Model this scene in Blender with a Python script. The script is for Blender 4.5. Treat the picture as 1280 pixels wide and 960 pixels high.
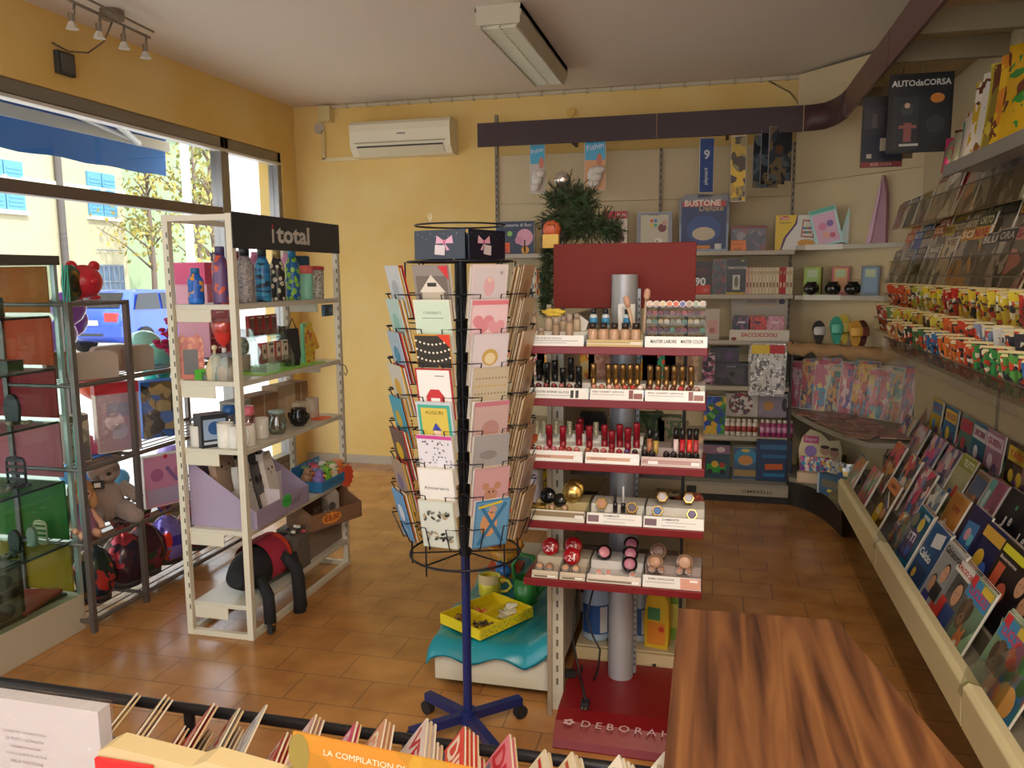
import bpy, bmesh, math, random
from mathutils import Vector, Matrix, Euler
for _o in list(bpy.data.objects): bpy.data.objects.remove(_o)
random.seed(7)
SC = bpy.context.scene; COL = SC.collection
R = math.radians; PI = math.pi
# ---------------------------------------------------------------- camera
FPX, PITCH, YAW, ROLL, CAMZ = 1000.0, .135, .2455, -.00814, 1.6
_f = Vector((-math.sin(YAW)*math.cos(PITCH), math.cos(YAW)*math.cos(PITCH), -math.sin(PITCH)))
_r = Vector((math.cos(YAW), math.sin(YAW), 0)); _u = _r.cross(_f)
CR = _r*math.cos(ROLL) + _u*math.sin(ROLL); CU = _u*math.cos(ROLL) - _r*math.sin(ROLL)
camd = bpy.data.cameras.new('camera'); cam = bpy.data.objects.new('camera', camd); COL.objects.link(cam)
camd.sensor_width = 36; camd.lens = FPX/1280*36; camd.clip_start = .02; camd.clip_end = 300
mw = Matrix((CR, CU, -_f)).transposed().to_4x4(); mw.translation = (0, 0, CAMZ); cam.matrix_world = mw
SC.camera = cam
def at(px, py, x=None, y=None, z=None):          # point of a known plane seen at a pixel of the 1280x960 photo
    d = _f*FPX + CR*(px-640) - CU*(py-480)
    if x is not None: t = x/d.x
    elif y is not None: t = y/d.y
    else: t = (z-CAMZ)/d.z
    return Vector((0, 0, CAMZ)) + d*t
# ---------------------------------------------------------------- world, sun, exposure
W = bpy.data.worlds.new('world'); SC.world = W; W.use_nodes = True
_bg = W.node_tree.nodes['Background']; _bg.inputs[0].default_value = (.90, .93, 1.0, 1); _bg.inputs[1].default_value = 2.2
sund = bpy.data.lights.new('sun', 'SUN'); sun = bpy.data.objects.new('sun', sund); COL.objects.link(sun)
sund.energy = 2.6; sund.angle = R(1); sund.color = (1, .93, .82)
sun.rotation_euler = Vector((-.62, .30, -.72)).to_track_quat('-Z', 'Y').to_euler()
SC.view_settings.view_transform = 'Standard'; SC.view_settings.look = 'None'
SC.view_settings.gamma = 1; SC.view_settings.use_curve_mapping = False
SC.view_settings.exposure = 1.05
FILL_W = 52  # power of the added fill light behind the viewer
# ---------------------------------------------------------------- materials
def lin(h):
    if not isinstance(h, str): return tuple(h)+(1,) if len(h) == 3 else tuple(h)
    c = [int(h[i:i+2], 16)/255 for i in (0, 2, 4)]
    return tuple(v/12.92 if v <= .04045 else ((v+.055)/1.055)**2.4 for v in c)+(1,)
_mc = {}
def mat(h, rough=.5, metal=0, coat=0, bump=0, bs=200, emit=0, sheen=0, alpha=1):
    k = (h, rough, metal, coat, bump, bs, emit, sheen, alpha)
    if k in _mc: return _mc[k]
    m = bpy.data.materials.new('surface_%s' % h if isinstance(h, str) else 'surface'); m.use_nodes = True
    nt = m.node_tree; p = nt.nodes['Principled BSDF']
    p.inputs['Base Color'].default_value = lin(h); p.inputs['Roughness'].default_value = rough
    p.inputs['Metallic'].default_value = metal; p.inputs['Coat Weight'].default_value = coat
    p.inputs['Sheen Weight'].default_value = sheen
    if alpha < 1: p.inputs['Alpha'].default_value = alpha
    if bump:
        n = nt.nodes.new('ShaderNodeTexNoise'); n.inputs['Scale'].default_value = bs
        t = nt.nodes.new('ShaderNodeTexCoord'); nt.links.new(t.outputs['Object'], n.inputs['Vector'])
        b = nt.nodes.new('ShaderNodeBump'); b.inputs['Strength'].default_value = bump; b.inputs['Distance'].default_value = .01
        nt.links.new(n.outputs['Fac'], b.inputs['Height']); nt.links.new(b.outputs['Normal'], p.inputs['Normal'])
    _mc[k] = m; return m
def glass(tint='FFFFFF', gl=.08, rough=.02):      # thin clear sheet: see-through with a faint gloss
    k = ('glass', tint, gl, rough)
    if k in _mc: return _mc[k]
    m = bpy.data.materials.new('clear_sheet'); m.use_nodes = True; nt = m.node_tree; nt.nodes.clear()
    o = nt.nodes.new('ShaderNodeOutputMaterial'); mx = nt.nodes.new('ShaderNodeMixShader')
    t = nt.nodes.new('ShaderNodeBsdfTransparent'); g = nt.nodes.new('ShaderNodeBsdfGlossy')
    t.inputs[0].default_value = lin(tint); g.inputs['Roughness'].default_value = rough
    mx.inputs[0].default_value = gl
    nt.links.new(t.outputs[0], mx.inputs[1]); nt.links.new(g.outputs[0], mx.inputs[2]); nt.links.new(mx.outputs[0], o.inputs[0])
    _mc[k] = m; return m
def trans(h):                                     # coloured card that lets window light glow through
    m = bpy.data.materials.new('translucent_card'); m.use_nodes = True; nt = m.node_tree; p = nt.nodes['Principled BSDF']; p.inputs['Base Color'].default_value = lin(h); p.inputs['Roughness'].default_value = .5
    t = nt.nodes.new('ShaderNodeBsdfTranslucent'); t.inputs[0].default_value = lin(h); mx = nt.nodes.new('ShaderNodeMixShader'); mx.inputs[0].default_value = .55
    nt.links.new(p.outputs[0], mx.inputs[1]); nt.links.new(t.outputs[0], mx.inputs[2]); nt.links.new(mx.outputs[0], nt.nodes['Material Output'].inputs[0]); return m
def film(gl=.16, sc=28):                          # crinkled clear plastic wrap
    k = ('film', gl, sc)
    if k in _mc: return _mc[k]
    m = bpy.data.materials.new('crinkled_film'); m.use_nodes = True; nt = m.node_tree; nt.nodes.clear()
    o = nt.nodes.new('ShaderNodeOutputMaterial'); mx = nt.nodes.new('ShaderNodeMixShader')
    t = nt.nodes.new('ShaderNodeBsdfTransparent'); g = nt.nodes.new('ShaderNodeBsdfGlossy')
    n = nt.nodes.new('ShaderNodeTexNoise'); n.inputs['Scale'].default_value = sc; n.inputs['Detail'].default_value = 4
    c = nt.nodes.new('ShaderNodeTexCoord'); b = nt.nodes.new('ShaderNodeBump'); b.inputs['Distance'].default_value = .02
    nt.links.new(c.outputs['Object'], n.inputs['Vector']); nt.links.new(n.outputs['Fac'], b.inputs['Height'])
    nt.links.new(b.outputs['Normal'], g.inputs['Normal']); g.inputs['Roughness'].default_value = .08
    mx.inputs[0].default_value = gl
    nt.links.new(t.outputs[0], mx.inputs[1]); nt.links.new(g.outputs[0], mx.inputs[2]); nt.links.new(mx.outputs[0], o.inputs[0])
    _mc[k] = m; return m
def busy(cols, scale=30, rough=.3, seed=0, smooth=0, coat=0, stretch=(1, 1, 1), dist=0, metal=0):
    # printed artwork: cells of ink colours, different on every object
    k = ('busy', tuple(cols), scale, rough, seed, smooth, coat, stretch, dist, metal)
    if k in _mc: return _mc[k]
    m = bpy.data.materials.new('printed_art'); m.use_nodes = True; nt = m.node_tree; p = nt.nodes['Principled BSDF']
    c = nt.nodes.new('ShaderNodeTexCoord'); oi = nt.nodes.new('ShaderNodeObjectInfo')
    mul = nt.nodes.new('ShaderNodeMath'); mul.operation = 'MULTIPLY'; mul.inputs[1].default_value = 37+seed
    mp = nt.nodes.new('ShaderNodeMapping'); mp.inputs['Scale'].default_value = stretch
    nt.links.new(oi.outputs['Random'], mul.inputs[0]); nt.links.new(c.outputs['Object'], mp.inputs['Vector']); nt.links.new(mul.outputs[0], mp.inputs['Location'])
    src = mp.outputs[0]
    if dist:
        nz = nt.nodes.new('ShaderNodeTexNoise'); nz.inputs['Scale'].default_value = scale*.8; nt.links.new(src, nz.inputs['Vector'])
        mm = nt.nodes.new('ShaderNodeMixRGB'); mm.inputs[0].default_value = dist; nt.links.new(src, mm.inputs[1]); nt.links.new(nz.outputs['Color'], mm.inputs[2]); src = mm.outputs[0]
    v = nt.nodes.new('ShaderNodeTexVoronoi'); v.inputs['Scale'].default_value = scale; nt.links.new(src, v.inputs['Vector'])
    sp = nt.nodes.new('ShaderNodeSeparateColor'); nt.links.new(v.outputs['Color'], sp.inputs[0])
    rp = nt.nodes.new('ShaderNodeValToRGB'); rp.color_ramp.interpolation = 'LINEAR' if smooth else 'CONSTANT'
    e = rp.color_ramp.elements
    while len(e) < len(cols): e.new(.5)
    for i, h in enumerate(cols): e[i].position = i/len(cols); e[i].color = lin(h)
    nt.links.new(sp.outputs[0], rp.inputs[0]); nt.links.new(rp.outputs[0], p.inputs['Base Color'])
    p.inputs['Roughness'].default_value = rough; p.inputs['Coat Weight'].default_value = coat; p.inputs['Metallic'].default_value = metal
    _mc[k] = m; return m
# ---------------------------------------------------------------- mesh builder
_tc = {}
def text_mesh(s, bold=0):
    if (s, bold) in _tc: return _tc[(s, bold)]
    cu = bpy.data.curves.new('t', 'FONT'); cu.body = s; cu.align_x = 'CENTER'; cu.align_y = 'CENTER'; cu.resolution_u = 2
    cu.size = 1; cu.offset = bold
    ob = bpy.data.objects.new('t', cu); me = ob.to_mesh()
    vs = [v.co.to_2d() for v in me.vertices]; fs = [tuple(p.vertices) for p in me.polygons]
    ob.to_mesh_clear(); bpy.data.objects.remove(ob)
    if vs:
        w = max(v.x for v in vs)-min(v.x for v in vs); h = max(v.y for v in vs)-min(v.y for v in vs)
        cx = (max(v.x for v in vs)+min(v.x for v in vs))/2; cy = (max(v.y for v in vs)+min(v.y for v in vs))/2
        vs = [Vector((v.x-cx, v.y-cy)) for v in vs]
    else: w = h = 1
    _tc[(s, bold)] = (vs, fs, w, h); return _tc[(s, bold)]
class B:
    def __init__(s): s.v = []; s.f = []; s.k = []; s.sm = []; s.m = []; s.T = Matrix.Identity(4); s.n = 0
    def mi(s, m):
        if isinstance(m, str): m = mat(m)
        if m not in s.m: s.m.append(m)
        return s.m.index(m)
    def add(s, vs, fs, m, smooth=False):
        o = len(s.v); s.v += [s.T @ Vector(v) for v in vs]; k = s.mi(m)
        for f in fs: s.f.append([o+i for i in f]); s.k.append(k); s.sm.append(smooth)
        return s
    def box(s, x0, y0, z0, x1, y1, z1, m):
        return s.add([(x0, y0, z0), (x1, y0, z0), (x1, y1, z0), (x0, y1, z0), (x0, y0, z1), (x1, y0, z1), (x1, y1, z1), (x0, y1, z1)],
                     [(3, 2, 1, 0), (4, 5, 6, 7), (0, 1, 5, 4), (1, 2, 6, 5), (2, 3, 7, 6), (3, 0, 4, 7)], m)
    def cyl(s, p0, p1, r0, m, r1=None, n=14, caps=True, smooth=True):
        r1 = r0 if r1 is None else r1; p0 = Vector(p0); p1 = Vector(p1); d = (p1-p0).normalized()
        a = d.orthogonal().normalized(); b = d.cross(a)
        vs = []
        for p, r in ((p0, r0), (p1, r1)):
            for i in range(n):
                t = 2*PI*i/n; vs.append(p+(a*math.cos(t)+b*math.sin(t))*r)
        s.add(vs, [(i, (i+1) % n, n+(i+1) % n, n+i) for i in range(n)], m, smooth)
        if caps: s.add(vs, [tuple(range(n))[::-1], tuple(range(n, 2*n))], m)
        return s
    def tube(s, pts, r, m, n=6, close=False):
        pts = [Vector(p) for p in pts]; N = len(pts); vs = []; up = None
        for i, p in enumerate(pts):
            a = pts[i-1] if (i or close) else p; c = pts[(i+1) % N] if (i < N-1 or close) else p
            d = (c-a).normalized()
            if up is None: up = d.orthogonal().normalized()
            up = (up-d*up.dot(d)).normalized(); w = d.cross(up); rr = r[i] if isinstance(r, (list, tuple)) else r
            for j in range(n):
                t = 2*PI*j/n; vs.append(p+(up*math.cos(t)+w*math.sin(t))*rr)
        fs = []
        for i in range(N if close else N-1):
            for j in range(n):
                a = i*n+j; b = i*n+(j+1) % n; c = ((i+1) % N)*n
                fs.append((a, b, c+(j+1) % n, c+j))
        if not close: fs += [tuple(range(n))[::-1], tuple(range((N-1)*n, N*n))]
        return s.add(vs, fs, m, True)
    def lathe(s, prof, m, at=(0, 0, 0), n=20, smooth=True):
        vs = []; ax, ay, az = at
        for r, z in prof:
            for i in range(n): t = 2*PI*i/n; vs.append((ax+r*math.cos(t), ay+r*math.sin(t), az+z))
        fs = [(j*n+i, j*n+(i+1) % n, (j+1)*n+(i+1) % n, (j+1)*n+i) for j in range(len(prof)-1) for i in range(n)]
        if prof[0][0] > 1e-5: fs.append(tuple(range(n))[::-1])
        if prof[-1][0] > 1e-5: fs.append(tuple((len(prof)-1)*n+i for i in range(n)))
        return s.add(vs, fs, m, smooth)
    def ball(s, c, r, m, n=14, k=9):
        if not isinstance(r, (tuple, list)): r = (r, r, r)
        vs = [(c[0]+r[0]*math.sin(PI*j/k)*math.cos(2*PI*i/n), c[1]+r[1]*math.sin(PI*j/k)*math.sin(2*PI*i/n), c[2]-r[2]*math.cos(PI*j/k)) for j in range(k+1) for i in range(n)]
        return s.add(vs, [(j*n+i, j*n+(i+1) % n, (j+1)*n+(i+1) % n, (j+1)*n+i) for j in range(k) for i in range(n)], m, True)
    def prism(s, pts, d0, d1, m, ax='y', smooth=False):     # outline extruded along an axis; pts are (u, v) = the other two axes in order
        n = len(pts)
        def P(u, v, d): return {'x': (d, u, v), 'y': (u, d, v), 'z': (u, v, d)}[ax]
        vs = [P(u, v, d0) for u, v in pts]+[P(u, v, d1) for u, v in pts]
        s.add(vs, [tuple(range(n))[::-1], tuple(range(n, 2*n))], m)
        return s.add(vs, [(i, (i+1) % n, n+(i+1) % n, n+i) for i in range(n)], m, smooth)
    def sheet(s, rows, m, smooth=True, close=False):            # grid of points
        nr = len(rows); nc = len(rows[0]); vs = [p for r in rows for p in r]
        return s.add(vs, [(j*nc+i, j*nc+(i+1) % nc, (j+1)*nc+(i+1) % nc, (j+1)*nc+i) for j in range(nr-1) for i in range(nc if close else nc-1)], m, smooth)
    # flat print on a face in the local XZ plane looking towards -Y at depth y = -s.d
    d = 0
    def pol(s, pts, m, lay=1):
        y = -s.d-.0005*lay
        return s.add([(u, y, v) for u, v in pts], [tuple(range(len(pts)))], m)
    def rect(s, u, v, w, h, m, lay=1, a=0):
        c, q = math.cos(a), math.sin(a)
        return s.pol([(u+c*x-q*z, v+q*x+c*z) for x, z in ((-w/2, -h/2), (w/2, -h/2), (w/2, h/2), (-w/2, h/2))], m, lay)
    def disc(s, u, v, r, m, lay=1, n=16, rz=None, a=0):
        rz = rz or r; c, q = math.cos(a), math.sin(a)
        return s.pol([(u+c*r*math.cos(2*PI*i/n)-q*rz*math.sin(2*PI*i/n), v+q*r*math.cos(2*PI*i/n)+c*rz*math.sin(2*PI*i/n)) for i in range(n)], m, lay)
    def star(s, u, v, r, m, lay=1, n=12, k=.78):
        return s.pol([(u+(r if i % 2 else r*k)*math.cos(PI*i/n), v+(r if i % 2 else r*k)*math.sin(PI*i/n)) for i in range(2*n)], m, lay)
    def heart(s, u, v, r, m, lay=1):
        return s.pol([(u+r*.062*16*math.sin(t)**3, v+r*.062*(13*math.cos(t)-5*math.cos(2*t)-2*math.cos(3*t)-math.cos(4*t))) for t in [2*PI*i/24 for i in range(24)]], m, lay)
    def txt(s, t, u, v, w, m, lay=2, h=None, bold=0, a=0):
        vs, fs, tw, th = text_mesh(t, bold); k = w/tw; kz = h/th if h else k; c, q = math.cos(a), math.sin(a); y = -s.d-.0005*lay
        return s.add([(u+c*p.x*k-q*p.y*kz, y, v+q*p.x*k+c*p.y*kz) for p in vs], fs, m)
    def obj(s, name, parent=None, loc=None, bev=0, sub=0, seg=2):
        me = bpy.data.meshes.new(name); me.from_pydata([tuple(v) for v in s.v], [], s.f)
        for m in s.m: me.materials.append(m)
        for p, k, q in zip(me.polygons, s.k, s.sm): p.material_index = k; p.use_smooth = q
        me.update(); o = bpy.data.objects.new(name, me); COL.objects.link(o)
        if parent: o.parent = parent
        if loc is not None: o.location = loc
        if bev:
            w = o.modifiers.new('bevel', 'BEVEL'); w.width = bev; w.segments = seg; w.limit_method = 'ANGLE'; w.angle_limit = R(40)
        if sub:
            w = o.modifiers.new('sub', 'SUBSURF'); w.levels = sub; w.render_levels = sub
        return o
    def rot(s, e, loc=(0, 0, 0)): s.T = Matrix.Translation(loc) @ Euler(e).to_matrix().to_4x4(); return s
def tag(o, label, cat, group=None, kind=None):
    if label: o['label'] = label
    if cat: o['category'] = cat
    if group: o['group'] = group
    if kind: o['kind'] = kind
    return o
def thing(name, label, cat, loc=(0, 0, 0), rz=0, group=None, rx=0, ry=0):
    o = bpy.data.objects.new(name, None); COL.objects.link(o); o.location = loc; o.rotation_euler = (rx, ry, rz); o.empty_display_size = .05
    return tag(o, label, cat, group)
def solo(b, name, label, cat, loc=(0, 0, 0), rz=0, group=None, rx=0, ry=0, bev=0, sub=0, kind=None):
    o = b.obj(name, bev=bev, sub=sub); o.location = loc; o.rotation_euler = (rx, ry, rz); return tag(o, label, cat, group, kind)
def struct(b, name, parent=None, bev=0):
    o = b.obj(name, parent, bev=bev)
    if not parent: o['kind'] = 'structure'
    return o
def dup(root, loc=None, rz=None, label=None, group=None, rx=None, ry=None, scale=None):
    def cp(o, par):
        c = o.copy(); COL.objects.link(c)
        if par: c.parent = par
        for ch in list(o.children): cp(ch, c)
        return c
    r = cp(root, None)
    if loc is not None: r.location = loc
    e = root.rotation_euler
    r.rotation_euler = (e[0] if rx is None else rx, e[1] if ry is None else ry, e[2] if rz is None else rz)
    if scale: r.scale = scale if isinstance(scale, tuple) else (scale,)*3
    if label: r['label'] = label
    if group: r['group'] = group
    return r
ORD = ['first', 'second', 'third', 'fourth', 'fifth', 'sixth', 'seventh', 'eighth', 'ninth', 'tenth', 'eleventh', 'twelfth', 'thirteenth', 'fourteenth', 'fifteenth', 'sixteenth', 'seventeenth', 'eighteenth', 'nineteenth', 'twentieth', 'twenty-first', 'twenty-second', 'twenty-third', 'twenty-fourth', 'twenty-fifth', 'twenty-sixth', 'twenty-seventh', 'twenty-eighth', 'twenty-ninth', 'thirtieth']
def nth(i, n, a='left'):
    b = {'left': 'right', 'far': 'near', 'top': 'bottom', 'near': 'far', 'bottom': 'top'}[a]
    e = {'left': 'leftmost', 'right': 'rightmost', 'far': 'farthest', 'near': 'nearest', 'top': 'topmost', 'bottom': 'lowest'}
    if n == 1: return 'only one'
    if i == 0: return e[a]
    if i == n-1: return e[b]
    if i == n//2 and n % 2: return 'middle one'
    return '%s from %s' % (ORD[i], a) if i < n/2 else '%s from %s' % (ORD[n-1-i], b)
# ================================================================ SETTING
XL, YB, ZC, XR, YF = -3.43, 6.27, 3.0, 1.34, -2.2
def wall_mat(c1, c2, c3):
    m = bpy.data.materials.new('sponged_plaster'); m.use_nodes = True; nt = m.node_tree; p = nt.nodes['Principled BSDF']
    t = nt.nodes.new('ShaderNodeTexCoord'); n = nt.nodes.new('ShaderNodeTexNoise'); n.inputs['Scale'].default_value = 1.6; n.inputs['Detail'].default_value = 6
    nt.links.new(t.outputs['Object'], n.inputs['Vector']); r = nt.nodes.new('ShaderNodeValToRGB'); e = r.color_ramp.elements; e.new(.5)
    e[0].position = .32; e[0].color = lin(c1); e[1].position = .5; e[1].color = lin(c2); e[2].position = .68; e[2].color = lin(c3)
    nt.links.new(n.outputs['Fac'], r.inputs[0]); nt.links.new(r.outputs[0], p.inputs['Base Color']); p.inputs['Roughness'].default_value = .75
    return m
M_WALL = wall_mat('E4BC68', 'E9C67A', 'EBCE88')
M_CEIL = mat('E2D6C8', .8)
def floor_mat():
    m = bpy.data.materials.new('terracotta_tiles'); m.use_nodes = True; nt = m.node_tree; p = nt.nodes['Principled BSDF']; L = nt.links
    t = nt.nodes.new('ShaderNodeTexCoord'); mp = nt.nodes.new('ShaderNodeMapping'); mp.inputs['Location'].default_value = (-.035+.29*.5, .025, 0)
    L.new(t.outputs['Object'], mp.inputs['Vector'])
    br = nt.nodes.new('ShaderNodeTexBrick'); L.new(mp.outputs[0], br.inputs['Vector'])
    br.inputs['Color1'].default_value = lin('BE8A52'); br.inputs['Color2'].default_value = lin('B48048'); br.inputs['Mortar'].default_value = lin('8A6A48')
    br.inputs['Scale'].default_value = 1; br.inputs['Mortar Size'].default_value = .0028; br.inputs['Mortar Smooth'].default_value = .2
    br.inputs['Brick Width'].default_value = .291; br.inputs['Row Height'].default_value = .2; br.inputs['Bias'].default_value = 0
    n = nt.nodes.new('ShaderNodeTexNoise'); n.inputs['Scale'].default_value = 5; n.inputs['Detail'].default_value = 5; L.new(t.outputs['Object'], n.inputs['Vector'])
    rp = nt.nodes.new('ShaderNodeValToRGB'); rp.color_ramp.elements[0].color = (.70, .62, .55, 1); rp.color_ramp.elements[1].color = (1.12, 1.08, 1.02, 1)
    rp.color_ramp.elements[0].position = .3; rp.color_ramp.elements[1].position = .7
    L.new(n.outputs['Fac'], rp.inputs[0]); mx = nt.nodes.new('ShaderNodeMixRGB'); mx.blend_type = 'MULTIPLY'; mx.inputs[0].default_value = 1
    L.new(br.outputs['Color'], mx.inputs[1]); L.new(rp.outputs[0], mx.inputs[2]); L.new(mx.outputs[0], p.inputs['Base Color'])
    p.inputs['Roughness'].default_value = .22; p.inputs['Specular IOR Level'].default_value = .6
    bp = nt.nodes.new('ShaderNodeBump'); bp.inputs['Strength'].default_value = .5; bp.inputs['Distance'].default_value = .003; bp.invert = True
    L.new(br.outputs['Fac'], bp.inputs['Height']); b2 = nt.nodes.new('ShaderNodeBump'); b2.inputs['Strength'].default_value = .12; b2.inputs['Distance'].default_value = .01
    L.new(n.outputs['Fac'], b2.inputs['Height']); L.new(bp.outputs[0], b2.inputs['Normal']); L.new(b2.outputs[0], p.inputs['Normal'])
    return m
struct(B().box(XL-.25, YF-.2, -.1, XR+.2, YB+.2, 0, floor_mat()), 'floor')
struct(B().box(XL-.25, YF-.2, ZC, XR+.2, YB+.2, ZC+.25, M_CEIL), 'ceiling')
struct(B().box(XL-.25, YB, 0, XR+.2, YB+.2, ZC, M_WALL), 'wall_back')
struct(B().box(XR, YF, 0, XR+.2, YB, ZC, mat('D9CDB8', .7)), 'wall_right')
# left wall: plaster band above the shop windows, low sill, corner pier
wl = B(); wl.box(XL-.22, YF, 2.60, XL, YB, ZC, M_WALL); wl.box(XL-.22, 6.05, 0, XL, YB, 2.6, M_WALL); wl.box(XL-.22, YF, 0, XL, 6.05, .06, mat('8A8A88')); wl.box(XL-.22, YF, .06, XL, -.6, 2.6, M_WALL)
struct(wl, 'wall_left')
# wall behind the camera with the shop's front door glazing
wf = B(); wf.box(XL, YF-.2, 2.5, XR, YF, ZC, M_WALL); wf.box(XL, YF-.2, 0, -2.9, YF, 2.5, M_WALL); wf.box(.9, YF-.2, 0, XR, YF, 2.5, M_WALL)
struct(wf, 'wall_front')
M_ALU = mat('8F8A84', .35, .7); M_ALU2 = mat('D8D4CC', .4, .1)
def window(n, y0, y1, z0=.06, z1=2.6, tr=2.07, xx=XL-.06):
    w = thing('window_%d' % n, None, None, (xx, 0, 0)); w['kind'] = 'structure'
    b = B(); d = .045
    b.box(-d, y0, z1-.075, d, y1, z1, M_ALU); b.box(-d, y0, z0, d, y1, z0+.06, M_ALU)
    b.box(-d, y0, z0, d, y0+.05, z1, M_ALU); b.box(-d, y1-.05, z0, d, y1, z1, M_ALU)
    b.box(-.02, y0, z1-.1, .055, y1, z1-.08, M_ALU2)
    if tr: b.box(-.035, y0, tr-.035, .035, y1, tr+.035, mat('7A6E66', .4, .4))
    b.obj('window_frame', w, bev=.004)
    B().box(-.004, y0+.05, z0+.06, .004, y1-.05, z1-.075, glass('F4F8FA', .05)).obj('pane', w)
window(1, -.6, 2.6); window(2, 2.6, 5.27); window(3, 5.27, 6.05, tr=None)
w = thing('window_4', None, None, (0, YF-.1, 0)); w['kind'] = 'structure'
b = B()
for x0, x1 in ((-2.9, -2.84), (-1.1, -1.04), (.84, .9)): b.box(x0, -.04, 0, x1, .04, 2.5, M_ALU)
b.box(-2.9, -.04, 2.44, .9, .04, 2.5, M_ALU); b.box(-2.9, -.04, 0, .9, .04, .06, M_ALU); b.obj('window_frame', w)
B().box(-2.84, -.004, .06, .84, .004, 2.44, glass('F4F8FA', .05)).obj('pane', w)
# skirting, ceiling cable run
struct(B().box(XL, YB-.015, 0, -1.7, YB, .07, mat('B9AA92', .4)), 'baseboard_back')
b = B(); b.box(-3.1, YB-.02, ZC-.03, .95, YB, ZC-.008, mat('CBBFA6', .5))
for i in range(22): b.box(-2.95+i*.18, YB-.026, ZC-.036, -2.93+i*.18, YB, ZC-.004, mat('B8A98C', .5))
struct(b, 'trim_1')
struct(B().tube([(.35, YB-.012, ZC-.03), (.5, YB-.012, 2.88), (.62, YB-.012, 2.72), (.7, YB-.012, 2.6)], .006, mat('8A7448')), 'trim_2')
# ---------------------------------------------------------------- street outside
def outm(c, r=.8, bump=0): return mat(c, r, bump=bump, bs=6)
g = B(); g.box(-40, -20, -.22, XL-.25, 60, -.12, outm('B5B0A8')); struct(g, 'ground_outside')
g = B(); g.box(-6.2, -10, -.12, XL-.25, 40, -.02, outm('C8C2B8')); struct(g, 'sidewalk_outside')
XF = -17.0
bd = thing('apartment_building', 'cream rendered house with light blue shutters across the street', 'building', (XF, 12, -.12))
b = B(); b.box(-5, -18, 0, 0, 8.7, 9.5, outm('B0A684')); b.box(0, -18, 0, .06, 8.7, .9, outm('BDB6A6')); b.box(-.0, -18, 4.15, .08, 8.7, 4.28, outm('D9CDAF')); b.obj('wall', bd)
def shutter(y, z0, z1, wd, col):
    s = B()
    for q in (-1, 1):
        s.box(.0, y+q*wd/4-wd/4+.02, z0, .07, y+q*wd/4+wd/4-.02, z1, outm(col))
        for k in range(10): zz = z0+.1+(z1-z0-.2)*k/10; s.box(.07, y+q*wd/4-wd/4+.08, zz, .085, y+q*wd/4+wd/4-.08, zz+.05, outm(col))
    s.box(0, y-wd/2-.05, z0-.1, .12, y+wd/2+.05, z0, outm('D8D0C0')); s.obj('shutter', bd)
for px, pz0, pz1, wd, col in ((128, 271, 217, 1.1, '5C94B0'), (6, 262, 200, 1.2, '5C94B0')):
    p = at(px, pz0, x=XF); q = at(px, pz1, x=XF); shutter(p.y-12, p.z+.12, q.z+.12, wd, col)
p = at(139, 375, x=XF); q = at(139, 331, x=XF)
s = B(); s.box(0, p.y-12-.55, p.z+.12, .03, p.y-12+.55, q.z+.12, mat('5F7488', .3))
for k in range(6): yy = p.y-12-.5+k*.2; s.cyl((.08, yy, p.z+.12), (.08, yy, q.z+.12), .02, mat('707880'))
for k in range(4): zz = p.z+.2+k*.45; s.cyl((.08, p.y-12.5, zz), (.08, p.y-11.5, zz), .015, mat('707880'))
s.obj('window', bd)
p = at(76, 300, x=XF)
B().cyl((.1, p.y-12, 0), (.1, p.y-12, 9.5), .09, outm('5A524C')).obj('drain_pipe', bd)
bd = thing('house', 'pale green house with tiled roof beyond the cream building', 'building', (-19, 26.8, -.12))
b = B(); b.box(-6, -5, 0, 0, 12, 7.2, outm('8A9A76')); b.obj('wall', bd)
b = B(); b.prism([(-6.6, 7.2), (.6, 7.2), (-3, 9.0)], -5.4, 12.4, outm('B08A6E')); b.obj('roof', bd)
bd = thing('house', 'white far house behind the bare street trees', 'building', (-16, 44, -.12))
B().box(-8, 0, 0, 9, 6, 8, outm('B0ACA4')).obj('wall', bd); B().prism([(-8.5, 8), (9.5, 8), (.5, 10.4)], -.4, 6.4, outm('B79A84')).obj('roof', bd)
# trees with sparse yellow spring leaves
def tree(x, y, h, label, seed, crown, n=650, leaf='9A8A3A'):
    rd = random.Random(seed); t = thing('street_tree', label, 'tree', (x, y, -.12), group=None)
    b = B(); b.tube([(0, 0, 0), (.05, 0, h*.35), (-.04, .05, h*.7), (0, 0, h)], [.09, .07, .045, .01], mat('6E5D50', .9)); tips = []
    for i in range(26):
        z = h*(.3+.68*rd.random()); a = rd.random()*6.28; r = crown*(1.15-z/h)*(.6+.6*rd.random())
        e = Vector((r*math.cos(a), r*math.sin(a), z+r*.7)); mid = e*.5+Vector((0, 0, z*.5+.1)); tips.append((Vector((0, 0, z)), e))
        b.tube([(0, 0, z), tuple(mid), tuple(e)], [.03, .02, .006], mat('6E5D50', .9), n=4)
    b.obj('trunk', t); f = B()
    for i in range(n):
        a, e = rd.choice(tips); p = a.lerp(e, .3+.8*rd.random())+Vector([rd.gauss(0, .16) for _ in range(3)])
        s = .05+.05*rd.random(); q = Euler((rd.random()*6, rd.random()*6, 0)).to_matrix()
        f.add([p+q @ Vector(c)*s for c in ((-1, 0, 0), (0, -.6, 0), (1, 0, 0), (0, .6, 0))], [(0, 1, 2, 3)], outm(rd.choice([leaf, '7A7A38', 'B0A460'])))
    f.obj('foliage', t)
tree(-15.3, 19.6, 6.0, 'slim street tree with sparse yellow leaves just right of the cream house', 1, 1.6)
tree(-15.0, 21.3, 6.4, 'taller sparse-leaved tree beside the window mullion', 2, 1.9)
tree(-10.6, 15.6, 4.8, 'young pale-leaved tree seen through the shelf stand uprights', 4, 1.1, 300, '98904A')
p = at(237, 300, x=-10.5)
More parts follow.
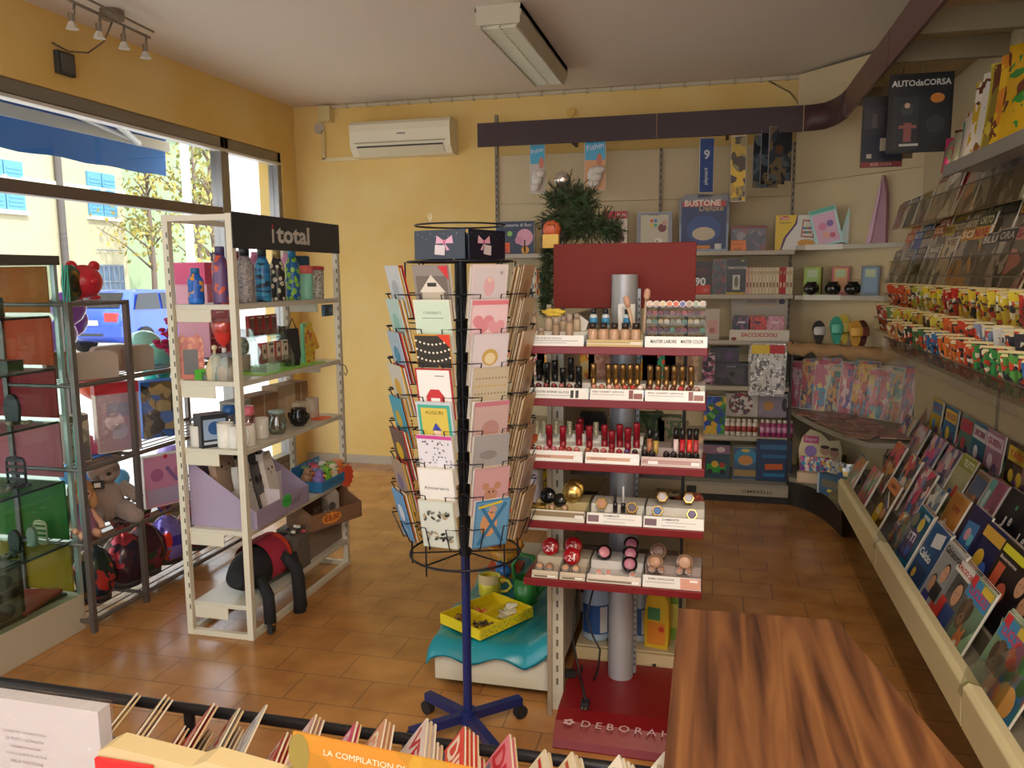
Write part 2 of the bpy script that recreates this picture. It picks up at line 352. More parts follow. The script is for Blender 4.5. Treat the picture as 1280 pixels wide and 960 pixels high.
solo(B().cyl((0, 0, 0), (0, 0, 8), .09, outm('B9B9B4')), 'street_pole', 'thin grey street pole in front of the trees', 'pole', (p.x, p.y, -.12))
# car
def car():
    t = thing('parked_car', 'bright blue hatchback parked across the street', 'car', (-13.6, 15.2, -.12), R(0))
    c = mat('1E4FD0', .25, .2, coat=1); dk = mat('22262C', .15)
    W2 = .86
    prof = [(-.02, .42), (-.04, .78), (.03, .98), (.16, 1.05), (.42, 1.42), (.75, 1.47), (1.9, 1.45), (2.5, 1.12), (3.1, .96), (3.75, .88), (3.95, .7), (3.98, .4), (3.6, .28), (.3, .26)]
    rows = []
    for k, (wx, sc) in enumerate(((-W2, .93), (-W2+.06, 1), (0, 1.02), (W2-.06, 1), (W2, .93))):
        rows.append([(wx*(1-.12*max(0, (z-.95))/.5), 2+(y-2)*(sc if k in (0, 4) else 1)*1.0, .3+(z-.3)*(.99 if k in (0, 4) else 1)) for y, z in prof])
    b = B(); b.sheet(rows, c, close=True); n = len(prof)
    b.add(rows[0], [tuple(range(n))], c); b.add(rows[-1], [tuple(range(n))[::-1]], c); b.obj('body', t)
    for q in (-1, 1):
        s = B()
        s.add([(q*(W2+.01), .42, 1.02), (q*(W2+.01), 1.3, 1.0), (q*(W2-.045), 1.3, 1.39), (q*(W2-.045), .62, 1.38)], [(0, 1, 2, 3)], dk)
        s.add([(q*(W2+.01), 1.38, 1.0), (q*(W2+.01), 2.5, .99), (q*(W2-.045), 1.95, 1.36), (q*(W2-.045), 1.38, 1.39)], [(0, 1, 2, 3)], dk)
        s.obj('side_glass', t)
    s = B(); s.add([(-.68, .15, 1.07), (.68, .15, 1.07), (.62, .39, 1.4), (-.62, .39, 1.4)], [(0, 1, 2, 3)], dk); s.obj('rear_glass', t)
    s = B(); s.box(-.87, -.07, .42, .87, .02, .66, c); s.box(-.4, -.08, .44, .4, -.06, .5, mat('30343A')); s.obj('bumper', t, bev=.03)
    B().box(-.26, -.085, .68, .26, -.05, .79, mat('EDEDE6')).obj('number_plate', t)
    for q in (-1, 1): B().box(q*.6-.17, -.06, .76, q*.6+.17, .06, .96, mat('D03A3A', .2)).obj('tail_lamp', t, bev=.02)
    for q in (-1, 1):
        for y in (.72, 3.2):
            wh = B(); wh.cyl((q*.70, y, .31), (q*.90, y, .31), .31, mat('1B1B1D', .8), n=24); wh.cyl((q*.895, y, .31), (q*.91, y, .31), .2, mat('C8CBD0', .3, .6), n=20)
            for k in range(8): a = PI*k/4; wh.box(q*.905-.01, y+.1*math.cos(a)-.02, .31+.1*math.sin(a)-.02, q*.905+.012, y+.1*math.cos(a)+.02, .31+.1*math.sin(a)+.02, mat('888C92', .3, .6))
            wh.obj('wheel', t)
car()
# awning over the shop window
aw = thing('window_awning', 'blue canvas awning with white folding arms outside the shop window', 'awning', (-3.75, 0, 0))
pe = at(208, 185, x=-4.15); pv = at(205, 220, x=-4.15); yA = pe.y; zA = pe.z; zV = pv.z; blue = mat('3F86E6', .8)
XA = -4.15+3.75
B().box(XA-.03, -.8, zA-.03, XA+.03, yA, zA+.04, mat('DADAD6', .4)).obj('front_bar', aw)
b = B(); rows = [[(XA-.012, -.8+(yA+.8)*i/60, zA-.03), (XA-.012+.012*math.sin(i*.9), -.8+(yA+.8)*i/60, zV+.006*math.sin(i*1.3))] for i in range(61)]
b.sheet(rows, blue); b.obj('valance', aw)
b = B(); b.sheet([[(XA, -.8, zA+.04), (XA, yA-.02, zA+.04)], [(.1, -.8, zA+.42), (.1, yA-.02, zA+.42)]], blue); b.obj('canopy', aw)
B().cyl((.1, -.8, zA+.42), (.1, yA-.05, zA+.42), .05, blue).obj('roll', aw)
for y0, y1 in ((3.3, yA-.35), (1.3, 2.4)):
    b = B(); b.tube([(.12, y0, zA+.24), (XA*.1, (y0+y1)/2-.1, zA+.2), (XA+.03, y1, zA-.02)], .022, mat('EDEDEA', .4), n=8); b.tube([(.12, y0, zA+.24), (XA*.6, y0+.7, zA+.1), (XA+.03, y1-.1, zA)], .016, mat('D5D5D2', .4), n=8)
    b.ball((.12, y0, zA+.24), .045, mat('EDEDEA', .4)); b.obj('folding_arm', aw)
solo(B().box(-.16, -.14, 0, .16, .16, 3.0, outm('D9D6DA')), 'street_pillar', 'pale lilac pillar outside the narrow corner window', 'pillar', (-4.6, 7.35, -.12))
# ================================================================ CEILING AND BACK WALL FITTINGS
def fitting(x0, x1, y0, y1, label, on=False):
    t = thing('ceiling_light', label, 'ceiling light', ((x0+x1)/2, (y0+y1)/2, ZC)); hx = (x1-x0)/2; hy = (y1-y0)/2; wm = mat('C9C2AE', .5)
    b = B(); b.box(-hx, -hy, -.03, hx, hy, 0, wm)
    for q in (-1, 1): b.prism([(q*hx, 0), (q*hx, -.05), (q*hx*.8, -.115), (q*(hx*.8-.008), -.115), (q*(hx-.01), -.03)], -hy, hy, wm, 'y')
    for q in (-1, 1): b.box(-hx*.95, q*hy-.006, -.1, hx*.95, q*hy+.006, -.03, wm)
    b.obj('housing', t)
    B().cyl((0, -hy+.03, -.055), (0, hy-.03, -.055), .014, mat('F4F2E8', .3)).obj('tube', t)
    l = B()
    for k in range(int(2*hy/.045)): y = -hy+.03+k*.045; l.box(-hx*.78, y, -.112, hx*.78, y+.003, -.07, mat('E4DEC4', .4))
    l.box(-hx*.78, -hy+.01, -.113, -hx*.76, hy-.01, -.07, mat('E4DEC4', .4)); l.box(hx*.76, -hy+.01, -.113, hx*.78, hy-.01, -.07, mat('E4DEC4', .4)); l.box(-.004, -hy+.01, -.11, .004, hy-.01, -.07, mat('E4DEC4', .4))
    l.obj('louvre', t)
    return t
fitting(-1.25, -1.0, 4.25, 5.62, 'long white louvred fluorescent light on the ceiling')
# spotlight bar
pts = [at(86, 0, z=2.9), at(187, 47, z=2.9)]
t = thing('spotlight_bar', 'brushed metal ceiling bar with four small spotlights', 'spotlights', (0, 0, 0)); met = mat('8F8578', .35, .8)
b = B(); b.tube(pts, .008, met); c = at(140, 18, z=2.98); b.tube([at(100, -6, z=2.93), at(192, 40, z=2.93)], .006, met); b.obj('rail', t)
B().cyl((c.x, c.y, 2.955), (c.x, c.y, 3.0), .06, met, n=20).obj('canopy_plate', t)
for i, (ax, ay, bx, by) in enumerate(((93, 4, 90, 33), (125, 17, 124, 45), (155, 31, 155, 58), (183, 44, 182, 70))):
    p = at(ax, ay, z=2.9); q = at(bx, by, y=p.y)
    s = B(); s.tube([p, p+(q-p)*.45, q+Vector((0, 0, .05))], .006, met); s.cyl(q+Vector((0, 0, .06)), q+Vector((0, 0, .02)), .014, met, n=10); s.cyl(q+Vector((0, 0, .025)), q-Vector((0, 0, .012)), .012, mat('DCD6C8', .2, .3), r1=.03); s.obj('spotlight', t)
solo(B().tube([at(65, 53, x=XL+.01), at(85, 64, x=XL+.02), at(110, 66, x=XL+.06), at(130, 52, x=XL+.2), at(140, 28, z=2.95)], .005, mat('6B5A40')), 'lamp_cable', 'thin cable drooping from the spotlight bar to the left wall', 'cable')
p = at(78, 80, x=XL); b = B(); b.box(0, -.06, -.06, .03, .06, .06, mat('3A3A38', .5)); b.box(.03, -.045, -.045, .036, .045, .045, mat('54524E', .4))
solo(b, 'wall_sensor', 'small dark square box on the wall above the windows', 'sensor', p, bev=.008)
# air conditioner
t = thing('air_conditioner', 'cream wall air conditioner on the yellow back wall', 'air conditioner', (-2.42, YB, 2.68)); cr = mat('E9DFC2', .45)
b = B(); b.prism([(-.2, .11), (-.205, .06), (-.19, -.07), (-.13, -.13), (0, -.13), (0, .14), (-.17, .14)], -.42, .42, cr, 'x'); b.obj('casing', t, bev=.008)
b = B(); b.box(-.38, -.207, -.035, .38, -.19, -.028, mat('B3A98C')); b.obj('seam', t)
b = B(); b.prism([(-.2, -.07), (-.145, -.125), (-.14, -.12), (-.19, -.062)], -.36, .36, mat('D8CEB0', .4), 'x'); b.obj('flap', t)
b = B(); b.box(-.36, -.199, -.066, .36, -.19, -.056, mat('3A3426')); b.obj('outlet', t)
b = B(); b.d = .2055; b.rect(.02, .03, .07, .012, mat('8C8C80')); b.obj('badge', t)
b = B(); y0 = YB; p = at(410, 135, y=YB); b.box(p.x-.05, YB-.08, 2.86, p.x+.05, YB, 2.98, mat('D9C68C', .6)); solo(b, 'cable_bracket', 'cream bracket under the ceiling left of the air conditioner', 'bracket')
b = B(); p0, p1, p2 = at(405, 163, y=YB), at(406, 200, y=YB), at(455, 197, y=YB); b.box(p1.x-.015, YB-.02, p1.z, p1.x+.015, YB, p0.z, mat('D8C288', .6)); b.box(p1.x-.015, YB-.02, p1.z-.015, -2.84, YB, p1.z+.015, mat('E3D2A0', .6))
solo(b, 'cable_trunking', 'cream trunking running to the air conditioner', 'trunking')
p = at(400, 161, y=YB); solo(B().cyl((p.x, YB-.02, p.z), (p.x, YB, p.z), .045, mat('C9B9A8', .6), n=20), 'junction_cover', 'round pale cover on the yellow wall beside the trunking', 'cover')
p = at(714, 141, y=YB); solo(B().cyl((p.x, YB-.02, p.z), (p.x, YB, p.z), .035, mat('DDB458', .6), n=20), 'junction_cover', 'round yellow-painted cover above the dark shelf fascia', 'cover')
# ================================================================ GLASS DISPLAY CASE (left edge)
CX, CY1, CZ = -2.77, 2.93, 1.70
t = thing('display_case', 'tall glass display case with beige plinth and coloured end panels', 'display case', (CX, CY1, 0)); dk = mat('46423C', .4, .5)
b = B(); b.box(-.45, -1.4, 0, 0, 0, .17, mat('B9AE96', .5)); b.obj('plinth', t, bev=.004)
b = B(); b.box(-.46, -1.42, CZ-.04, .01, .01, CZ, mat('57524A', .4, .4)); b.obj('top', t, bev=.003)
b = B(); b.box(-.02, -.018, .17, 0, 0, CZ-.04, mat('B0B8B4', .3, .5)); b.obj('corner_post', t)
b = B(); b.box(-.006, -1.38, .17, 0, -.02, CZ-.04, glass('E4EFEA', .07)); b.obj('front_glass', t)
levels = [.17, .47, .755, 1.035, 1.30, 1.53]
zs = [.185, .43, .72, .99, 1.225, 1.455]; ze = [.40, .70, .97, 1.21, 1.435, 1.655]
for z0, z1, c, nm in zip(zs, ze, ('D0AE22', '46903A', 'E08A96', 'C83440', 'EC6A30', 'EC9A30'), 'abcdef'):
    b = B(); b.box(-.42, -.03, z0, -.03, -.022, z1, trans(c)); b.obj('end_panel', t)
for z in zs[1:]:
    b = B(); b.box(-.43, -1.38, z-.02, -.03, -.035, z-.014, glass('E0EAE4', .08)); b.box(-.03, -1.38, z-.022, -.024, -.035, z-.012, mat('2F3A36', .3)); b.obj('glass_shelf', t)
# little ornaments in the case
def oval_orn(c, w=.034, h=.09):
    b = B(); b.prism([(w*math.cos(a), h*.55+h*.45*math.sin(a)) for a in [PI*i/12 for i in range(13)]]+[(-w*.8, .012), (w*.8, .012)], -.008, .008, mat(c, .5)); b.ball((0, 0, .008), (w*1.1, .022, .009), mat(c, .5)); return b
def orn_at(px, py, z, h, c, lab, w=.034, dx=.12):
    p = at(px, py, z=z); p.x = min(p.x, CX-.06); q = at(px, py, x=CX-.15); return solo(oval_orn(c, w, h), 'hair_comb', lab, 'ornament', (CX-.15, min(q.y, CY1-.06), z))
orn_at(17, 530, zs[3]-.013, .135, '2E2A30', 'dark oval comb standing before the red panel of the display case', .04)
orn_at(20, 690, zs[1]-.013, .105, '2A3228', 'black oval comb before the green panel of the display case', .03)
orn_at(42, 690, zs[1]-.013, .09, '8C9A84', 'grey oval comb before the green panel of the display case', .024)
def grid_orn(c): 
    b = B(); w, h = .034, .105
    for x in (-w, w): b.tube([(x, 0, 0), (x, 0, h*.8), (x*.8, 0, h*.95)], .004, mat(c, .5))
    b.tube([(-w*.8, 0, h*.95), (0, 0, h), (w*.8, 0, h*.95)], .004, mat(c, .5))
    for k in range(4): b.box(-w, -.003, .02+k*.022, w, .003, .03+k*.022, mat(c, .5))
    b.box(-w, -.02, 0, w, .02, .006, mat(c, .5)); return b
q = at(63, 690, x=CX-.15); solo(grid_orn('C8C6A0'), 'hair_comb', 'pale slatted comb before the green panel of the display case', 'ornament', (CX-.15, min(q.y, CY1-.06), zs[1]-.013))
b = grid_orn('2B2329'); q = at(23, 618, x=CX-.15); o = solo(b, 'hair_comb', 'black chair-shaped comb before the pink panel of the display case', 'ornament', (CX-.15, min(q.y, CY1-.08), zs[2]-.013)); o.scale = (1.4, 1.4, 1.25)
for (px, py, k, c, lab) in ((30, 535, 3, 'A58A70', 'beaded trinket lying below the red panel of the display case'), (28, 636, 2, '3A3430', 'dark trinket lying below the pink panel of the display case'), (8, 640, 2, '8A7C60', 'brass trinket at the left below the pink panel'), (14, 703, 1, '33402A', 'dark bow trinket lying below the green panel'), (10, 434, 4, '3F3B30', 'dark square trinket box before the orange-red panel')):
    q = at(px, py, x=CX-.1); b = B(); rd = random.Random(px)
    if k == 4: b.box(-.05, -.04, 0, .05, .04, .05, mat(c, .4))
    else:
        for i in range(14): a = rd.random()*6.28; r = rd.random()*.045; b.ball((r*math.cos(a), r*math.sin(a), .009), (.013, .011, .009), mat(c, .35, .3), 8, 5)
    solo(b, 'trinket', lab, 'trinket', (CX-.12, min(q.y, CY1-.1), zs[k]-.013))
q = at(15, 356, x=CX-.12)
b = B(); b.box(-.1, -.13, 0, .06, .1, .085, mat('4A4A3C', .5)); b.box(-.1, -.13, .06, .064, .1, .07, mat('7C8478', .4)); solo(b, 'trinket_box', 'dark lidded box before the top orange panel of the display case', 'box', (CX-.14, 2.62, zs[5]-.013), bev=.004)
for k in range(2):
    b = B(); b.box(-.1, -.1, 0, .09, .1, .125, mat('2C2A22', .5)); b.box(.0905, -.08, .02, .092, .08, .105, mat('6A6450', .5)); b.ball((.092, 0, .06), (.003, .05, .035), mat('36322A', .6)); solo(b, 'photo_box', 'dark picture box on the case floor, %s of two' % ('lower' if k == 0 else 'upper'), 'box', (CX-.13, 2.55, .171+k*.127), bev=.003)
b = B(); b.box(-.09, -.13, 0, .09, .13, .012, mat('A83A30', .5)); solo(b, 'booklet', 'red booklet lying on the floor of the display case', 'booklet', (CX-.14, 2.745, .186), rz=.2)
b = B(); b.box(-.13, -.1, 0, .13, .12, .013, mat('2E2A26', .7)); solo(b, 'black_cloth', 'folded black cloth under the red booklet', 'cloth', (CX-.18, 2.77, .171), bev=.005)
# teal curling ribbon hanging from the case top
b = B()
for k in range(4): b.tube([(.012*math.sin(i*.5+k)+.01*k, .012*math.cos(i*.4+k)-.01*k-.0, 1.66-(1.48-.02*k)*i/30) for i in range(31)], .0035, mat('3FB5A6', .3), n=4)
solo(b, 'curling_ribbon', 'teal curling ribbon hanging down the corner of the display case', 'ribbon', (CX+.02, CY1+.02, 0))
q = at(62, 365, x=-2.9); b = B()
for k, c in enumerate(('3E5A3C', 'D8A030', '2E4A48', 'C88A2C')): b.T = Matrix.Translation((0, 0, 0)); b.lathe([(.075-k*.017, -.012), (.085-k*.017, 0), (.075-k*.017, .012)], mat(c, .5), n=18)
b.T = Matrix.Identity(4)
o = solo(b, 'papier_ornament', 'round green and gold ringed ornament beside the display case top', 'ornament', (-2.78, 3.02, 1.58), ry=PI/2, rz=.3)
# ================================================================ GREY METAL RACK BY THE WINDOW
RX = -2.70; grey = mat('77706C', .4, .6)
RL = (1.49, 1.132, .755, .41, .05); RYS = (2.90, 3.25, 4.15)
t = thing('metal_rack', 'grey tubular metal rack of toys in front of the shop window', 'rack', (RX, RYS[0], 0))
for y in RYS:
    for x in (0, -.36):
        b = B(); b.box(x-.012, y-RYS[0]-.012, 0, x+.012, y-RYS[0]+.012, RL[0]+.01 if y < 4 else 1.3, grey); b.obj('post', t)
for i, z in enumerate(RL):
    y1 = RYS[1] if i == 0 else RYS[2]; y1 -= RYS[0]
    b = B(); 
    for x in (0, -.36): b.cyl((x, 0, z), (x, y1, z), .011, grey, n=8)
    for y in (0, y1, RYS[1]-RYS[0]): b.cyl((-.36, y, z), (0, y, z), .009, grey, n=8)
    for k in range(5): b.cyl((-.06-.06*k, 0, z), (-.06-.06*k, y1, z), .003, grey, n=6)
    b.obj('wire_shelf', t)
def onrack(px, py, dx=-.15, z=None):
    p = at(px, py, x=RX+dx); return (p.x, p.y, p.z if z is None else z)
# red bear money box
t = thing('bear_money_box', 'round glossy red bear-shaped money box on the rack top', 'money box', onrack(107, 378, -.12, RL[0]+.012), R(75)); red = mat('C22436', .3)
b = B(); b.ball((0, 0, .085), (.082, .075, .078), red, 20, 14)
for q in (-1, 1): b.ball((q*.045, 0, .012), (.028, .03, .014), red)
b.obj('body', t)
for q in (-1, 1): B().ball((q*.055, 0, .155), (.028, .018, .026), red).obj('ear', t)
B().ball((0, -.072, .085), (.022, .014, .016), red).obj('snout', t)
# balloons
def balloon(px, py, x, r, c, lab, cat='balloon'):
    p = at(px, py, x=x); b = B(); b.lathe([(.004, -1.22*r), (.1*r, -1.17*r), (.06*r, -1.1*r), (.35*r, -.95*r), (.72*r, -.65*r), (.95*r, -.2*r), (r, .15*r), (.9*r, .52*r), (.62*r, .84*r), (.3*r, .98*r), (0, 1.02*r)], mat(c, .25, coat=.5), n=20)
    b.tube([(0, 0, -1.2*r), (.01, 0, -1.35*r), (-.008, 0, -1.5*r)], .0015, mat('E8E8E8')); solo(b, 'balloon', lab, cat, p)
for a in ((85, 385, -3.12, .085, '9A5ED0', 'purple balloon behind the red bear money box'), (74, 420, -3.2, .085, 'A878DA', 'lilac balloon between the display case and the rack'), (90, 402, -3.3, .08, '8E55C8', 'violet balloon below the red bear money box'),
          (180, 435, -3.15, .10, '9ADCCB', 'pale mint balloon upper one left of the shelf stand'), (196, 448, -3.0, .085, '7FD6C4', 'mint balloon beside the magenta flowers'), (196, 468, -3.22, .08, '20B0A4', 'deep teal balloon below the mint balloons'), (206, 490, -3.3, .08, '86D8C6', 'mint balloon lowest of the group by the stand'),
          (117, 475, -3.15, .10, 'E8542C', 'orange-red balloon behind the red-topped toy pack'), (118, 578, -3.15, .105, '3F86E0', 'blue balloon above the teddy bear'), (88, 592, -3.3, .06, '56A6E6', 'sky blue balloon at the left rack post'), (131, 625, -3.25, .085, 'C6DE92', 'lime balloon behind the teddy bear'),
          (146, 600, -3.3, .07, '6FC0EE', 'light blue balloon behind the bear head'), (212, 570, -3.2, .075, 'B49AE0', 'lavender balloon above the pink boxed game')):
    balloon(*a)
# paper bags of grey tissue on the second shelf
for i, (px, py, w, hgt, lab) in enumerate(((118, 476, .20, .125, 'taupe paper bag on the second rack shelf, in front of the two others'), (140, 466, .17, .13, 'taupe paper bag behind the front one on the second rack shelf'), (174, 470, .13, .13, 'small taupe paper bag nearest the stand on the second rack shelf'), (76, 480, .12, .12, 'taupe paper bag behind the display case corner'))):
    x, y, z = onrack(px, py, (-.06, -.18, -.08, -.26)[i]); b = B(); z0 = RL[1]+.012
    prof = [(-w/2, 0), (w/2, 0), (w/2+.004, hgt*.8), (w/2-.02, hgt), (-w/2+.01, hgt*.97), (-w/2-.004, hgt*.85)]
    b.prism(prof, -.03, .03, mat('A8988A', .7)); solo(b, 'paper_bag', lab, 'bag', (x, y, z0), rz=R(62), bev=.006)
# toys on third shelf (z .755) and second
def pack(w, h, d, art, lab, loc, rz=0, name='toy_pack', cat='toy pack', header=None, wrap=True, tilt=0, group=None, txt=None, extra=None, sides='E8E4DC', hole=True):
    t = thing(name, lab, cat, loc, rz, group, rx=tilt)
    b = B(); b.d = d/2; b.box(-w/2, -d/2, 0, w/2, d/2, h, mat(sides, .5)); b.rect(0, h/2, w*.97, h*.97, art)
    if extra: extra(b, w, h)
    if txt: b.txt(txt[0], 0, txt[1]*h, w*.8, mat(txt[2], .4), 3, bold=.02)
    b.obj('backing_card', t)
    if header:
        b = B(); b.d = d/2+.002; b.box(-w/2-.002, -d/2-.002, h*.86, w/2+.002, d/2+.002, h*1.02, mat(header, .4)); b.obj('header', t)
    if wrap:
        b = B(); n = 6; rows = []
        for j in range(7):
            v = j/6; rows.append([((i/n-.5)*w*1.02, -d/2-.002-.02*math.sin(PI*v)*math.sin(PI*i/n)**.5, v*h*.86) for i in range(n+1)])
        b.sheet(rows, film()); b.obj('clear_wrap', t)
    return t
x, y, z = onrack(150, 575, -.10)
def girlart(b, w, h): b.disc(-.02, h*.45, w*.22, mat('E8D2DC', .4), 2); b.disc(.0, h*.3, w*.2, mat('B9B4C8', .4), 2); b.rect(.0, h*.62, w*.5, h*.2, mat('9A9AB4', .4), 2)
pack(.20, .33, .05, mat('B89AA8', .4), 'grey and pink toy set in a clear pack with a red header', (x, y, RL[2]+.012), R(60), header='C8323E', txt=('GIRLS', .93, 'F4E9E9'), extra=girlart)
x, y, z = onrack(200, 550, -.15)
pack(.2, .30, .1, busy(('3A3A34', '7A6A48', '2C6AC8', 'B8A068'), 22), 'blue and dark gold foil gift bag next to the red-topped toy set', (x, y, RL[2]+.012), R(58), name='gift_bag', cat='gift bag', extra=lambda b, w, h: b.disc(.03, h*.35, .035, mat('4A7CC8', .3), 2), sides='2E72D8')
x, y, z = onrack(97, 580, -.12)
pack(.10, .22, .07, busy(('6A625A', '8A8278', 'B8AE9A'), 18), 'grey boxed toy at the left post on the third rack shelf', (x, y, RL[2]+.012), R(60), name='toy_box', cat='toy box', txt=('CARS', .8, 'D8CC98'))
x, y, z = onrack(116, 582, -.2)
b = B(); b.box(-.1, -.06, 0, .1, .06, .05, mat('C05A86', .4)); b.box(-.05, -.05, .05, -.0, .05, .09, mat('D0688E', .4)); solo(b, 'toy_case', 'pink plastic play case on the third rack shelf', 'toy case', (x, y, RL[2]+.012), rz=R(60), bev=.01)
# teddy bear
fur = mat('A08A80', .95, bump=.8, bs=160, sheen=.4)
t = thing('teddy_bear', 'big taupe plush bear sitting on the rack with a tag on its face', 'teddy bear', (RX-.17, 3.22, RL[3]+.012), R(55)); 
b = B(); b.ball((0, 0, .10), (.085, .075, .105), fur, 18, 12); b.ball((0, -.005, .25), (.075, .07, .07), fur, 18, 12); b.ball((0, -.07, .235), (.035, .03, .028), fur)
b.tube([(-.05, -.02, .06), (-.09, -.1, .03), (-.09, -.15, .03)], [.05, .045, .035], fur, n=10); b.tube([(.05, -.02, .06), (.1, -.09, .03), (.1, -.14, .03)], [.05, .045, .035], fur, n=10)
b.tube([(-.07, 0, .16), (-.12, -.04, .11), (-.12, -.08, .09)], [.035, .03, .03], fur, n=10); b.tube([(.07, 0, .16), (.12, -.04, .12), (.13, -.07, .1)], [.035, .03, .03], fur, n=10)
b.obj('body', t)
for q in (-1, 1): B().ball((q*.062, 0, .305), (.026, .015, .026), fur).obj('ear', t)
b = B(); b.ball((0, -.1, .25), (.012, .008, .009), mat('2A2220', .4)); b.obj('nose', t)
b = B(); b.rot((0, 0, -.3), (-.05, -.08, .2)); b.box(-.03, -.004, -.02, .03, 0, .02, mat('2B2B30', .4)); b.d = .004; b.rect(0, 0, .028, .022, mat('E8E4E0')); b.obj('tag', t)
# second plush lying beside, doll
b = B(); b.ball((0, 0, .05), (.09, .06, .05), fur); b.ball((-.07, -.03, .09), (.05, .045, .042), fur); b.ball((-.1, -.03, .13), (.018, .01, .018), fur); b.ball((-.05, -.01, .13), (.018, .01, .018), fur)
solo(b, 'plush_toy', 'small taupe plush lying left of the big teddy bear', 'plush toy', (RX-.2, 3.08, RL[3]+.012), rz=R(50))
skin = mat('D8A488', .6); hair = mat('B98A5C', .7)
t = thing('rag_doll', 'blonde doll in mauve clothes leaning at the left rack post', 'doll', (RX-.09, 2.985, RL[3]+.012), R(60))
b = B(); b.ball((0, 0, .20), (.045, .042, .048), skin); b.cyl((0, 0, .14), (0, 0, .17), .015, skin); b.tube([(-.03, 0, .12), (-.06, -.03, .06), (-.05, -.06, .04)], .014, skin); b.tube([(.03, 0, .12), (.06, -.03, .06), (.06, -.06, .04)], .014, skin); b.tube([(-.02, 0, .03), (-.03, -.08, .02)], .018, skin); b.tube([(.02, 0, .03), (.035, -.08, .02)], .018, skin)
for q in (-1, 1): b.ball((q*.017, -.038, .205), .005, mat('22262A'))
b.ball((0, -.042, .19), (.008, .003, .003), mat('C05060')); b.obj('body', t)
b = B(); b.lathe([(.06, 0), (.055, .04), (.035, .12), (.02, .15)], mat('9A6C8C', .8)); b.obj('dress', t)
b = B(); b.ball((0, .012, .215), (.056, .05, .055), hair); b.ball((.05, .01, .16), (.022, .02, .045), hair); b.ball((-.05, .01, .16), (.022, .02, .045), hair); b.obj('hair', t)
b = B(); b.ball((0, -.03, .265), (.016, .01, .01), mat('E0587A')); b.obj('hair_bow', t)
# pink boxed game
def pinkgame(b, w, h):
    b.disc(-.05, h*.62, .035, mat('B06A94', .4), 2); b.rect(.03, h*.6, .02, .1, mat('8E6A9C', .4), 3, a=.6); b.disc(.07, h*.63, .03, mat('C87AA2', .4), 2); b.rect(0, h*.2, w*.9, h*.3, mat('B9A8C6', .4), 2); b.disc(.0, h*.96, .012, mat('D83050'), 3)
x, y, z = onrack(208, 640, -.07)
pack(.24, .27, .05, mat('D692B4', .4), 'pink toy beauty set on the fourth rack shelf beside the stand', (x, y, RL[3]+.012), R(66), wrap=False, extra=pinkgame, name='toy_set', cat='toy set')
# foil wrapped easter eggs / character bags on the bottom shelf
foil = lambda cols, s=14: busy(cols, s, .22, metal=.35, dist=.2)
def egg(px, py, hgt, wd, cols, lab):
    x, y, z = onrack(px, py, -.16); t = thing('wrapped_egg', lab, 'wrapped chocolate egg', (x, y, RL[4]+.012)); 
    b = B(); b.lathe([(.02, 0), (wd*.35, 0), (wd*.36, .03), (wd*.28, .05)], mat('3A3434', .5)); b.obj('stand', t)
    b = B(); n = 22; rows = []
    for j, (r, z) in enumerate(((.3, .03), (.42, .15), (.5, .32), (.46, .5), (.3, .66), (.1, .75), (.16, .86), (.26, 1.0))):
        rows.append([(wd*r*(1+.07*math.sin(i*5+j*2))*math.cos(2*PI*i/n), wd*r*(1+.07*math.sin(i*5+j*2))*math.sin(2*PI*i/n), z*hgt+(.015*math.sin(i*3) if j > 5 else 0)) for i in range(n)])
    b.sheet(rows, foil(cols), close=True); b.obj('foil', t)
egg(123, 775, .36, .19, ('2A3A2E', 'B83A36', '1E2A3A', '7A6A50', '3A4A58'), 'dark green and red wrapped chocolate egg beside the left rack post')
egg(160, 760, .36, .22, ('3A2430', '52303A', 'B8404A', '2C2C3A'), 'burgundy wrapped chocolate egg on the bottom rack shelf')
egg(186, 745, .36, .2, ('4A2830', '2E4A34', 'B03440', '7A3A48'), 'wine and green wrapped chocolate egg right of the burgundy one')
egg(213, 725, .35, .2, ('C85A34', '4A3AA0', 'D89048', 'E03A28', '8A7AC8'), 'orange and violet foil wrapped chocolate egg by the stand')
egg(245, 705, .33, .2, ('7A2A34', '2E2A34', '4A3A3A'), 'dark red wrapped chocolate egg behind the stand')
# magenta flowers and dried twigs
b = B()
for i, (dx, dz) in enumerate(((0, 0), (.02, -.1), (-.03, -.06), (.03, .05))):
    for k in range(9): a = k*.7+i; b.ball((dx*.5+.022*math.cos(a), dx+.022*math.sin(a), dz+.016*math.sin(a*2)), (.018, .02, .01), mat('B8285E', .7), 8, 5)
b.tube([(0, 0, 0), (.01, .01, -.2), (0, 0, -.42)], .004, mat('5A5040'))
p = at(208, 415, x=-2.75); solo(b, 'silk_flowers', 'magenta silk flowers between the rack and the shelf stand', 'flowers', p)
def ysolve(px, x, z):       # depth at which a point of known x and height appears in photo column px
    k = (px-640)/FPX; a = CR.y-k*_f.y; c = (CR.x-k*_f.x)*x+(CR.z-k*_f.z)*(z-CAMZ); return -c/a
def xsolve(px, y, z):
    k = (px-640)/FPX; a = CR.x-k*_f.x; c = (CR.y-k*_f.y)*y+(CR.z-k*_f.z)*(z-CAMZ); return -c/a
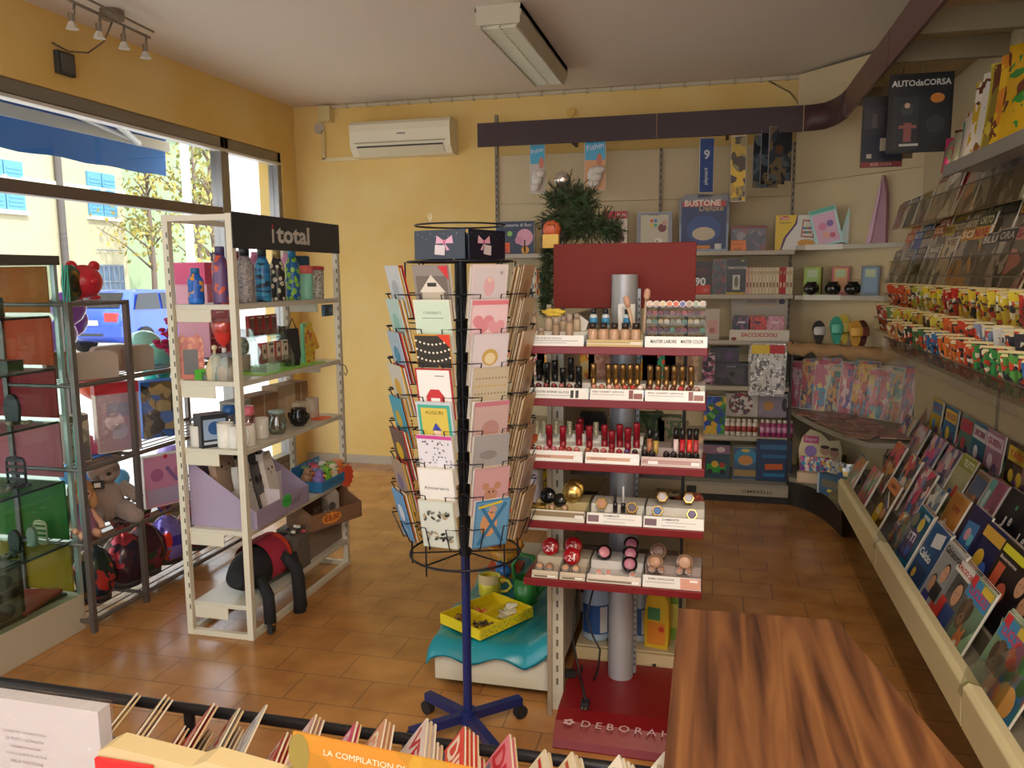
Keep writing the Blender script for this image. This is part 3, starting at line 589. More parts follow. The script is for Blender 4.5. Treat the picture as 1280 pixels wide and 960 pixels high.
# ================================================================ ITOTAL SHELF STAND
SX0, SX1, SY0, SY1 = -2.26, -1.955, 3.0, 3.96; SZ = (1.487, 1.158, .858, .493, .152); cream = mat('DDD6C2', .4)
t = thing('shelf_stand', 'cream metal shelf stand with a black itotal sign on top', 'shelf stand', (SX0, SY0, 0)); DX = SX1-SX0; DY = SY1-SY0
for x in (0, DX):
    for y in (0, DY):
        b = B(); b.box(x-.014, y-.014, 0, x+.014, y+.014, 1.865, cream); s = 1 if x == 0 else -1
        for k in range(34):
            z = .12+k*.05
            if x == 0 or y: b.box(x+.005, y-.0148, z, x+.011, y-.013, z+.022, mat('5A554A'))
        b.obj('upright', t)
b = B()
for z in (.012, 1.85):
    b.box(0, -.012, z-.012, DX, .012, z+.012, cream); b.box(0, DY-.012, z-.012, DX, DY+.012, z+.012, cream); b.box(-.012, 0, z-.012, .012, DY, z+.012, cream)
    b.box(DX-.012, 0, z-.012, DX+.012, DY, z+.012, cream)
b.obj('frame', t)
for i, z in enumerate(SZ):
    b = B(); b.box(.015, .002, z-.022, DX+(.012), DY-.002, z, mat('D6D0C0', .35)); b.box(.02, .0, z-.075, DX*.62, .006, z-.02, cream); b.box(.02, DY-.006, z-.075, DX*.62, DY, z-.02, cream); b.obj('shelf', t, bev=.002)
b = B(); b.box(DX+.012, -.012, 1.722, DX+.018, DY+.012, 1.872, mat('34363A', .35)); 
b.rot((0, 0, PI/2), (DX+.018, DY/2, 0)); b.txt('total', .01, 1.797, .31, mat('D8D4CE', .4), 1, h=.085, bold=.03); b.rect(-.175, 1.785, .016, .062, mat('D8D4CE', .4), 1); b.disc(-.175, 1.828, .009, mat('C8324A', .4), 1)
b.obj('sign', t)
def st(px, z, dx=.0):
    x = SX1-.07+dx; y = ysolve(px, x, z)
    if y < SY0+.055: y = SY0+.055; x = xsolve(px, y, z)
    return (x, min(y, SY1-.05), z)
def put_st(b, px, k, name, label, cat, dx=0, rz=R(70), **kw): 
    return solo(b, name, label, cat, st(px, SZ[k], dx), rz=rz, **kw)
# bottles on the top shelf
def bottle(px, h, r, body, cap, lab, dx=0, capm=None, loop=False):
    t = thing('water_bottle', lab, 'bottle', st(px, SZ[0], dx))
    b = B(); b.lathe([(r*.95, 0), (r, .01), (r, h*.62), (r*.93, h*.7), (r*.62, h*.8), (r*.5, h*.86)], body, n=24); b.obj('body', t)
    b = B(); b.lathe([(r*.56, h*.85), (r*.56, h*.985), (r*.5, h)], capm or mat(cap, .35), n=20); 
    if loop: b.tube([(-r*.5, 0, h*.9), (-r*1.1, 0, h*.88), (-r*1.1, 0, h*.78), (-r*.8, 0, h*.76)], .004, mat(cap, .4))
    b.obj('cap', t); return t
def dots(base, dot, sc, rr=.32, dot2=None):
    k = ('dots', base, dot, sc, rr, dot2)
    if k in _mc: return _mc[k]
    m = bpy.data.materials.new('spotted_print'); m.use_nodes = True; nt = m.node_tree; p = nt.nodes['Principled BSDF']; L = nt.links
    c = nt.nodes.new('ShaderNodeTexCoord'); v = nt.nodes.new('ShaderNodeTexVoronoi'); v.inputs['Scale'].default_value = sc; L.new(c.outputs['Object'], v.inputs['Vector'])
    r = nt.nodes.new('ShaderNodeValToRGB'); r.color_ramp.interpolation = 'CONSTANT'; e = r.color_ramp.elements
    e[0].color = lin(dot2 or dot); e[1].position = rr; e[1].color = lin(base)
    if dot2: q = e.new(rr*.35); q.color = lin(dot)
    L.new(v.outputs['Distance'], r.inputs[0]); L.new(r.outputs[0], p.inputs['Base Color']); p.inputs['Roughness'].default_value = .3; _mc[k] = m; return m
bottle(246, .155, .034, busy(('1E5CC0', '2A74D4', '1E5CC0', 'E8A040', '2A74D4'), 60), '2A6FA8', 'short blue child bottle leftmost on the top shelf of the stand', -.02)
bottle(278, .245, .036, busy(('6A4A78', '5C4270', 'C8543C', '6A4A78'), 45), '4A3E68', 'purple and red patterned bottle behind the stand corner post', 0, loop=True)
bottle(308, .245, .04, busy(('8A8288', 'B8B0AE', '6C646C', 'A8A09E'), 55, dist=.2), '34343A', 'tall bottle with grey paisley print on the top shelf')
bottle(330, .245, .036, busy(('2E7FB8', '2A6CA8', '3E94C4', '24384A'), 18, stretch=(1, 1, 3)), '34404A', 'tall bottle with blue sea print on the top shelf')
bottle(348, .24, .036, dots('2C2A2C', 'D8D2BC', 38, .42, 'B89858'), '2C2A2C', 'tall black bottle with cream daisies on the top shelf', capm=mat('B8A468', .3, .6))
bottle(367, .245, .036, dots('1E5FA0', '8CC444', 42, .5), '2A8AB8', 'tall blue bottle with green circles on the top shelf')
t = thing('travel_cup', 'mint travel cup with a coral lid on the top shelf', 'cup', st(383, SZ[0], .01)); B().lathe([(.033, 0), (.034, .005), (.038, .13)], mat('8CCBB4', .4)).obj('body', t); B().lathe([(.04, .13), (.04, .15), (.03, .17), (.02, .172)], mat('DC6A62', .4)).obj('lid', t)
t = thing('travel_cup', 'zebra print travel cup with a red rim at the right of the top shelf', 'cup', st(397, SZ[0], .01)); B().lathe([(.033, 0), (.034, .005), (.038, .15)], busy(('1E1E1E', 'E4DED2', '1E1E1E', 'E4DED2'), 80, dist=.3)).obj('body', t); B().lathe([(.04, .15), (.04, .165), (.02, .17)], mat('B83A3E', .4)).obj('lid', t)
b = B(); b.box(-.05, -.03, 0, .05, .03, .22, mat('3E8C88', .5)); b.box(-.05, -.031, .17, .05, .031, .225, mat('2E5A78', .5)); put_st(b, 400, 0, 'cooler_bag', 'teal cooler bag behind the zebra print cup', 'bag', -.12, bev=.008)
b = B(); b.lathe([(.03, 0), (.03, .2), (.02, .22), (.02, .235)], mat('C87AA0', .4)); put_st(b, 322, 0, 'water_bottle', 'pink bottle half hidden behind the grey paisley bottle', 'bottle', -.14)
b = B(); b.lathe([(.03, 0), (.03, .2), (.02, .22), (.02, .235)], mat('A83A50', .4)); put_st(b, 296, 0, 'water_bottle', 'red bottle half hidden behind the stand corner post', 'bottle', -.13)
b = B(); b.lathe([(.034, 0), (.034, .21), (.026, .22), (.026, .235)], mat('D898B8', .4)); put_st(b, 362, 0, 'water_bottle', 'pale pink bottle behind the daisy bottle', 'bottle', -.14)
# pink drawer tower outside the stand back (window side)
p = at(262, 383, x=-2.62); t = thing('drawer_tower', 'pink drawer tower with clear drawers behind the stand', 'drawer tower', (-2.84, ysolve(262, -2.8, 1.4), 1.145), R(90))
b = B(); b.box(-.11, -.1, .42, .11, .1, .54, mat('E0507E', .5)); b.box(-.10, -.1, 0, -.09, .1, .42, mat('E8A8B8', .5)); b.box(.09, -.1, 0, .10, .1, .42, mat('E8A8B8', .5)); b.box(-.1, -.1, 0, .1, .1, .008, mat('E8A8B8', .5)); b.obj('frame', t)
for k in range(4): b = B(); b.box(-.086, -.104, .02+k*.1, .086, .09, .1+k*.1, glass(('E8B0B8', 'D89098', 'F0D8D8', 'E8C0C4')[k], .1, .3)); b.box(-.03, -.112, .055+k*.1, .03, -.104, .065+k*.1, mat('E8C8CC')); b.obj('drawer', t)
# second shelf
t = thing('phone_case', 'coral cat-patterned phone case holder with a dark phone shape', 'phone case', st(240, SZ[1], -.02), R(35), rx=R(-10))
b = B(); b.prism([(-.05, 0), (.05, 0), (.055, .03), (.055, .16), (.045, .185), (.03, .2), (.015, .185), (-.015, .185), (-.03, .2), (-.045, .185), (-.055, .16), (-.055, .03)], -.008, .008, busy(('C8604E', 'B84A40', 'D88468', 'C8604E'), 60)); b.obj('case', t)
b = B(); b.box(-.03, -.011, .02, .03, -.008, .13, mat('3A404C', .3)); b.obj('phone', t)
b = B(); b.d = .002; b.box(-.03, -.002, 0, .03, .002, .045, mat('62C84A', .5)); put_st(b, 252, 1, 'price_tag', 'small green price tag in front of the coral phone case', 'price tag', .02, rz=R(60))
def hourglass(b, c1):
    b.lathe([(.035, .0), (.036, .06), (.018, .08), (.018, .085), (.038, .15), (.04, .19)], glass('F0E8E0', .15), n=18); b.lathe([(.03, .002), (.031, .05), (.01, .07), (0, .07)], mat(c1, .6), n=16)
b = B(); b.lathe([(.04, 0), (.042, .05), (.02, .1), (.006, .11), (.006, .13)], mat('DCC8A0', .5)); b.ball((0, 0, .14), .012, mat('E0D4B4')); put_st(b, 270, 1, 'candle_bag', 'cream tulle favour bag tied at the top on the second shelf', 'favour', -.08)
b = B(); b.lathe([(.042, 0), (.044, .05), (.022, .09), (.008, .1)], mat('B8AC9C', .6)); put_st(b, 284, 1, 'candle_bag', 'grey tulle favour bag behind the corner post', 'favour', 0)
b = B(); b.lathe([(.0, .02), (.03, .05), (.045, .1), (.045, .13), (.0, .135)], mat('D83A34', .15), n=18); b.lathe([(.046, .085), (.05, .15)], glass('F8F0F0', .2), n=18); b.tube([(0, 0, .02), (0, 0, 0)], .01, mat('E0D8D4'))
solo(b, 'red_goblet', 'glass cup with red heart filling behind the corner post', 'cup', (SX1-.1, ysolve(279, SX1-.1, 1.36), SZ[1]+.12))
solo(B().box(-.04, -.04, 0, .04, .04, .118, glass('E8ECEE', .12)), 'clear_box', 'clear plastic box carrying the red cup', 'box', (SX1-.1, ysolve(279, SX1-.1, 1.36), SZ[1]+.001))
b = B(); b.ball((0, 0, .12), (.03, .03, .045), busy(('3EA890', 'D8E8DC', '2E8878'), 120)); b.lathe([(.03, 0), (.032, .08)], mat('D8D4CC')); put_st(b, 305, 1, 'scented_ball', 'teal patterned egg on a pale cup behind the corner post', 'ornament', -.12)
for i, (px, dx) in enumerate(((262, -.02), (276, .01), (290, .0))):
    b = B(); b.box(-.03, -.012, 0, .03, .012, .035, glass('D8E4EA', .2)); b.box(-.026, -.008, .002, .026, .008, .02, busy(('A8B4C0', 'E8ECEE', '8090A8'), 90)); put_st(b, px, 1, 'clear_case', ('clear plastic case leftmost on the second shelf', 'clear plastic case beside the leftmost one', 'clear plastic case by the corner post')[i], 'case', dx)
b = B(); b.box(-.02, -.02, 0, .02, .02, .05, mat('5A4A3C', .5)); put_st(b, 281, 1, 'small_tin', 'small brown tin near the post on the second shelf', 'tin', .045)
# stepped acrylic display of small boxes
M = thing('acrylic_riser', 'clear acrylic two-step riser full of small red and cream boxes', 'riser', (SX1-.1, ysolve(334, SX1-.1, 1.25), SZ[1]+.008), R(90))
for nm, z, y in (('step', .035, -.035), ('step', .16, .02)):
    b = B(); b.box(-.13, y-.03, z-.004, .13, y+.03, z, glass('EEF4F4', .2)); b.box(-.13, y-.032, z, .13, y-.029, z+.03, glass('EEF4F4', .2)); b.obj(nm, M)
for q in (-1, 1): b = B(); b.prism([(-.07, 0), (.05, 0), (.06, .2), (.0, .2), (-.07, .05)], q*.13-.002, q*.13+.002, glass('EEF4F4', .2), 'x'); b.obj('side', M)
for i in range(8):
    row = i//4; k = i % 4; red = (k == 0) or (row == 0 and k == 2)
    b = B(); b.d = .009; b.box(-.027, -.009, 0, .027, .009, .095, mat('B83A44' if red or row else 'DED2BC', .5)); b.rect(0, .05, .038, .06, mat('8A5A5A' if row else 'D8CCB8', .5)); b.disc(.004, .055, .012, busy(('3A3430', '8A7868', '5A4A44'), 150), 2); b.rect(0, .085, .04, .008, mat('E4D8C8' if red or row else '4A4440'), 2)
    p = M.matrix_basis @ Vector(0*Vector((0, 0, 0))); yy, zz = ((.02, .161), (-.035, .036))[1-row] if False else (((.022, .162), (-.033, .037))[0 if row else 1])
    lx = -.095+.063*k; c, s_ = math.cos(R(90)), math.sin(R(90)); wp = M.location+Vector((c*lx-s_*yy, s_*lx+c*yy, zz))
    solo(b, 'gift_box', '%s in the %s row of the acrylic riser' % (('small box, leftmost', 'small box second from left', 'small box third from left', 'small box, rightmost')[k], 'upper' if row else 'lower'), 'gift box', wp, rz=R(90))
b = B(); b.box(-.17, -.28, 0, .1, .3, .004, mat('9ADB5A', .5)); b.rect(0, 0, .1, .1, mat('9ADB5A')) if False else None
solo(b, 'green_mat', 'lime green paper sheet under the acrylic riser', 'paper sheet', (SX1-.1, 3.5, SZ[1]+.0015))
b = B(); b.prism([(-.035, 0), (.035, 0), (.045, .06), (.035, .19), (-.035, .19), (-.04, .06)], -.012, .012, mat('2C2A2C', .6)); b.tube([(-.02, 0, .19), (0, -.01, .24), (.03, 0, .19)], .003, mat('2C2A2C')); put_st(b, 366, 1, 'black_pouch', 'black pouch standing right of the acrylic riser', 'pouch', .005, bev=.006)
b = B(); b.lathe([(.028, 0), (.03, .13), (.02, .18), (.022, .19)], mat('5A5650', .5)); put_st(b, 355, 1, 'dark_flask', 'dark flask behind the black pouch on the second shelf', 'flask', -.13)
t = thing('water_pouch', 'yellow printed bottle with mint edge and hanging tag', 'bottle', st(386, SZ[1], .0), R(80))
b = B(); b.prism([(-.035, 0), (.035, 0), (.038, .15), (.028, .175), (.02, .185), (-.02, .185), (-.03, .17), (-.038, .15)], -.014, .014, busy(('D8B23A', 'D0A830', 'C86A4A', 'D8B23A', 'E0BE50'), 60)); b.box(-.022, -.015, .185, .022, .015, .21, mat('D8B840', .5)); b.obj('body', t)
b = B(); b.prism([(-.05, 0), (-.036, 0), (-.036, .19), (.01, .2), (.01, .212), (-.045, .205)], -.01, .01, mat('7CC8A0', .5)); b.obj('edge', t)
b = B(); b.rot((0, R(-25), 0), (.05, -.01, .1)); b.box(-.012, -.006, -.03, .012, .006, .06, mat('E0A83A', .5)); b.obj('tag', t)
p = at(407, 382, x=SX1+.0); b = B(); b.d = .008; b.rot((0, 0, PI/2)); b.box(-.05, -.008, -.03, .05, .008, .03, mat('34506A', .4)); b.disc(-.02, 0, .012, mat('20303E'), 1); b.disc(.025, 0, .012, mat('6A88A0'), 1)
solo(b, 'clip_reader', 'small blue plastic clip under the right end of the top shelf', 'clip', (SX1-.02, SY1-.08, SZ[0]-.062))
b = B(); b.tube([(0, 0, .04), (.02, 0, .03), (.03, 0, 0), (.02, 0, -.02), (.01, 0, -.005)], .003, mat('6A6458', .4, .6)); solo(b, 'metal_hook', 'metal hook on the right upright of the stand', 'hook', (SX1+.014, SY1, 1.09))
# third shelf: mugs, bottles, boxes
def mug(px, h, r, c, lab, dx=0, art=None, rz=R(0), m=None, k=2):
    t = thing('mug', lab, 'mug', st(px, SZ[k], dx), rz); mm = m or mat(c, .2)
    b = B(); b.lathe([(r*.9, 0), (r, .006), (r, h), (r*.92, h), (r*.9, .012), (0, .01)], mm, n=24)
    if art: b.rot((0, 0, R(-20))); 
    b.obj('cup', t); b = B(); b.tube([(r, 0, h*.82), (r+.022, 0, h*.8), (r+.03, 0, h*.5), (r+.02, 0, h*.22), (r*.97, 0, h*.18)], .005, mm, n=8); b.obj('handle', t)
    if art:
        b = B(); rows = [[((r+.0008)*math.cos(a), (r+.0008)*math.sin(a), z) for a in [R(-80+i*6) for i in range(10)]] for z in (h*.3, h*.75)]; b.sheet(rows, art); b.obj('print', t)
white = mat('E8E4DE', .15)
mug(250, .095, .038, 'E8E4DE', 'white mug with a small red print leftmost on the third shelf', .0, rz=R(10), art=mat('E4DCD6')); 
mug(275, .10, .036, '', 'clear glass mug behind the white mug on the third shelf', -.11, m=glass('F2F4F4', .25))
mug(283, .11, .036, 'EFEBE4', 'white mug second from left on the third shelf', -.03)
mug(296, .1, .035, 'E8E4DE', 'white mug behind the corner post on the third shelf', .02)
mug(310, .095, .036, 'EEEAE2', 'white mug with black lettering right of the corner post', .03, art=mat('CFC8BE'), rz=R(180))
mug(327, .095, .036, 'E6E2DA', 'white mug with an orange print beside the lettered one', .0, art=mat('D86A3A'), rz=R(180))
b = B(); b.d = .045; b.box(-.06, -.045, 0, .06, .045, .145, mat('2C3038', .4)); b.rect(0, .08, .1, .09, mat('9AB4D0', .4)); b.disc(0, .085, .03, mat('2E5C98'), 2); b.rect(0, .02, .1, .012, mat('C8D4DC'), 2); put_st(b, 265, 2, 'speaker_box', 'dark boxed gadget with a blue round picture on the third shelf', 'box', -.13, rz=R(55))
for px, c, c2, lab, dx, h in ((312, 'D86C80', 'E8C0C8', 'clear water bottle with a pink lid on the third shelf', .01, .17), (288, '2A64A8', 'C8D4E4', 'clear water bottle with a blue lid behind the corner post', -.09, .17)):
    t = thing('baby_bottle', lab, 'bottle', st(px, SZ[2], dx)); B().lathe([(.028, 0), (.028, h*.75), (.02, h*.78)], glass(c2, .2)).obj('body', t); B().lathe([(.027, h*.76), (.03, h*.8), (.026, h), (0, h)], mat(c, .35)).obj('lid', t)
t = thing('glass_jar', 'round glass jar with printed lettering on the third shelf', 'jar', st(347, SZ[2], .02)); B().lathe([(.03, 0), (.045, .025), (.045, .06), (.036, .08), (.038, .1)], glass('DCE8E4', .25), n=24).obj('body', t); B().lathe([(.039, .1), (.039, .115), (0, .115)], mat('9AB0A8', .3)).obj('lid', t)
b = B(); b.lathe([(.028, 0), (.03, .003), (.03, .04), (0, .04)], mat('A88C70', .6)); put_st(b, 347, 2, 'jar_filling', 'x', 'x'); _o = bpy.data.objects['jar_filling']; bpy.data.objects.remove(_o)
t = thing('black_pot', 'shiny black round pot mug on the third shelf', 'pot', st(374, SZ[2], .02)); B().lathe([(.028, 0), (.044, .02), (.048, .05), (.038, .08), (.04, .09), (.034, .09), (0, .07)], mat('1E1E20', .15, coat=.5), n=24).obj('body', t)
for q in (-1, 1): B().tube([(q*.044, 0, .065), (q*.058, 0, .06), (q*.055, 0, .04), (q*.045, 0, .035)], .005, mat('1E1E20', .2)).obj('handle', t)
mug(391, .105, .034, 'C8B8A8', 'beige cup with dark and red lettering at the shelf end', -.03, art=mat('6A4038'), rz=R(150))
for i, (px, w, h, dx, c, lab) in enumerate(((322, .2, .17, -.16, 'A87E5E', 'brown cardboard box behind the pink-lidded bottle'), (350, .14, .19, -.15, 'C8AC8A', 'pale cardboard box behind the glass jar'), (368, .12, .185, -.16, 'A8805C', 'brown cardboard box behind the black pot'), (296, .1, .16, -.18, 'B8B4AC', 'grey carton behind the corner post'), (372, .08, .09, -.09, 'D8CCB8', 'small pale carton just behind the black pot'))):
    b = B(); b.box(-w/2, -.05, 0, w/2, .05, h, mat(c, .7)); b.box(-.004, -.051, h*.02, .004, -.05, h, mat('C8B494')); solo(b, 'cardboard_box', lab, 'box', (SX1-.07+dx, min(SY1-.08, ysolve(px, SX1-.07+dx, SZ[2])), SZ[2]), rz=R(82))
solo(B().rot((PI/2, 0, 0)).star(0, 0, .055, mat('F06428', .5), 1, 14, .85).prism([(.05*math.cos(a), .05*math.sin(a)) for a in [PI*i/10 for i in range(20)]], -.001, 0, mat('F06428', .5), 'y') if False else B().prism([((.055 if i % 2 else .046)*math.cos(PI*i/14), (.07 if i % 2 else .058)*math.sin(PI*i/14)) for i in range(28)], 0, .0015, mat('F06428', .5), 'z'), 'star_tag', 'orange starburst tag lying at the end of the third shelf', 'price tag', (SX1-.04, 3.80, SZ[2]+.001))
# fourth shelf: lilac display carton of plush pencil cases
t = thing('display_carton', 'lilac carton display of plush animal cases with slanted front', 'display carton', (SX1-.15, 3.28, SZ[3]), R(90)); lil = mat('A898B4', .6)
W2_, D_ = .235, .155
for q in (-1, 1): b = B(); b.prism([(-D_-.02, 0), (D_, 0), (D_, .29), (D_-.02, .29), (-D_-.02, .08)], q*W2_-.002, q*W2_+.002, lil, 'x'); b.obj('side', t)
b = B(); b.box(-W2_, -D_-.022, 0, W2_, -D_-.018, .085, lil); b.d = D_+.022; b.txt('toto!', .1, .045, .09, mat('4A4460'), 1, a=.05); b.obj('front', t)
b = B(); b.box(-W2_, D_-.003, 0, W2_, D_, .29, lil); b.box(-W2_, -D_, 0, W2_, D_, .003, lil); b.obj('back', t)
b = B(); b.box(-W2_, -.03, 0, W2_, -.027, .15, mat('E8E0E8', .6)); b.box(-.002, -D_, 0, .002, D_, .12, mat('E8E0E8', .6)); b.obj('divider', t)
b = B(); b.d = D_+.024; b.prism([((.045 if i % 2 else .037)*math.cos(PI*i/12)+.02, (.034 if i % 2 else .028)*math.sin(PI*i/12)+.062) for i in range(24)], -D_-.025, -D_-.0235, mat('46C85A', .5)); b.d = D_+.025; b.txt('€ 6,50', .02, .062, .06, mat('1E3A24'), 1); b.obj('price_tag', t)
def plush(b_, c, face, lab, lx, ly, lz, tz=0, w=.045, h=.2, c2=None):
    tt = thing('plush_case', lab, 'plush case', (SX1-.15-ly, 3.28+lx, SZ[3]+lz), R(90)+tz, rx=R(-12)); f = mat(c, .9, bump=.4, bs=200, sheen=.3)
    b = B(); b.prism([(-w, 0), (w, 0), (w*1.08, h*.5), (w*.95, h*.85), (w*.75, h), (w*.5, h*.93), (-w*.5, h*.93), (-w*.75, h), (-w*.95, h*.85), (-w*1.08, h*.5)], -.014, .014, f); b.obj('body', tt, bev=.008)
    b = B(); b.d = .0155; k = mat('2A2628', .6)
    for q in (-1, 1): b.disc(q*w*.4, h*.66, .006, k, 1, 10)
    b.disc(0, h*.58, .004, k, 1, 8)
    if face == 'cat':
        for q in (-1, 0, 1): b.rect(q*.012, h*.84, .005, .025, k)
        for q in (-1, 1):
            for z in (.52, .46): b.rect(q*w*.65, h*z, .02, .003, k, a=q*.2)
    if face == 'panda':
        for q in (-1, 1): b.disc(q*w*.4, h*.66, .013, k, 1, 12, .017)
    if c2: b.rect(0, h*.2, w*1.4, h*.3, mat(c2, .8), 1)
    b.obj('face', tt); tt.scale = (1.25,)*3
plush(0, 'C8C2BC', 'cat', 'grey striped cat plush case at the front of the lilac display', -.12, -.08, .02)
plush(0, '3A3030', 'panda', 'dark brown panda plush case beside the cat plush', -.03, -.08, .02, .15, .04, .19, 'E4DCD8')
plush(0, 'EAE0D8', 'fox', 'white plush case with an orange ear in the lilac display', .06, -.09, .04, .1, .04, .2)
plush(0, 'B89A84', 'bear', 'tan bear plush case at the back left of the lilac display', -.12, .03, .09, .05, .06, .2)
plush(0, 'EDE8E4', 'panda', 'white panda plush case at the back of the lilac display', .02, .05, .10, .0, .06, .21)
plush(0, '5A5458', 'bear', 'dark plush case at the back right of the lilac display', .13, .04, .09, -.05, .045, .2)
# blue tray of toy chicks
BT = thing('toy_tray', 'blue cardboard tray of rubber chicks at the end of the fourth shelf', 'tray', (SX1-.075, 3.80, SZ[3]+.004), R(90)); blu = mat('2E7CB8', .5)
b = B(); b.box(-.15, -.1, 0, .15, .07, .004, blu); b.obj('base', BT)
b = B(); b.box(-.15, -.102, 0, .15, -.098, .05, mat('3A8CC8', .5)); b.d = .102; b.txt('CHICKS', 0, .026, .16, mat('4A3A38'), 1, h=.02); b.obj('front', BT)
b = B(); b.box(-.15, .066, 0, .15, .07, .12, blu); b.obj('back', BT)
for q in (-1, 1): B().box(q*.15-.002, -.1, 0, q*.15+.002, .07, .055, blu).obj('side', BT)
cols = ('8A70B8', '7ABE3A', 'E4DCC4', 'E07A40', 'B06A4A', 'D8606E', 'E8E0D8')
def chick(c, c2, lab, lx, ly):
    tt = thing('toy_chick', lab, 'toy chick', BT.location+Vector((-ly, lx, .005)), R(90)+lx)
    b = B(); b.ball((0, 0, .032), (.026, .024, .03), mat(c, .4)); b.ball((0, -.006, .06), (.019, .019, .018), mat(c, .4)); b.obj('body', tt)
    b = B(); b.cyl((0, -.022, .058), (0, -.036, .056), .006, mat('E8A030'), r1=.001, n=8); b.obj('beak', tt)
    b = B()
    for k in range(5): b.cyl((0, -.012+k*.008, .073), (0, -.014+k*.009, .09-.003*abs(k-2)), .004, mat(c2, .4), r1=.001, n=6)
    b.obj('crest', tt)
    b = B(); 
    for q in (-1, 1): b.ball((q*.008, -.022, .066), .0035, mat('1E1E1E'), 8, 5)
    b.obj('eyes', tt)
    b = B(); b.lathe([(.025, 0), (.027, .008), (.022, .012)], mat('D88A50', .5)); b.obj('nest', tt); tt.scale = (1.35,)*3
for i, (c, c2, n) in enumerate((('8A70B8', '4A90C8', 'violet'), ('7ABE3A', '5AA82A', 'green'), ('E4DCC4', '7CC840', 'cream'), ('E07A40', 'E8903A', 'orange'))): chick(c, c2, '%s rubber toy chick in the front row of the blue tray' % n, -.11+.075*i, -.065)
for i, (c, c2, n) in enumerate((('B08A6A', '7A9A50', 'brown'), ('D8606E', 'C84058', 'pink'), ('DCD6CE', '9AB8C8', 'white'))): chick(c, c2, '%s rubber toy chick in the back row of the blue tray' % n, -.08+.08*i, .02)
b = B(); b.prism([((.062 if i % 2 else .048)*math.cos(PI*i/12), (.07 if i % 2 else .054)*math.sin(PI*i/12)) for i in range(24)], -.0015, 0, mat('F05A3C', .5)); solo(b, 'star_tag', 'orange-red starburst tag hanging at the right upright', 'price tag', (SX1+.03, SY1-.02, .515), rz=R(80))
# fifth shelf: open brown box, key rings, rucksack
t = thing('brown_box', 'open brown cardboard tray with small gifts and a euro price tag', 'box', (SX1-.02, 3.76, SZ[4]+.16), R(68)); bro = mat('8A6448', .7)
b = B(); b.box(-.17, -.1, 0, .17, -.096, .085, bro); b.d = .1; b.prism([((.07 if i % 2 else .06)*math.cos(PI*i/14)-.04, (.032 if i % 2 else .026)*math.sin(PI*i/14)+.045) for i in range(28)], -.1015, -.1003, mat('E8903A', .5)); b.d = .1015; b.txt('€8,00', -.04, .045, .1, mat('8A2A1A'), 1, bold=.02); b.obj('front', t)
for q in (-1, 1): b = B(); b.prism([(-.1, 0), (.1, 0), (.1, .17), (-.1, .085)], q*.17-.002, q*.17+.002, bro, 'x'); b.obj('side', t)
b = B(); b.box(-.17, .096, 0, .17, .1, .17, bro); b.box(-.17, -.1, 0, .17, .1, .004, bro); b.obj('back', t)
LB = t.location
for i, (lx, w, h, c, lab) in enumerate(((-.1, .05, .1, 'C8C4C0', 'clear wrapped charm at the left in the brown tray'), (-.03, .05, .12, 'D8D4D0', 'clear wrapped charm in the middle of the brown tray'), (.06, .1, .15, 'B8A898', 'beige paper gift bag in the brown tray'))):
    b = B(); b.prism([(-w/2, 0), (w/2, 0), (w/2, h*.8), (w*.3, h), (-w*.3, h), (-w/2, h*.8)], -.012, .012, film(.3) if i < 2 else mat(c, .7)); b.d = .0125; b.disc(0, h*.4, w*.25, mat('5A5450' if i > 1 else c), 1); solo(b, 'small_gift', lab, 'gift', LB+Vector((.02*math.sin(R(22)), lx*.92, .006)), rz=R(68))
b = B(); b.box(-.19, -.09, 0, .19, .09, .155, mat('8C7C70', .7)); solo(b, 'cardboard_box', 'taupe cardboard box under the open brown tray', 'box', (SX1-.115, 3.77, SZ[4]+.001), rz=R(90))
b = B(); rd = random.Random(3)
for k in range(12): b.ball((rd.uniform(-.04, .04), rd.uniform(-.03, .03), .01+.012*(k % 3)), (.014, .01, .008), mat(rd.choice(['E8E4E0', '3A3438', 'B84A50']), .5), 8, 5)
solo(b, 'key_rings', 'little heap of white and dark plush key rings beside the brown tray', 'key rings', (SX1-.03, 3.49, SZ[4]+.17)); solo(B().box(-.05, -.06, 0, .05, .06, .16, mat('6A6058', .7)), 'small_carton', 'small dark carton under the key rings', 'carton', (SX1-.05, 3.49, SZ[4]+.001))
# rucksack
t = thing('rucksack', 'black rucksack with a crimson and orange flap lying on the lowest shelf', 'rucksack', (SX1-.1, 3.23, SZ[4]), R(90)); blk = mat('202024', .85, bump=.3, bs=300)
def blob(pts, rad, m, n=12, sq=.7):
    b = B(); b.T = Matrix.Diagonal((1, 1, 1, 1)); b.tube(pts, rad, m, n=n); return b
b = B(); rows = []
for j in range(9):
    v = j/8; rr = math.sin(PI*min(1, v*.9+.05))**.45; rows.append([(-.18+.38*v, .092*rr*math.cos(a)-.0, max(.001, .085+.085*rr*math.sin(a)*(1+.1*math.sin(v*9)))) for a in [2*PI*i/16 for i in range(16)]])
b.sheet(rows, blk, close=True); b.add(rows[0], [tuple(range(16))], blk); b.add(rows[-1], [tuple(range(16))[::-1]], blk); b.obj('main_bag', t, sub=1)
b = B(); rows = []
for j in range(6):
    v = j/5; rows.append([(-.05+.15*v, (.093+.01*math.sin(PI*v))*math.cos(a), .087+.093*math.sin(a)+.004) for a in [R(20+i*17) for i in range(12)]])
b.sheet(rows[:5], mat('A82A44', .8)); b.sheet(rows[4:], mat('E04A34', .8)); b.obj('flap', t)
b = B(); b.tube([(.02, -.09, .12), (.05, -.14, .06), (.05, -.15, -.06), (.06, -.14, -.13), (.09, -.13, -.12), (.1, -.12, 0), (.1, -.09, .1)], [.024, .026, .028, .028, .026, .024, .02], blk, n=8); b.obj('shoulder_strap', t)
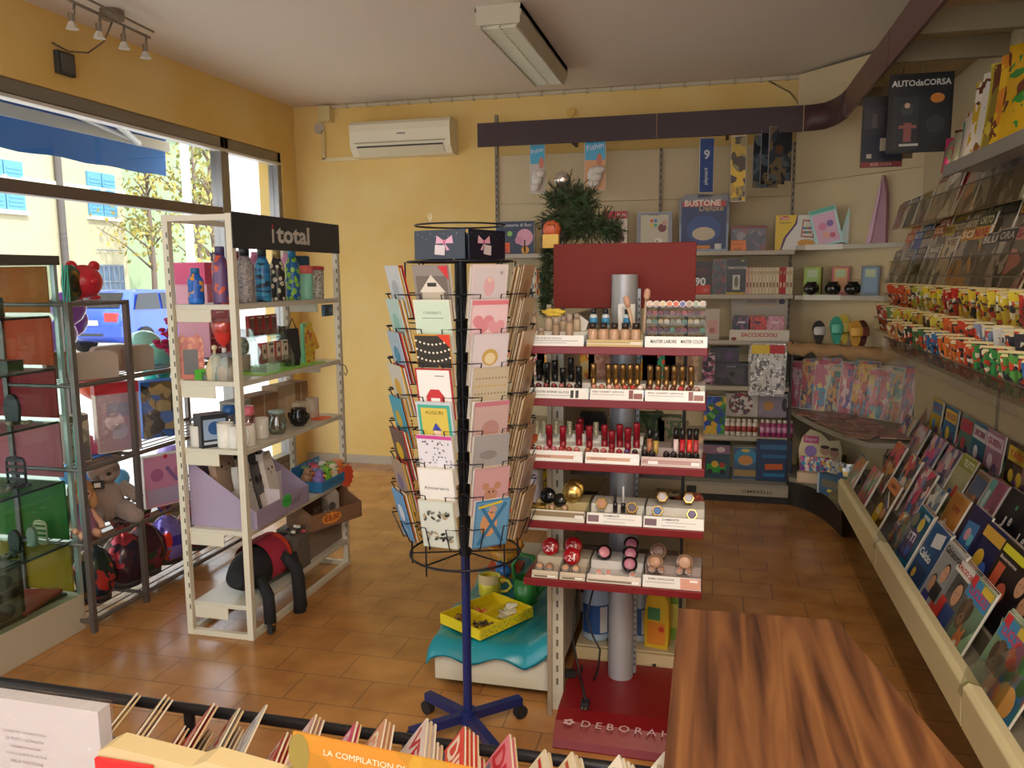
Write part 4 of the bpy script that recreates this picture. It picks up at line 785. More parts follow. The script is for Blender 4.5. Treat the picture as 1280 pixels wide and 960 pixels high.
b = B(); b.tube([(-.12, -.08, .07), (-.15, -.13, .02), (-.16, -.14, -.08)], [.022, .024, .024], blk, n=8); b.obj('shoulder_strap', t)
b = B(); b.box(-.17, -.15, -.12, -.14, -.13, -.07, mat('2A2A2A')); b.box(-.16, -.152, -.09, -.15, -.15, -.08, mat('E0A030')); b.obj('buckle', t)
b = B(); rows = []
for j in range(7):
    v = j/6; rr = math.sin(PI*min(1, v*.85+.08))**.6; rows.append([(.1+.24*v, .04+.07*rr*math.cos(a), max(.001, .1+.07*rr*math.sin(a)-.05*v)) for a in [2*PI*i/14 for i in range(14)]])
b = B().sheet(rows, mat('23262E', .85, bump=.3, bs=300), close=True); b.add(rows[-1], [tuple(range(14))[::-1]], mat('23262E', .85)); b.obj('front_pocket', t, sub=1)
t.scale = (1.18, 1.12, 1.2); t.location.y += .02
# ================================================================ GREETING CARD SPINNER
AX, AY = -.795, 2.50; navy = mat('1E2A6A', .35, .2); wire = mat('24242E', .4, .5)
SP = thing('card_spinner', 'tall revolving greeting card rack on a dark blue pole', 'card rack', (AX, AY, 0)); A0 = R(-94.9); TZ = [1.470-.103*k for k in range(8)]
B().cyl((0, 0, .06), (0, 0, .66), .0155, navy, n=18).obj('pole', SP)
B().cyl((0, 0, .66), (0, 0, 1.74), .02, mat('22262E', .4, .4), n=18).obj('inner_pole', SP)
b = B(); b.cyl((0, 0, .05), (0, 0, .1), .03, navy, n=16); b.obj('hub', SP)
for px, py in ((545, 878), (650, 878), (607, 925), (532, 914)):
    q = at(px, py, z=.06); d = Vector((q.x-AX, q.y-AY, 0)); d = d.normalized()*.215
    b = B(); n_ = Vector((-d.y, d.x, 0)).normalized()*.015
    vs = [(-n_.x, -n_.y, .06), (n_.x, n_.y, .06), (n_.x, n_.y, .09), (-n_.x, -n_.y, .09)]; b.add(vs+[(v[0]+d.x, v[1]+d.y, v[2]-.005) for v in vs], [(0, 1, 5, 4), (1, 2, 6, 5), (2, 3, 7, 6), (3, 0, 4, 7), (4, 5, 6, 7), (3, 2, 1, 0)], navy)
    lg = b.obj('base_leg', SP); b = B(); n2 = n_.normalized()
    b.cyl(tuple(d+n2*.012+Vector((0, 0, .025))), tuple(d-n2*.012+Vector((0, 0, .025))), .025, mat('1C1C20', .6), n=16); b.cyl((d.x, d.y, .03), (d.x, d.y, .075), .01, wire); b.obj('castor', lg)
b = B(); ring = [(math.cos(2*PI*i/32)*.2, math.sin(2*PI*i/32)*.2, .635) for i in range(32)]
b.tube([(x*.93, y*.93, .672) for x, y, z in ring], .004, wire, close=True); b.tube([(x*.85, y*.85, 1.645) for x, y, z in ring], .004, wire, close=True)
b.tube([(x*.72, y*.72, 1.76) for x, y, z in ring], .003, wire, close=True)
for k in range(8):
    a = A0+R(45)*k+R(22.5); rr = .165/math.cos(R(22.5)); b.cyl((rr*math.cos(a), rr*math.sin(a), .635), (rr*math.cos(a), rr*math.sin(a), 1.645), .003, wire, n=6)
    b.cyl((0, 0, .672), (.186*math.cos(a), .186*math.sin(a), .672), .003, wire, n=6); b.cyl((0, 0, 1.645), (.17*math.cos(a), .17*math.sin(a), 1.645), .003, wire, n=6)
b.obj('frame_wires', SP)
pk = B(); w = .062
for q in (-1, 1):
    pk.tube([(q*(w+.012), .0, .066), (q*(w+.012), -.03, .072), (q*(w+.01), -.08, .074), (q*(w-.028), -.084, .074), (q*(w-.028), -.054, -.002), (q*(w-.028), 0, -.004)], .0022, wire, n=5)
pk.tube([(-w-.012, 0, .058), (-w-.012, 0, -.004), (w+.012, 0, -.004), (w+.012, 0, .058)], .0022, wire, n=5)
pk0 = None; POCK = {}
for f in range(8):
    a = A0+R(45)*f
    for k, z in enumerate(TZ):
        if pk0 is None: pk0 = pk.obj('card_pocket', SP); o = pk0
        else: o = pk0.copy(); COL.objects.link(o)
        o.parent = SP; r = .152; o.location = (r*math.cos(a), r*math.sin(a), z); o.rotation_euler = (0, 0, a+PI/2)
        POCK[(f, k)] = (AX, AY, z, a)
# header with bow prints
hd = B(); S_ = .105
for k in range(4):
    hd.rot((0, 0, R(-109.2+90*k)+PI/2)); hd.box(-S_+.006, -S_-.003, 1.652, S_-.006, -S_, 1.742, mat('171A2C', .3)); hd.d = S_+.003; c = mat('DFA8C0', .4)
    u = .02 if k != 1 else -.02
    for q in (-1, 1): hd.pol([(u+.002*q, 1.708), (u+q*.03, 1.725), (u+q*.034, 1.700), (u+q*.003, 1.70)], c, 1); hd.pol([(u, 1.702), (u+q*.02, 1.68), (u+q*.008, 1.678)], c, 1)
    hd.disc(u, 1.705, .006, mat('C86A94'), 2); hd.rect(u-.018*(1 if k != 1 else -1), 1.68, .04, .03, mat('DCCFD4', .5), 2, a=-.1)
    for i in range(10): hd.disc(-S_+.02+.017*i, 1.73-.008*(i % 3), .0012, mat('C8C8D8'), 1, 6)
hd.T = Matrix.Identity(4); hd.obj('header', SP)
b = B(); b.tube([(-.09, -.03, 1.76), (-.09, -.03, 1.775), (-.083, -.03, 1.79), (-.09, -.03, 1.80), (-.097, -.03, 1.79), (-.09, -.03, 1.775)], .0025, mat('D8C8A8', .4)); b.obj('hook', SP)
# cards
Wc = .118; Hc = .165
def card(label, f, k, base, deco, loc_off=0, group=None, cw=Wc, ch=Hc, name='greeting_card', rr=None, dz=0, top=None):
    _, _, z, a = POCK[(f, k)]; r = .198-.0038*loc_off
    t = B(); t.d = .0015; t.box(-cw/2, -.0015, 0, cw/2, .0015, ch, mat(base, .4)); 
    if deco: deco(t, cw, ch)
    if top: t.rect(0, ch-.006, cw, .012, mat(top, .4), 1)
    o = t.obj(name); o.rotation_euler = (R(-13)*-1, 0, a+PI/2+.01*((f*7+k*3+loc_off*5) % 5-2))
    tag(o, label, 'greeting card', group); o.location = (AX+(r)*math.cos(a), AY+(r)*math.sin(a), z+.002+dz); return o
def lean():
    pass
dk_ = lambda h: mat(h, .4)
def d_house(b, w, h): b.rect(0, h*.45, w*.86, h*.7, dk_('6E6662'), 1); b.pol([(-w*.36, h*.5), (0, h*.82), (w*.36, h*.5)], dk_('D8D0C4'), 2); b.rect(0, h*.35, w*.6, h*.3, dk_('B8AE9C'), 2); b.rect(0, h*.64, .03, .012, dk_('3A3634'), 3); b.pol([(w*.2, h*.98), (w*.48, h*.98), (w*.48, h*.72)], dk_('C8323A'), 3)
def d_mint(b, w, h): b.rect(0, h*.5, w*.9, h*.92, dk_('C8DCC8'), 1); b.txt('CONGRATS', 0, h*.76, w*.5, dk_('6A7A70')); b.rect(0, h*.66, w*.6, .003, dk_('9AA89E'), 2); b.disc(-w*.2, h*.28, .013, dk_('3A4440'), 2); b.disc(.002, h*.22, .012, dk_('D86A70'), 2); b.disc(.02, h*.24, .009, dk_('F0E8E0'), 3); b.rect(-w*.2, h*.15, .003, h*.2, dk_('3A4440'), 2)
def d_garland(b, w, h):
    b.rect(0, h*.5, w*.95, h*.95, dk_('35332F'), 1)
    for j in range(3):
        for i in range(9): u = (i/8-.5)*w*.9; b.disc(u, h*(.88-.16*j)-.012*math.sin(PI*i/8), .0035, dk_('EDE6D4'), 2, 8)
    b.star(.02, h*.3, .02, dk_('C88A48'), 2, 5, .5); b.pol([(w*.15, h), (w*.5, h), (w*.5, h*.75)], dk_('D8442E'), 3)
def d_arch(b, w, h): b.rect(0, h*.5, w*.9, h*.94, dk_('F2EEEA'), 1); b.pol([(-.028, .02), (.028, .02), (.03, .075), (.014, .098), (-.014, .098), (-.03, .075)], dk_('C83A40'), 2); b.pol([(-.015, .02), (.015, .02), (.015, .07), (-.015, .07)], dk_('F2EEEA'), 3); b.rect(.02, h*.86, .03, .003, dk_('8A8480'), 2)
def d_wiz(b, w, h): b.rect(0, h*.5, w*.9, h*.9, dk_('4AB098'), 1); b.rect(0, h*.52, w*.74, h*.74, dk_('DCC45A'), 2); b.disc(0, h*.26, .02, dk_('6A4AA0'), 3); b.disc(.005, h*.4, .012, dk_('E8C8B0'), 4); b.pol([(-.012, h*.44), (.02, h*.44), (.002, h*.6)], dk_('3A4AA8'), 4); b.txt('AUGURI', 0, h*.8, w*.5, dk_('6A5420'), 3)
def d_squig(b, w, h):
    rd = random.Random(5)
    for i in range(60): b.disc((rd.random()-.5)*w*.9, rd.random()*h*.86+.005, .0045, dk_(rd.choice(['3A3A48', '6A6A78', '8A8490'])), 1, 5, .0022, rd.random()*3)
def d_anni(b, w, h): b.rect(0, h*.5, w*.92, h*.95, dk_('F4F0EC'), 1); b.txt('Anniversario', 0, h*.6, w*.7, dk_('3A3634'), 2); [b.pol([(-.045+.022*i, .02), (-.03+.022*i, .045+.006*(i % 2)), (-.015+.022*i, .02)], dk_(('C89A68', 'B88450')[i % 2]), 2+i % 2) for i in range(4)]
def d_leaf(b, w, h):
    b.rect(0, h*.5, w*.94, h*.95, dk_('DDE4DC'), 1); rd = random.Random(8)
    for z in (.68, .26):
        for i in range(16): b.disc((rd.random()-.5)*w*.75, h*z+(rd.random()-.5)*.03, .01, dk_(rd.choice(['4A504C', '8A9088', '2E3432', 'B8A888'])), 2+i % 3, 6, .005, rd.random()*3)
def d_bride(b, w, h): b.rect(0, h*.48, w*.9, h*.9, dk_('CFC4C8'), 1); b.disc(0, h*.6, .018, dk_('D8A8B0'), 2, rz=.03); b.disc(0, h*.72, .008, dk_('E0C0B0'), 3); b.disc(w*.32, h*.85, .006, dk_('A89CA0'), 2)
def d_hearts(b, w, h): b.rect(0, h*.5, w*.94, h*.9, dk_('E4C4CA'), 1); b.rect(0, h*.94, w, h*.08, dk_('D87A84'), 2); b.heart(-.02, h*.55, .035, dk_('D88A94'), 2); b.heart(.022, h*.48, .03, dk_('DC9AA2'), 3)
def d_gold(b, w, h): b.rect(0, h*.5, w*.94, h*.94, dk_('D8CCD0'), 1); b.disc(0, h*.55, .027, dk_('C8A45A'), 2); b.disc(0, h*.53, .018, dk_('E4D0A8'), 3)
def d_lace(b, w, h):
    b.rect(0, h*.5, w*.94, h*.94, dk_('C4B49A'), 1); 
    for j in range(5):
        for i in range(10): b.disc((i/9-.5)*w*.82, h*(.2+.15*j), .003, dk_('8A7860' if j != 3 else 'C8A040'), 2, 6)
def d_blush(b, w, h): b.rect(0, h*.5, w*.94, h*.9, dk_('C8A8A4'), 1); b.disc(.0, h*.45, .03, dk_('B88A84'), 2); b.rect(0, h*.95, w, h*.08, dk_('C87A88'), 2)
def d_grey(b, w, h): b.rect(0, h*.5, w*.94, h*.9, dk_('A4A0A0'), 1); b.disc(-.01, h*.6, .03, dk_('8C8888'), 2, rz=.015); b.rect(.01, h*.3, w*.5, .004, dk_('6A6668'), 2); b.disc(.012, h*.12, .008, dk_('2A2A2C'), 3)
def d_pinkbear(b, w, h): b.rect(0, h*.5, w*.94, h*.9, dk_('D0A0A4'), 1); b.disc(0, h*.45, .022, dk_('C08C70'), 2); b.disc(-.02, h*.62, .012, dk_('C08C70'), 2); b.disc(.02, h*.62, .012, dk_('C08C70'), 2); b.disc(-.007, h*.5, .003, dk_('2A2020'), 3); b.disc(.007, h*.5, .003, dk_('2A2020'), 3)
def d_x(b, w, h): b.rect(0, h*.5, w*.94, h*.94, dk_('6AA0C8'), 1); b.disc(-.01, h*.5, .03, dk_('D8A070'), 2, 10, .045); b.rect(0, h*.5, .012, h*1.0, dk_('3A78A8'), 3, .55); b.rect(0, h*.5, .012, h*1.0, dk_('3A78A8'), 3, -.55); b.disc(.0, h*.8, .014, dk_('C8A090'), 2); b.pol([(-.05, h*.9), (.03, h*.98), (.03, h*.93), (-.05, h*.85)], dk_('E0C83A'), 4)
rows_w = ['top', 'second', 'third', 'fourth', 'fifth', 'sixth', 'seventh', 'lowest']
LF = [('grey snowy house card with red corner', '8C8480', d_house), ('mint congratulation card with small flowers', 'D4DCCE', d_mint), ('dark card with garlands and gold star', 'C8923A', d_garland), ('white card with a red archway', 'B83A3C', d_arch), ('yellow and teal card with a little wizard', 'C8D0DC', d_wiz), ('white card with dark squiggles and pink edge', 'E8E4EC', d_squig), ('white anniversary card with brown rooftops', 'ECE8E2', d_anni), ('pale card with grey leaves', 'D0D8CE', d_leaf)]
RF = [('pale card with a pink bride', 'D8C8C8', d_bride), ('pink card with two hearts', 'DCB8BC', d_hearts), ('pale card with a gold wreath', 'D0C4CA', d_gold), ('beige lace patterned card', 'C0B098', d_lace), ('dusky pink card with a round motif', 'BC9C98', d_blush), ('grey card with a faint oval drawing', 'A8A0A0', d_grey), ('pink card with a brown bear', 'C89CA0', d_pinkbear), ('blue card with crossed ribbons and orange shapes', '4A88B8', d_x)]
def plainart(c1, c2):
    return lambda b, w, h: (b.rect(0, h*.5, w*.9, h*.92, dk_(c1), 1), b.disc(0, h*.55, w*.25, dk_(c2), 2), b.rect(0, h*.2, w*.5, .004, dk_(c2), 2))
LSc = [('C8CCD0', 'A8ACB4'), ('B8D0C8', '8ABCB0'), ('A8B8C8', '3A88A8'), ('D0C8B8', 'D8A83A'), ('4AA0B8', 'C8A83A'), ('6A5048', 'D8B02A'), ('A8907A', '7A6A90'), ('6AA0D0', 'E0E0E8')]
RSc = [('B89C7A', 'A07A5A'), ('B8A48A', '9A846A'), ('C0A07C', 'A87850'), ('B09470', '8A6A4A'), ('B89870', 'A08058'), ('A89078', '8A7460'), ('B0988A', '98807A'), ('A88C6C', '8E7454')]
sides_ = [(0, 'left front', [(n, b_, d) for n, b_, d in LF]), (1, 'right front', RF), (-1, 'far left', [('silvery wrapped card', a, plainart(a, c)) if i in (0, 2, 3) else ('coloured card', a, plainart(a, c)) for i, (a, c) in enumerate(LSc)]), (2, 'far right', [('tan envelope card', a, plainart(a, c)) for a, c in RSc])]
ecols = ('E8E0D0', 'D8C8B0', 'E4DCD4', 'C8B8A0', 'D8D0C8', 'F0ECE4')
for f, side, L_ in sides_:
    ff = f % 8
    for k in range(8):
        nm, bc, dc = L_[k]; n = 5 if f == 2 else 3 if f in (-1, 0) else 4
        card('%s, %s pocket, %s of the card rack' % (nm, rows_w[k], side), ff, k, bc, dc, top=('D0509A' if nm.startswith('white card with dark') else None), dz=.0)
        for j in range(1, n+1):
            card('%s plain card behind the front one, %s pocket, %s of card rack' % (ORD[j-1], rows_w[k], side), ff, k, ('C83A34', 'D8A83A', 'C8762E')[(k+j) % 3] if (f == -1 and j % 2) else ecols[(k*3+j*2+f) % 6] if f != 2 else ('B89C7A', 'A88A68', 'D0BC9C')[(j+k) % 3], None, j*1.6, 'plain cards in the %s pocket, %s side' % (rows_w[k], side), cw=Wc-.004*(j % 2), ch=Hc-.004*((j+k) % 3))
# ================================================================ RED COSMETICS STAND
dred = mat('780E15', .42); DBX0, DBX1 = -.603, -.011; DZ = (1.37, 1.197, .985, .78, .577); DF, DBk = 2.55, 2.80
DS = thing('cosmetics_stand', 'cosmetics stand with five red shelves on a grey column', 'display stand', (-.303, 2.86, 0)); ox, oy = DS.location.x, DS.location.y
b = B(); b.prism([(2.95-oy, 0), (2.95-oy, .105), (2.60-oy, .092), (2.545-oy, .075), (2.50-oy, .03), (2.49-oy, 0)], -.492-ox, .10-ox, dred, 'x'); base = b.obj('base', DS, bev=.006)
b = B(); s0 = math.atan2(.013, .35); b.rot((-PI/2+s0, 0, 0), (0, 2.60-oy, .092)); b.d = .0003
t_ = B()
# lettering lies on the sloping top of the base
def on_base(u, v): return (u-ox, v-oy, .092+(v-2.60)*.013/.35+.0012)
vs, fs, tw, th = text_mesh('D E B O R A H', .0)
_q0 = at(727, 904, z=.091); u0, u1, vv = _q0.x, xsolve(838, _q0.y, .091), _q0.y; _ue = xsolve(711, _q0.y, .091)
t_.add([on_base((u0+u1)/2+p.x*(u1-u0)/tw, vv+p.y*(.036/th)) for p in vs], fs, mat('D8B8BC', .5)); t_.obj('lettering', base)
e_ = B()
for k in range(5): a = 2*PI*k/5; e_.add([on_base(_ue+.012*math.cos(a)+.009*math.cos(2*PI*i/10), vv+.012*math.sin(a)+.006*math.sin(2*PI*i/10)) for i in range(10)], [tuple(range(10))], mat('D8B8BC', .5))
e_.obj('emblem', base)
b = B(); b.cyl((0, 0, .1), (0, 0, 1.6), .047, mat('A9A9AC', .4, .3), n=28); b.box(.047, -.012, .12, .058, .012, 1.55, mat('8A8A8C', .4, .4)); 
for k in range(60): b.box(.05, -.0135, .15+k*.023, .055, -.012, .16+k*.023, mat('2A2A2C'))
b.obj('column', DS)
b = B(); b.box(-.573-ox, 2.93-oy, 1.478, -.06-ox, 2.95-oy, 1.712, mat('74180F', .7)); b.box(-.03, .047, 1.5, .03, 2.935-oy, 1.58, mat('8A8A8C', .4)); b.obj('header_board', DS, bev=.003)
for i, z in enumerate(DZ):
    b = B(); b.box(DBX0-ox, DF-oy, z-.01, DBX1-ox, DBk-oy, z, dred); b.box(DBX0-ox, DF-oy-.004, z-.024, DBX1-ox, DF-oy+.006, z+.001, dred); b.box(-.06, DBk-oy, z-.02, .06, -.03, z, dred); b.obj('red_shelf', DS, bev=.002)
def X(px, y, z): return xsolve(px, y, z)
def tray(i, px0, px1, lab, body='E4E0D8', strip='ECEAE6', hh=.034, texts=(), steps=2, depth=.2, art=None):
    z = DZ[i]+.0005; x0 = X(px0, DF+.005, z+.02); x1 = X(px1, DF+.005, z+.02); w = x1-x0; t = thing('tester_tray', lab, 'tester tray', ((x0+x1)/2, DF+.012, z)); m = mat(body, .35) if isinstance(body, str) else body
    b = B(); b.box(-w/2, 0, 0, w/2, depth, .012, m)
    for k in range(1, steps): b.box(-w/2, depth*k/steps, 0, w/2, depth, .012+.028*k, m)
    b.obj('base', t)
    b = B(); b.prism([(-.004, 0), (0, 0), (.012, hh), (.008, hh)], -w/2, w/2, mat(strip, .35), 'x'); b.obj('front_strip', t)
    b = B(); 
    def P(u, v, l=1): return (u, -.0042+.012*v/hh-.0006*l, v)
    def R_(u, v, ww, h2, c, l=1): b.add([P(u-ww/2, v-h2/2, l), P(u+ww/2, v-h2/2, l), P(u+ww/2, v+h2/2, l), P(u-ww/2, v+h2/2, l)], [(0, 1, 2, 3)], mat(c, .4))
    for tx in texts:
        if tx[0] == 'r': R_(tx[1]*w, tx[2]*hh, tx[3]*w, tx[4]*hh, tx[5], tx[6] if len(tx) > 6 else 1)
        else:
            vs, fs, tw, th = text_mesh(tx[0], .01); ww = tx[3]*w; h2 = tx[4]*hh
            b.add([P(tx[1]*w+p.x*ww/tw, tx[2]*hh+p.y*h2/th, 2) for p in vs], fs, mat(tx[5], .5))
    if texts: b.obj('print', t)
    for q in (-1, 1): b = B(); b.prism([(0, 0), (depth, 0), (depth, .05), (.05, .035), (0, hh)], q*w/2-.0015, q*w/2+.0015, glass('F0F2F2', .15), 'x'); b.obj('side', t)
    return (x0+x1)/2, w, z
lines = (('r', 0, .5, .8, .06, '9A9A9E'), ('r', -.1, .3, .6, .05, 'A8A8AC'))
# --- first shelf
tray(0, 659, 729, 'white tray of tan foundation testers on the top red shelf', texts=(('FOUNDATION', -.15, .72, .5, .16, '7A7A80'),)+lines, steps=2)
tray(0, 733, 803, 'gold edged tray of foundation bottles on the top red shelf', 'D8C8A0', 'C8B080', texts=(('r', 0, .5, .9, .2, '7A6440'), ('r', .38, .5, .2, .35, 'E8E4DC', 2)), hh=.022)
tray(0, 806, 884, 'white base strip of the nail polish rack on the top red shelf', texts=(('MASTER LABORE', -.2, .55, .42, .3, '2A2A2E'), ('MASTER COLOR', .26, .55, .36, .3, '2A2A2E')), steps=1, depth=.12)
def cyl_item(name, lab, cat, px, i, dy, prof, m, dz=0, cap=None, capm=None, group=None, n=14, tilt=0, lean=0):
    y = DF+.012+dy; z = DZ[i]+.013+dz; x = X(px, y, z+prof[-1][1]*.5)
    t = thing(name, lab, cat, (x, y, z), group=group, rx=tilt, ry=lean); B().lathe(prof, m, n=n).obj('body', t)
    if cap: B().lathe(cap, capm, n=n).obj('cap', t)
    return t
tan = ('B8A088', 'A88C70', 'C4AC90', '9A8068')
for k, px in enumerate((667, 676, 686, 695, 704, 712, 721)):
    h = (.075, .045, .07, .08, .05, .09, .06)[k]; dy = .03 if k % 2 else .11; dz = 0 if k % 2 else .028
    cyl_item('foundation_tester', 'matt tan foundation tester, %s of the white tray on the top red shelf' % nth(k, 7), 'foundation tester', px, 0, dy, [(.011, 0), (.013, .003), (.013, h*.6), (.01, h*.7)], mat(tan[k % 4], .5), dz, [(.010, h*.7), (.0095, h), (0, h)], mat('A89484', .5))
b = B()
for k in range(6): a = k*1.05; b.ball((.02*math.cos(a), 0, .0+.008*math.sin(a)), (.02, .012, .007), mat('E0C048', .6), 8, 5)
for k in (-1, 1): b.tube([(0, 0, 0), (k*.04, 0, .004)], .005, mat('E0C048', .6))
solo(b, 'silk_flower', 'yellow silk flower lying over the tan foundation testers', 'flower', (X(692, DF+.1, 1.47), DF+.1, 1.475))
for k in range(5):
    px = 741+13.5*k; cyl_item('foundation_bottle', 'beige foundation bottle, %s of the front five on top red shelf' % nth(k, 5), 'foundation bottle', px, 0, .03, [(.015, 0), (.0165, .003), (.0165, .038), (.011, .043)], mat('C09A7C', .25), 0, [(.012, .043), (.012, .062), (0, .062)], mat('2E2622', .3))
for k, px in enumerate((742, 757, 784)):
    t = cyl_item('primer_bottle', 'primer bottle with blue label, %s of the three on top red shelf' % nth(k, 3), 'bottle', px, 0, .12, [(.012, 0), (.013, .003), (.013, .04), (.009, .046)], mat('C8D0D4', .2), .04, [(.009, .046), (.009, .062), (0, .062)], mat('22242A', .3))
    b = B(); b.lathe([(.0134, .01), (.0134, .034)], mat('3A8AB8', .4), n=14); b.obj('label', t)
for k, (px, lab) in enumerate(((793, 'pale makeup brush leaning beside the column'), (805, 'upright pale makeup brush left of the nail polish rack'))):
    t = thing('makeup_brush', lab, 'brush', (X(px, DF+.1, 1.43), DF+.10, DZ[0]+.04), ry=R(-14 if k == 0 else 4)); B().cyl((0, 0, 0), (0, 0, .085+.02*k), .006, mat('C8A888', .4)).obj('handle', t); B().lathe([(.006, .085+.02*k), (.011, .10+.02*k), (.009, .12+.02*k), (0, .125+.02*k)], mat('C89A80', .8)).obj('bristles', t)
b = B(); b.box(-.028, -.001, 0, .028, .001, .09, mat('E0DCD4', .5)); solo(b, 'paper_card', 'blank white card standing in front of the grey column', 'card', (X(783, DF+.17, 1.45), DF+.17, DZ[0]+.041), rz=.1)
b = B(); b.pol([(-.03, 0), (.02, 0), (.03, .03), (-.01, .06)], mat('E0DCD4', .5)); b.box(-.03, 0, 0, .02, .001, .02, mat('E0DCD4')); solo(b, 'paper_card', 'folded white paper corner behind the tan testers', 'card', (X(725, DF+.17, 1.45), DF+.17, DZ[0]+.041))
# nail polish rack
px0, px1 = 808, 882; x0 = X(px0, DF+.06, 1.45); x1 = X(px1, DF+.06, 1.45); w = x1-x0
t = thing('nail_polish_rack', 'clear acrylic rack of nail polishes at the right of the top red shelf', 'rack', ((x0+x1)/2, DF+.05, DZ[0]+.014))
b = B(); ac = glass('F0EEEA', .02)
for k in range(6): b.box(-w/2+w*k/5-.001, -.0, 0, -w/2+w*k/5+.001, .05, .135, ac)
b.obj('dividers', t)
for j in range(5): b = B(); b.box(-w/2, 0, .027*j, w/2, .05, .027*j+.002, ac); b.box(-w/2, -.002, .027*j, w/2, 0, .027*j+.008, ac); b.obj('tier', t)
cl = [['D8B8A8', 'C8A890', 'D8C090', 'E08050', 'D86048', '6A68B0', 'A8907A', '9AA890', 'C0B0A0'], ['6A3038', '8A3A3A', '6A2A30', '4A2428', '7A5048'], ['8A8A7A', '4A6A58', '9A8A6A', 'A8A090', '6A6A58'], ['5A1E28', '6A2430', '48182A', '3A1A24', '3A6A50'], ['4A1420', '5A1824', '3A1018', '4A141E', '3A1018']]
lo = t.location
for j in range(5):
    n = 9 if j == 0 else 10
    for k in range(n):
        c = cl[j][k % len(cl[j])]; xx = lo.x-w/2+w*(k+.5)/n; zz = lo.z+.027*(4-j)+.003
        if j == 0:
            b = B(); b.cyl((0, 0, .0105), (0, .03, .0105), .0105, mat('E4DCCC', .3), n=12); b.cyl((0, -.001, .0105), (0, 0, .0105), .0078, mat(c, .45), n=12)
            solo(b, 'polish_pot', 'round colour pot in the top row of the nail polish rack, %s' % nth(k, n), 'colour pot', (xx, lo.y+.002, zz+.0))
        else:
            b = B(); b.cyl((0, .0, .0088), (0, .028, .0088), .0085, mat(c, .4), n=10); b.cyl((0, .028, .0088), (0, .044, .0088), .005, mat('2A2628', .4), n=8)
            solo(b, 'nail_polish', 'small nail polish lying in row %s of the acrylic rack, %s' % (('one', 'two', 'three', 'four', 'five')[j], nth(k, n)), 'nail polish', (xx, lo.y+.002, zz))
# --- second shelf
tray(1, 657, 735, 'white tray of black lipsticks on the second red shelf', texts=(('SMOOTH SHINE GLOSS', -.12, .62, .62, .2, '3A3A40'), ('r', .24, .45, .05, .7, '2A2A2E'), ('r', .32, .45, .05, .7, '2A2A2E'), ('r', -.1, .3, .6, .05, '9A9AA0')))
tray(1, 737, 804, 'middle tray of gold lipsticks on the second red shelf', texts=(('RED CARPET LIPSTICK', -.15, .75, .6, .16, '6A5A50'), ('r', -.15, .5, .6, .05, 'A8A0A0'), ('r', .27, .55, .08, .8, '7A3A3E'), ('r', .4, .4, .16, .5, '8A4A44')))
tray(1, 806, 881, 'right tray of gold lipsticks on the second red shelf', texts=(('RED CARPET LIPSTICK', -.15, .75, .6, .16, '6A5A50'), ('r', -.15, .5, .6, .05, 'A8A0A0'), ('r', .27, .55, .08, .8, '7A3A3E'), ('r', .4, .4, .16, .5, '8A4A44')))
def lipstick(px, i, dy, dz, h, c, lab, band=None, r=.0105, tip=None, sq=False, group=None, bandc='D8B070', met=.0, rough=.25, taper=1):
    y = DF+.012+dy; z = DZ[i]+.013+dz; x = X(px, y, z+h*.5); t = thing('lipstick', lab, 'lipstick', (x, y, z), rx=R(6), group=group)
    B().lathe([(r*.95, 0), (r, .002), (r, h*.4)], mat(bandc, .25, .7) if band else mat(c, rough, met), n=14).obj('barrel', t)
    B().lathe([(r*1.06, h*.4), (r*1.06, h*.97), (r*.95*taper, h), (0, h)], mat(c, rough, met), n=14).obj('cap', t); return t
for k in range(7): lipstick(664+10*k, 1, .12 if k % 2 else .075, .03 if k % 2 else .012, (.078, .07, .085, .07, .068, .08, .075)[k], '1B1A1C', 'black lipstick, %s in the left tray of the second red shelf' % nth(k, 7))
for k, px in enumerate((742, 761, 770, 779, 788, 797)): lipstick(px, 1, .10, .02, .075, 'A8814A', 'gold capped lipstick, %s in the middle tray of the second red shelf' % nth(k, 6), met=.8, rough=.28, r=.0098)
for k, px in enumerate((813, 823, 833, 843, 853, 864)): lipstick(px, 1, .10, .02, .072, 'A07C4E', 'bronze capped lipstick, %s in the right tray of the second red shelf' % nth(k, 6), met=.8, rough=.28, r=.0095)
def dome(px, i, c, lab, dy=.022, dz=.012, r=.011, base='3A2A24'):
    y = DF+.012+dy; z = DZ[i]+.014+dz; x = X(px, y, z+.01); t = thing('colour_tester', lab, 'colour tester', (x, y, z), rx=R(15)); B().lathe([(r*.8, 0), (r, .004), (r, .012), (r*.9, .016)], mat(base, .3), n=12).obj('holder', t); B().ball((0, -.003, .016), (r*.82, r*.7, r*.8), mat(c, .2), 12, 8).obj('colour', t)
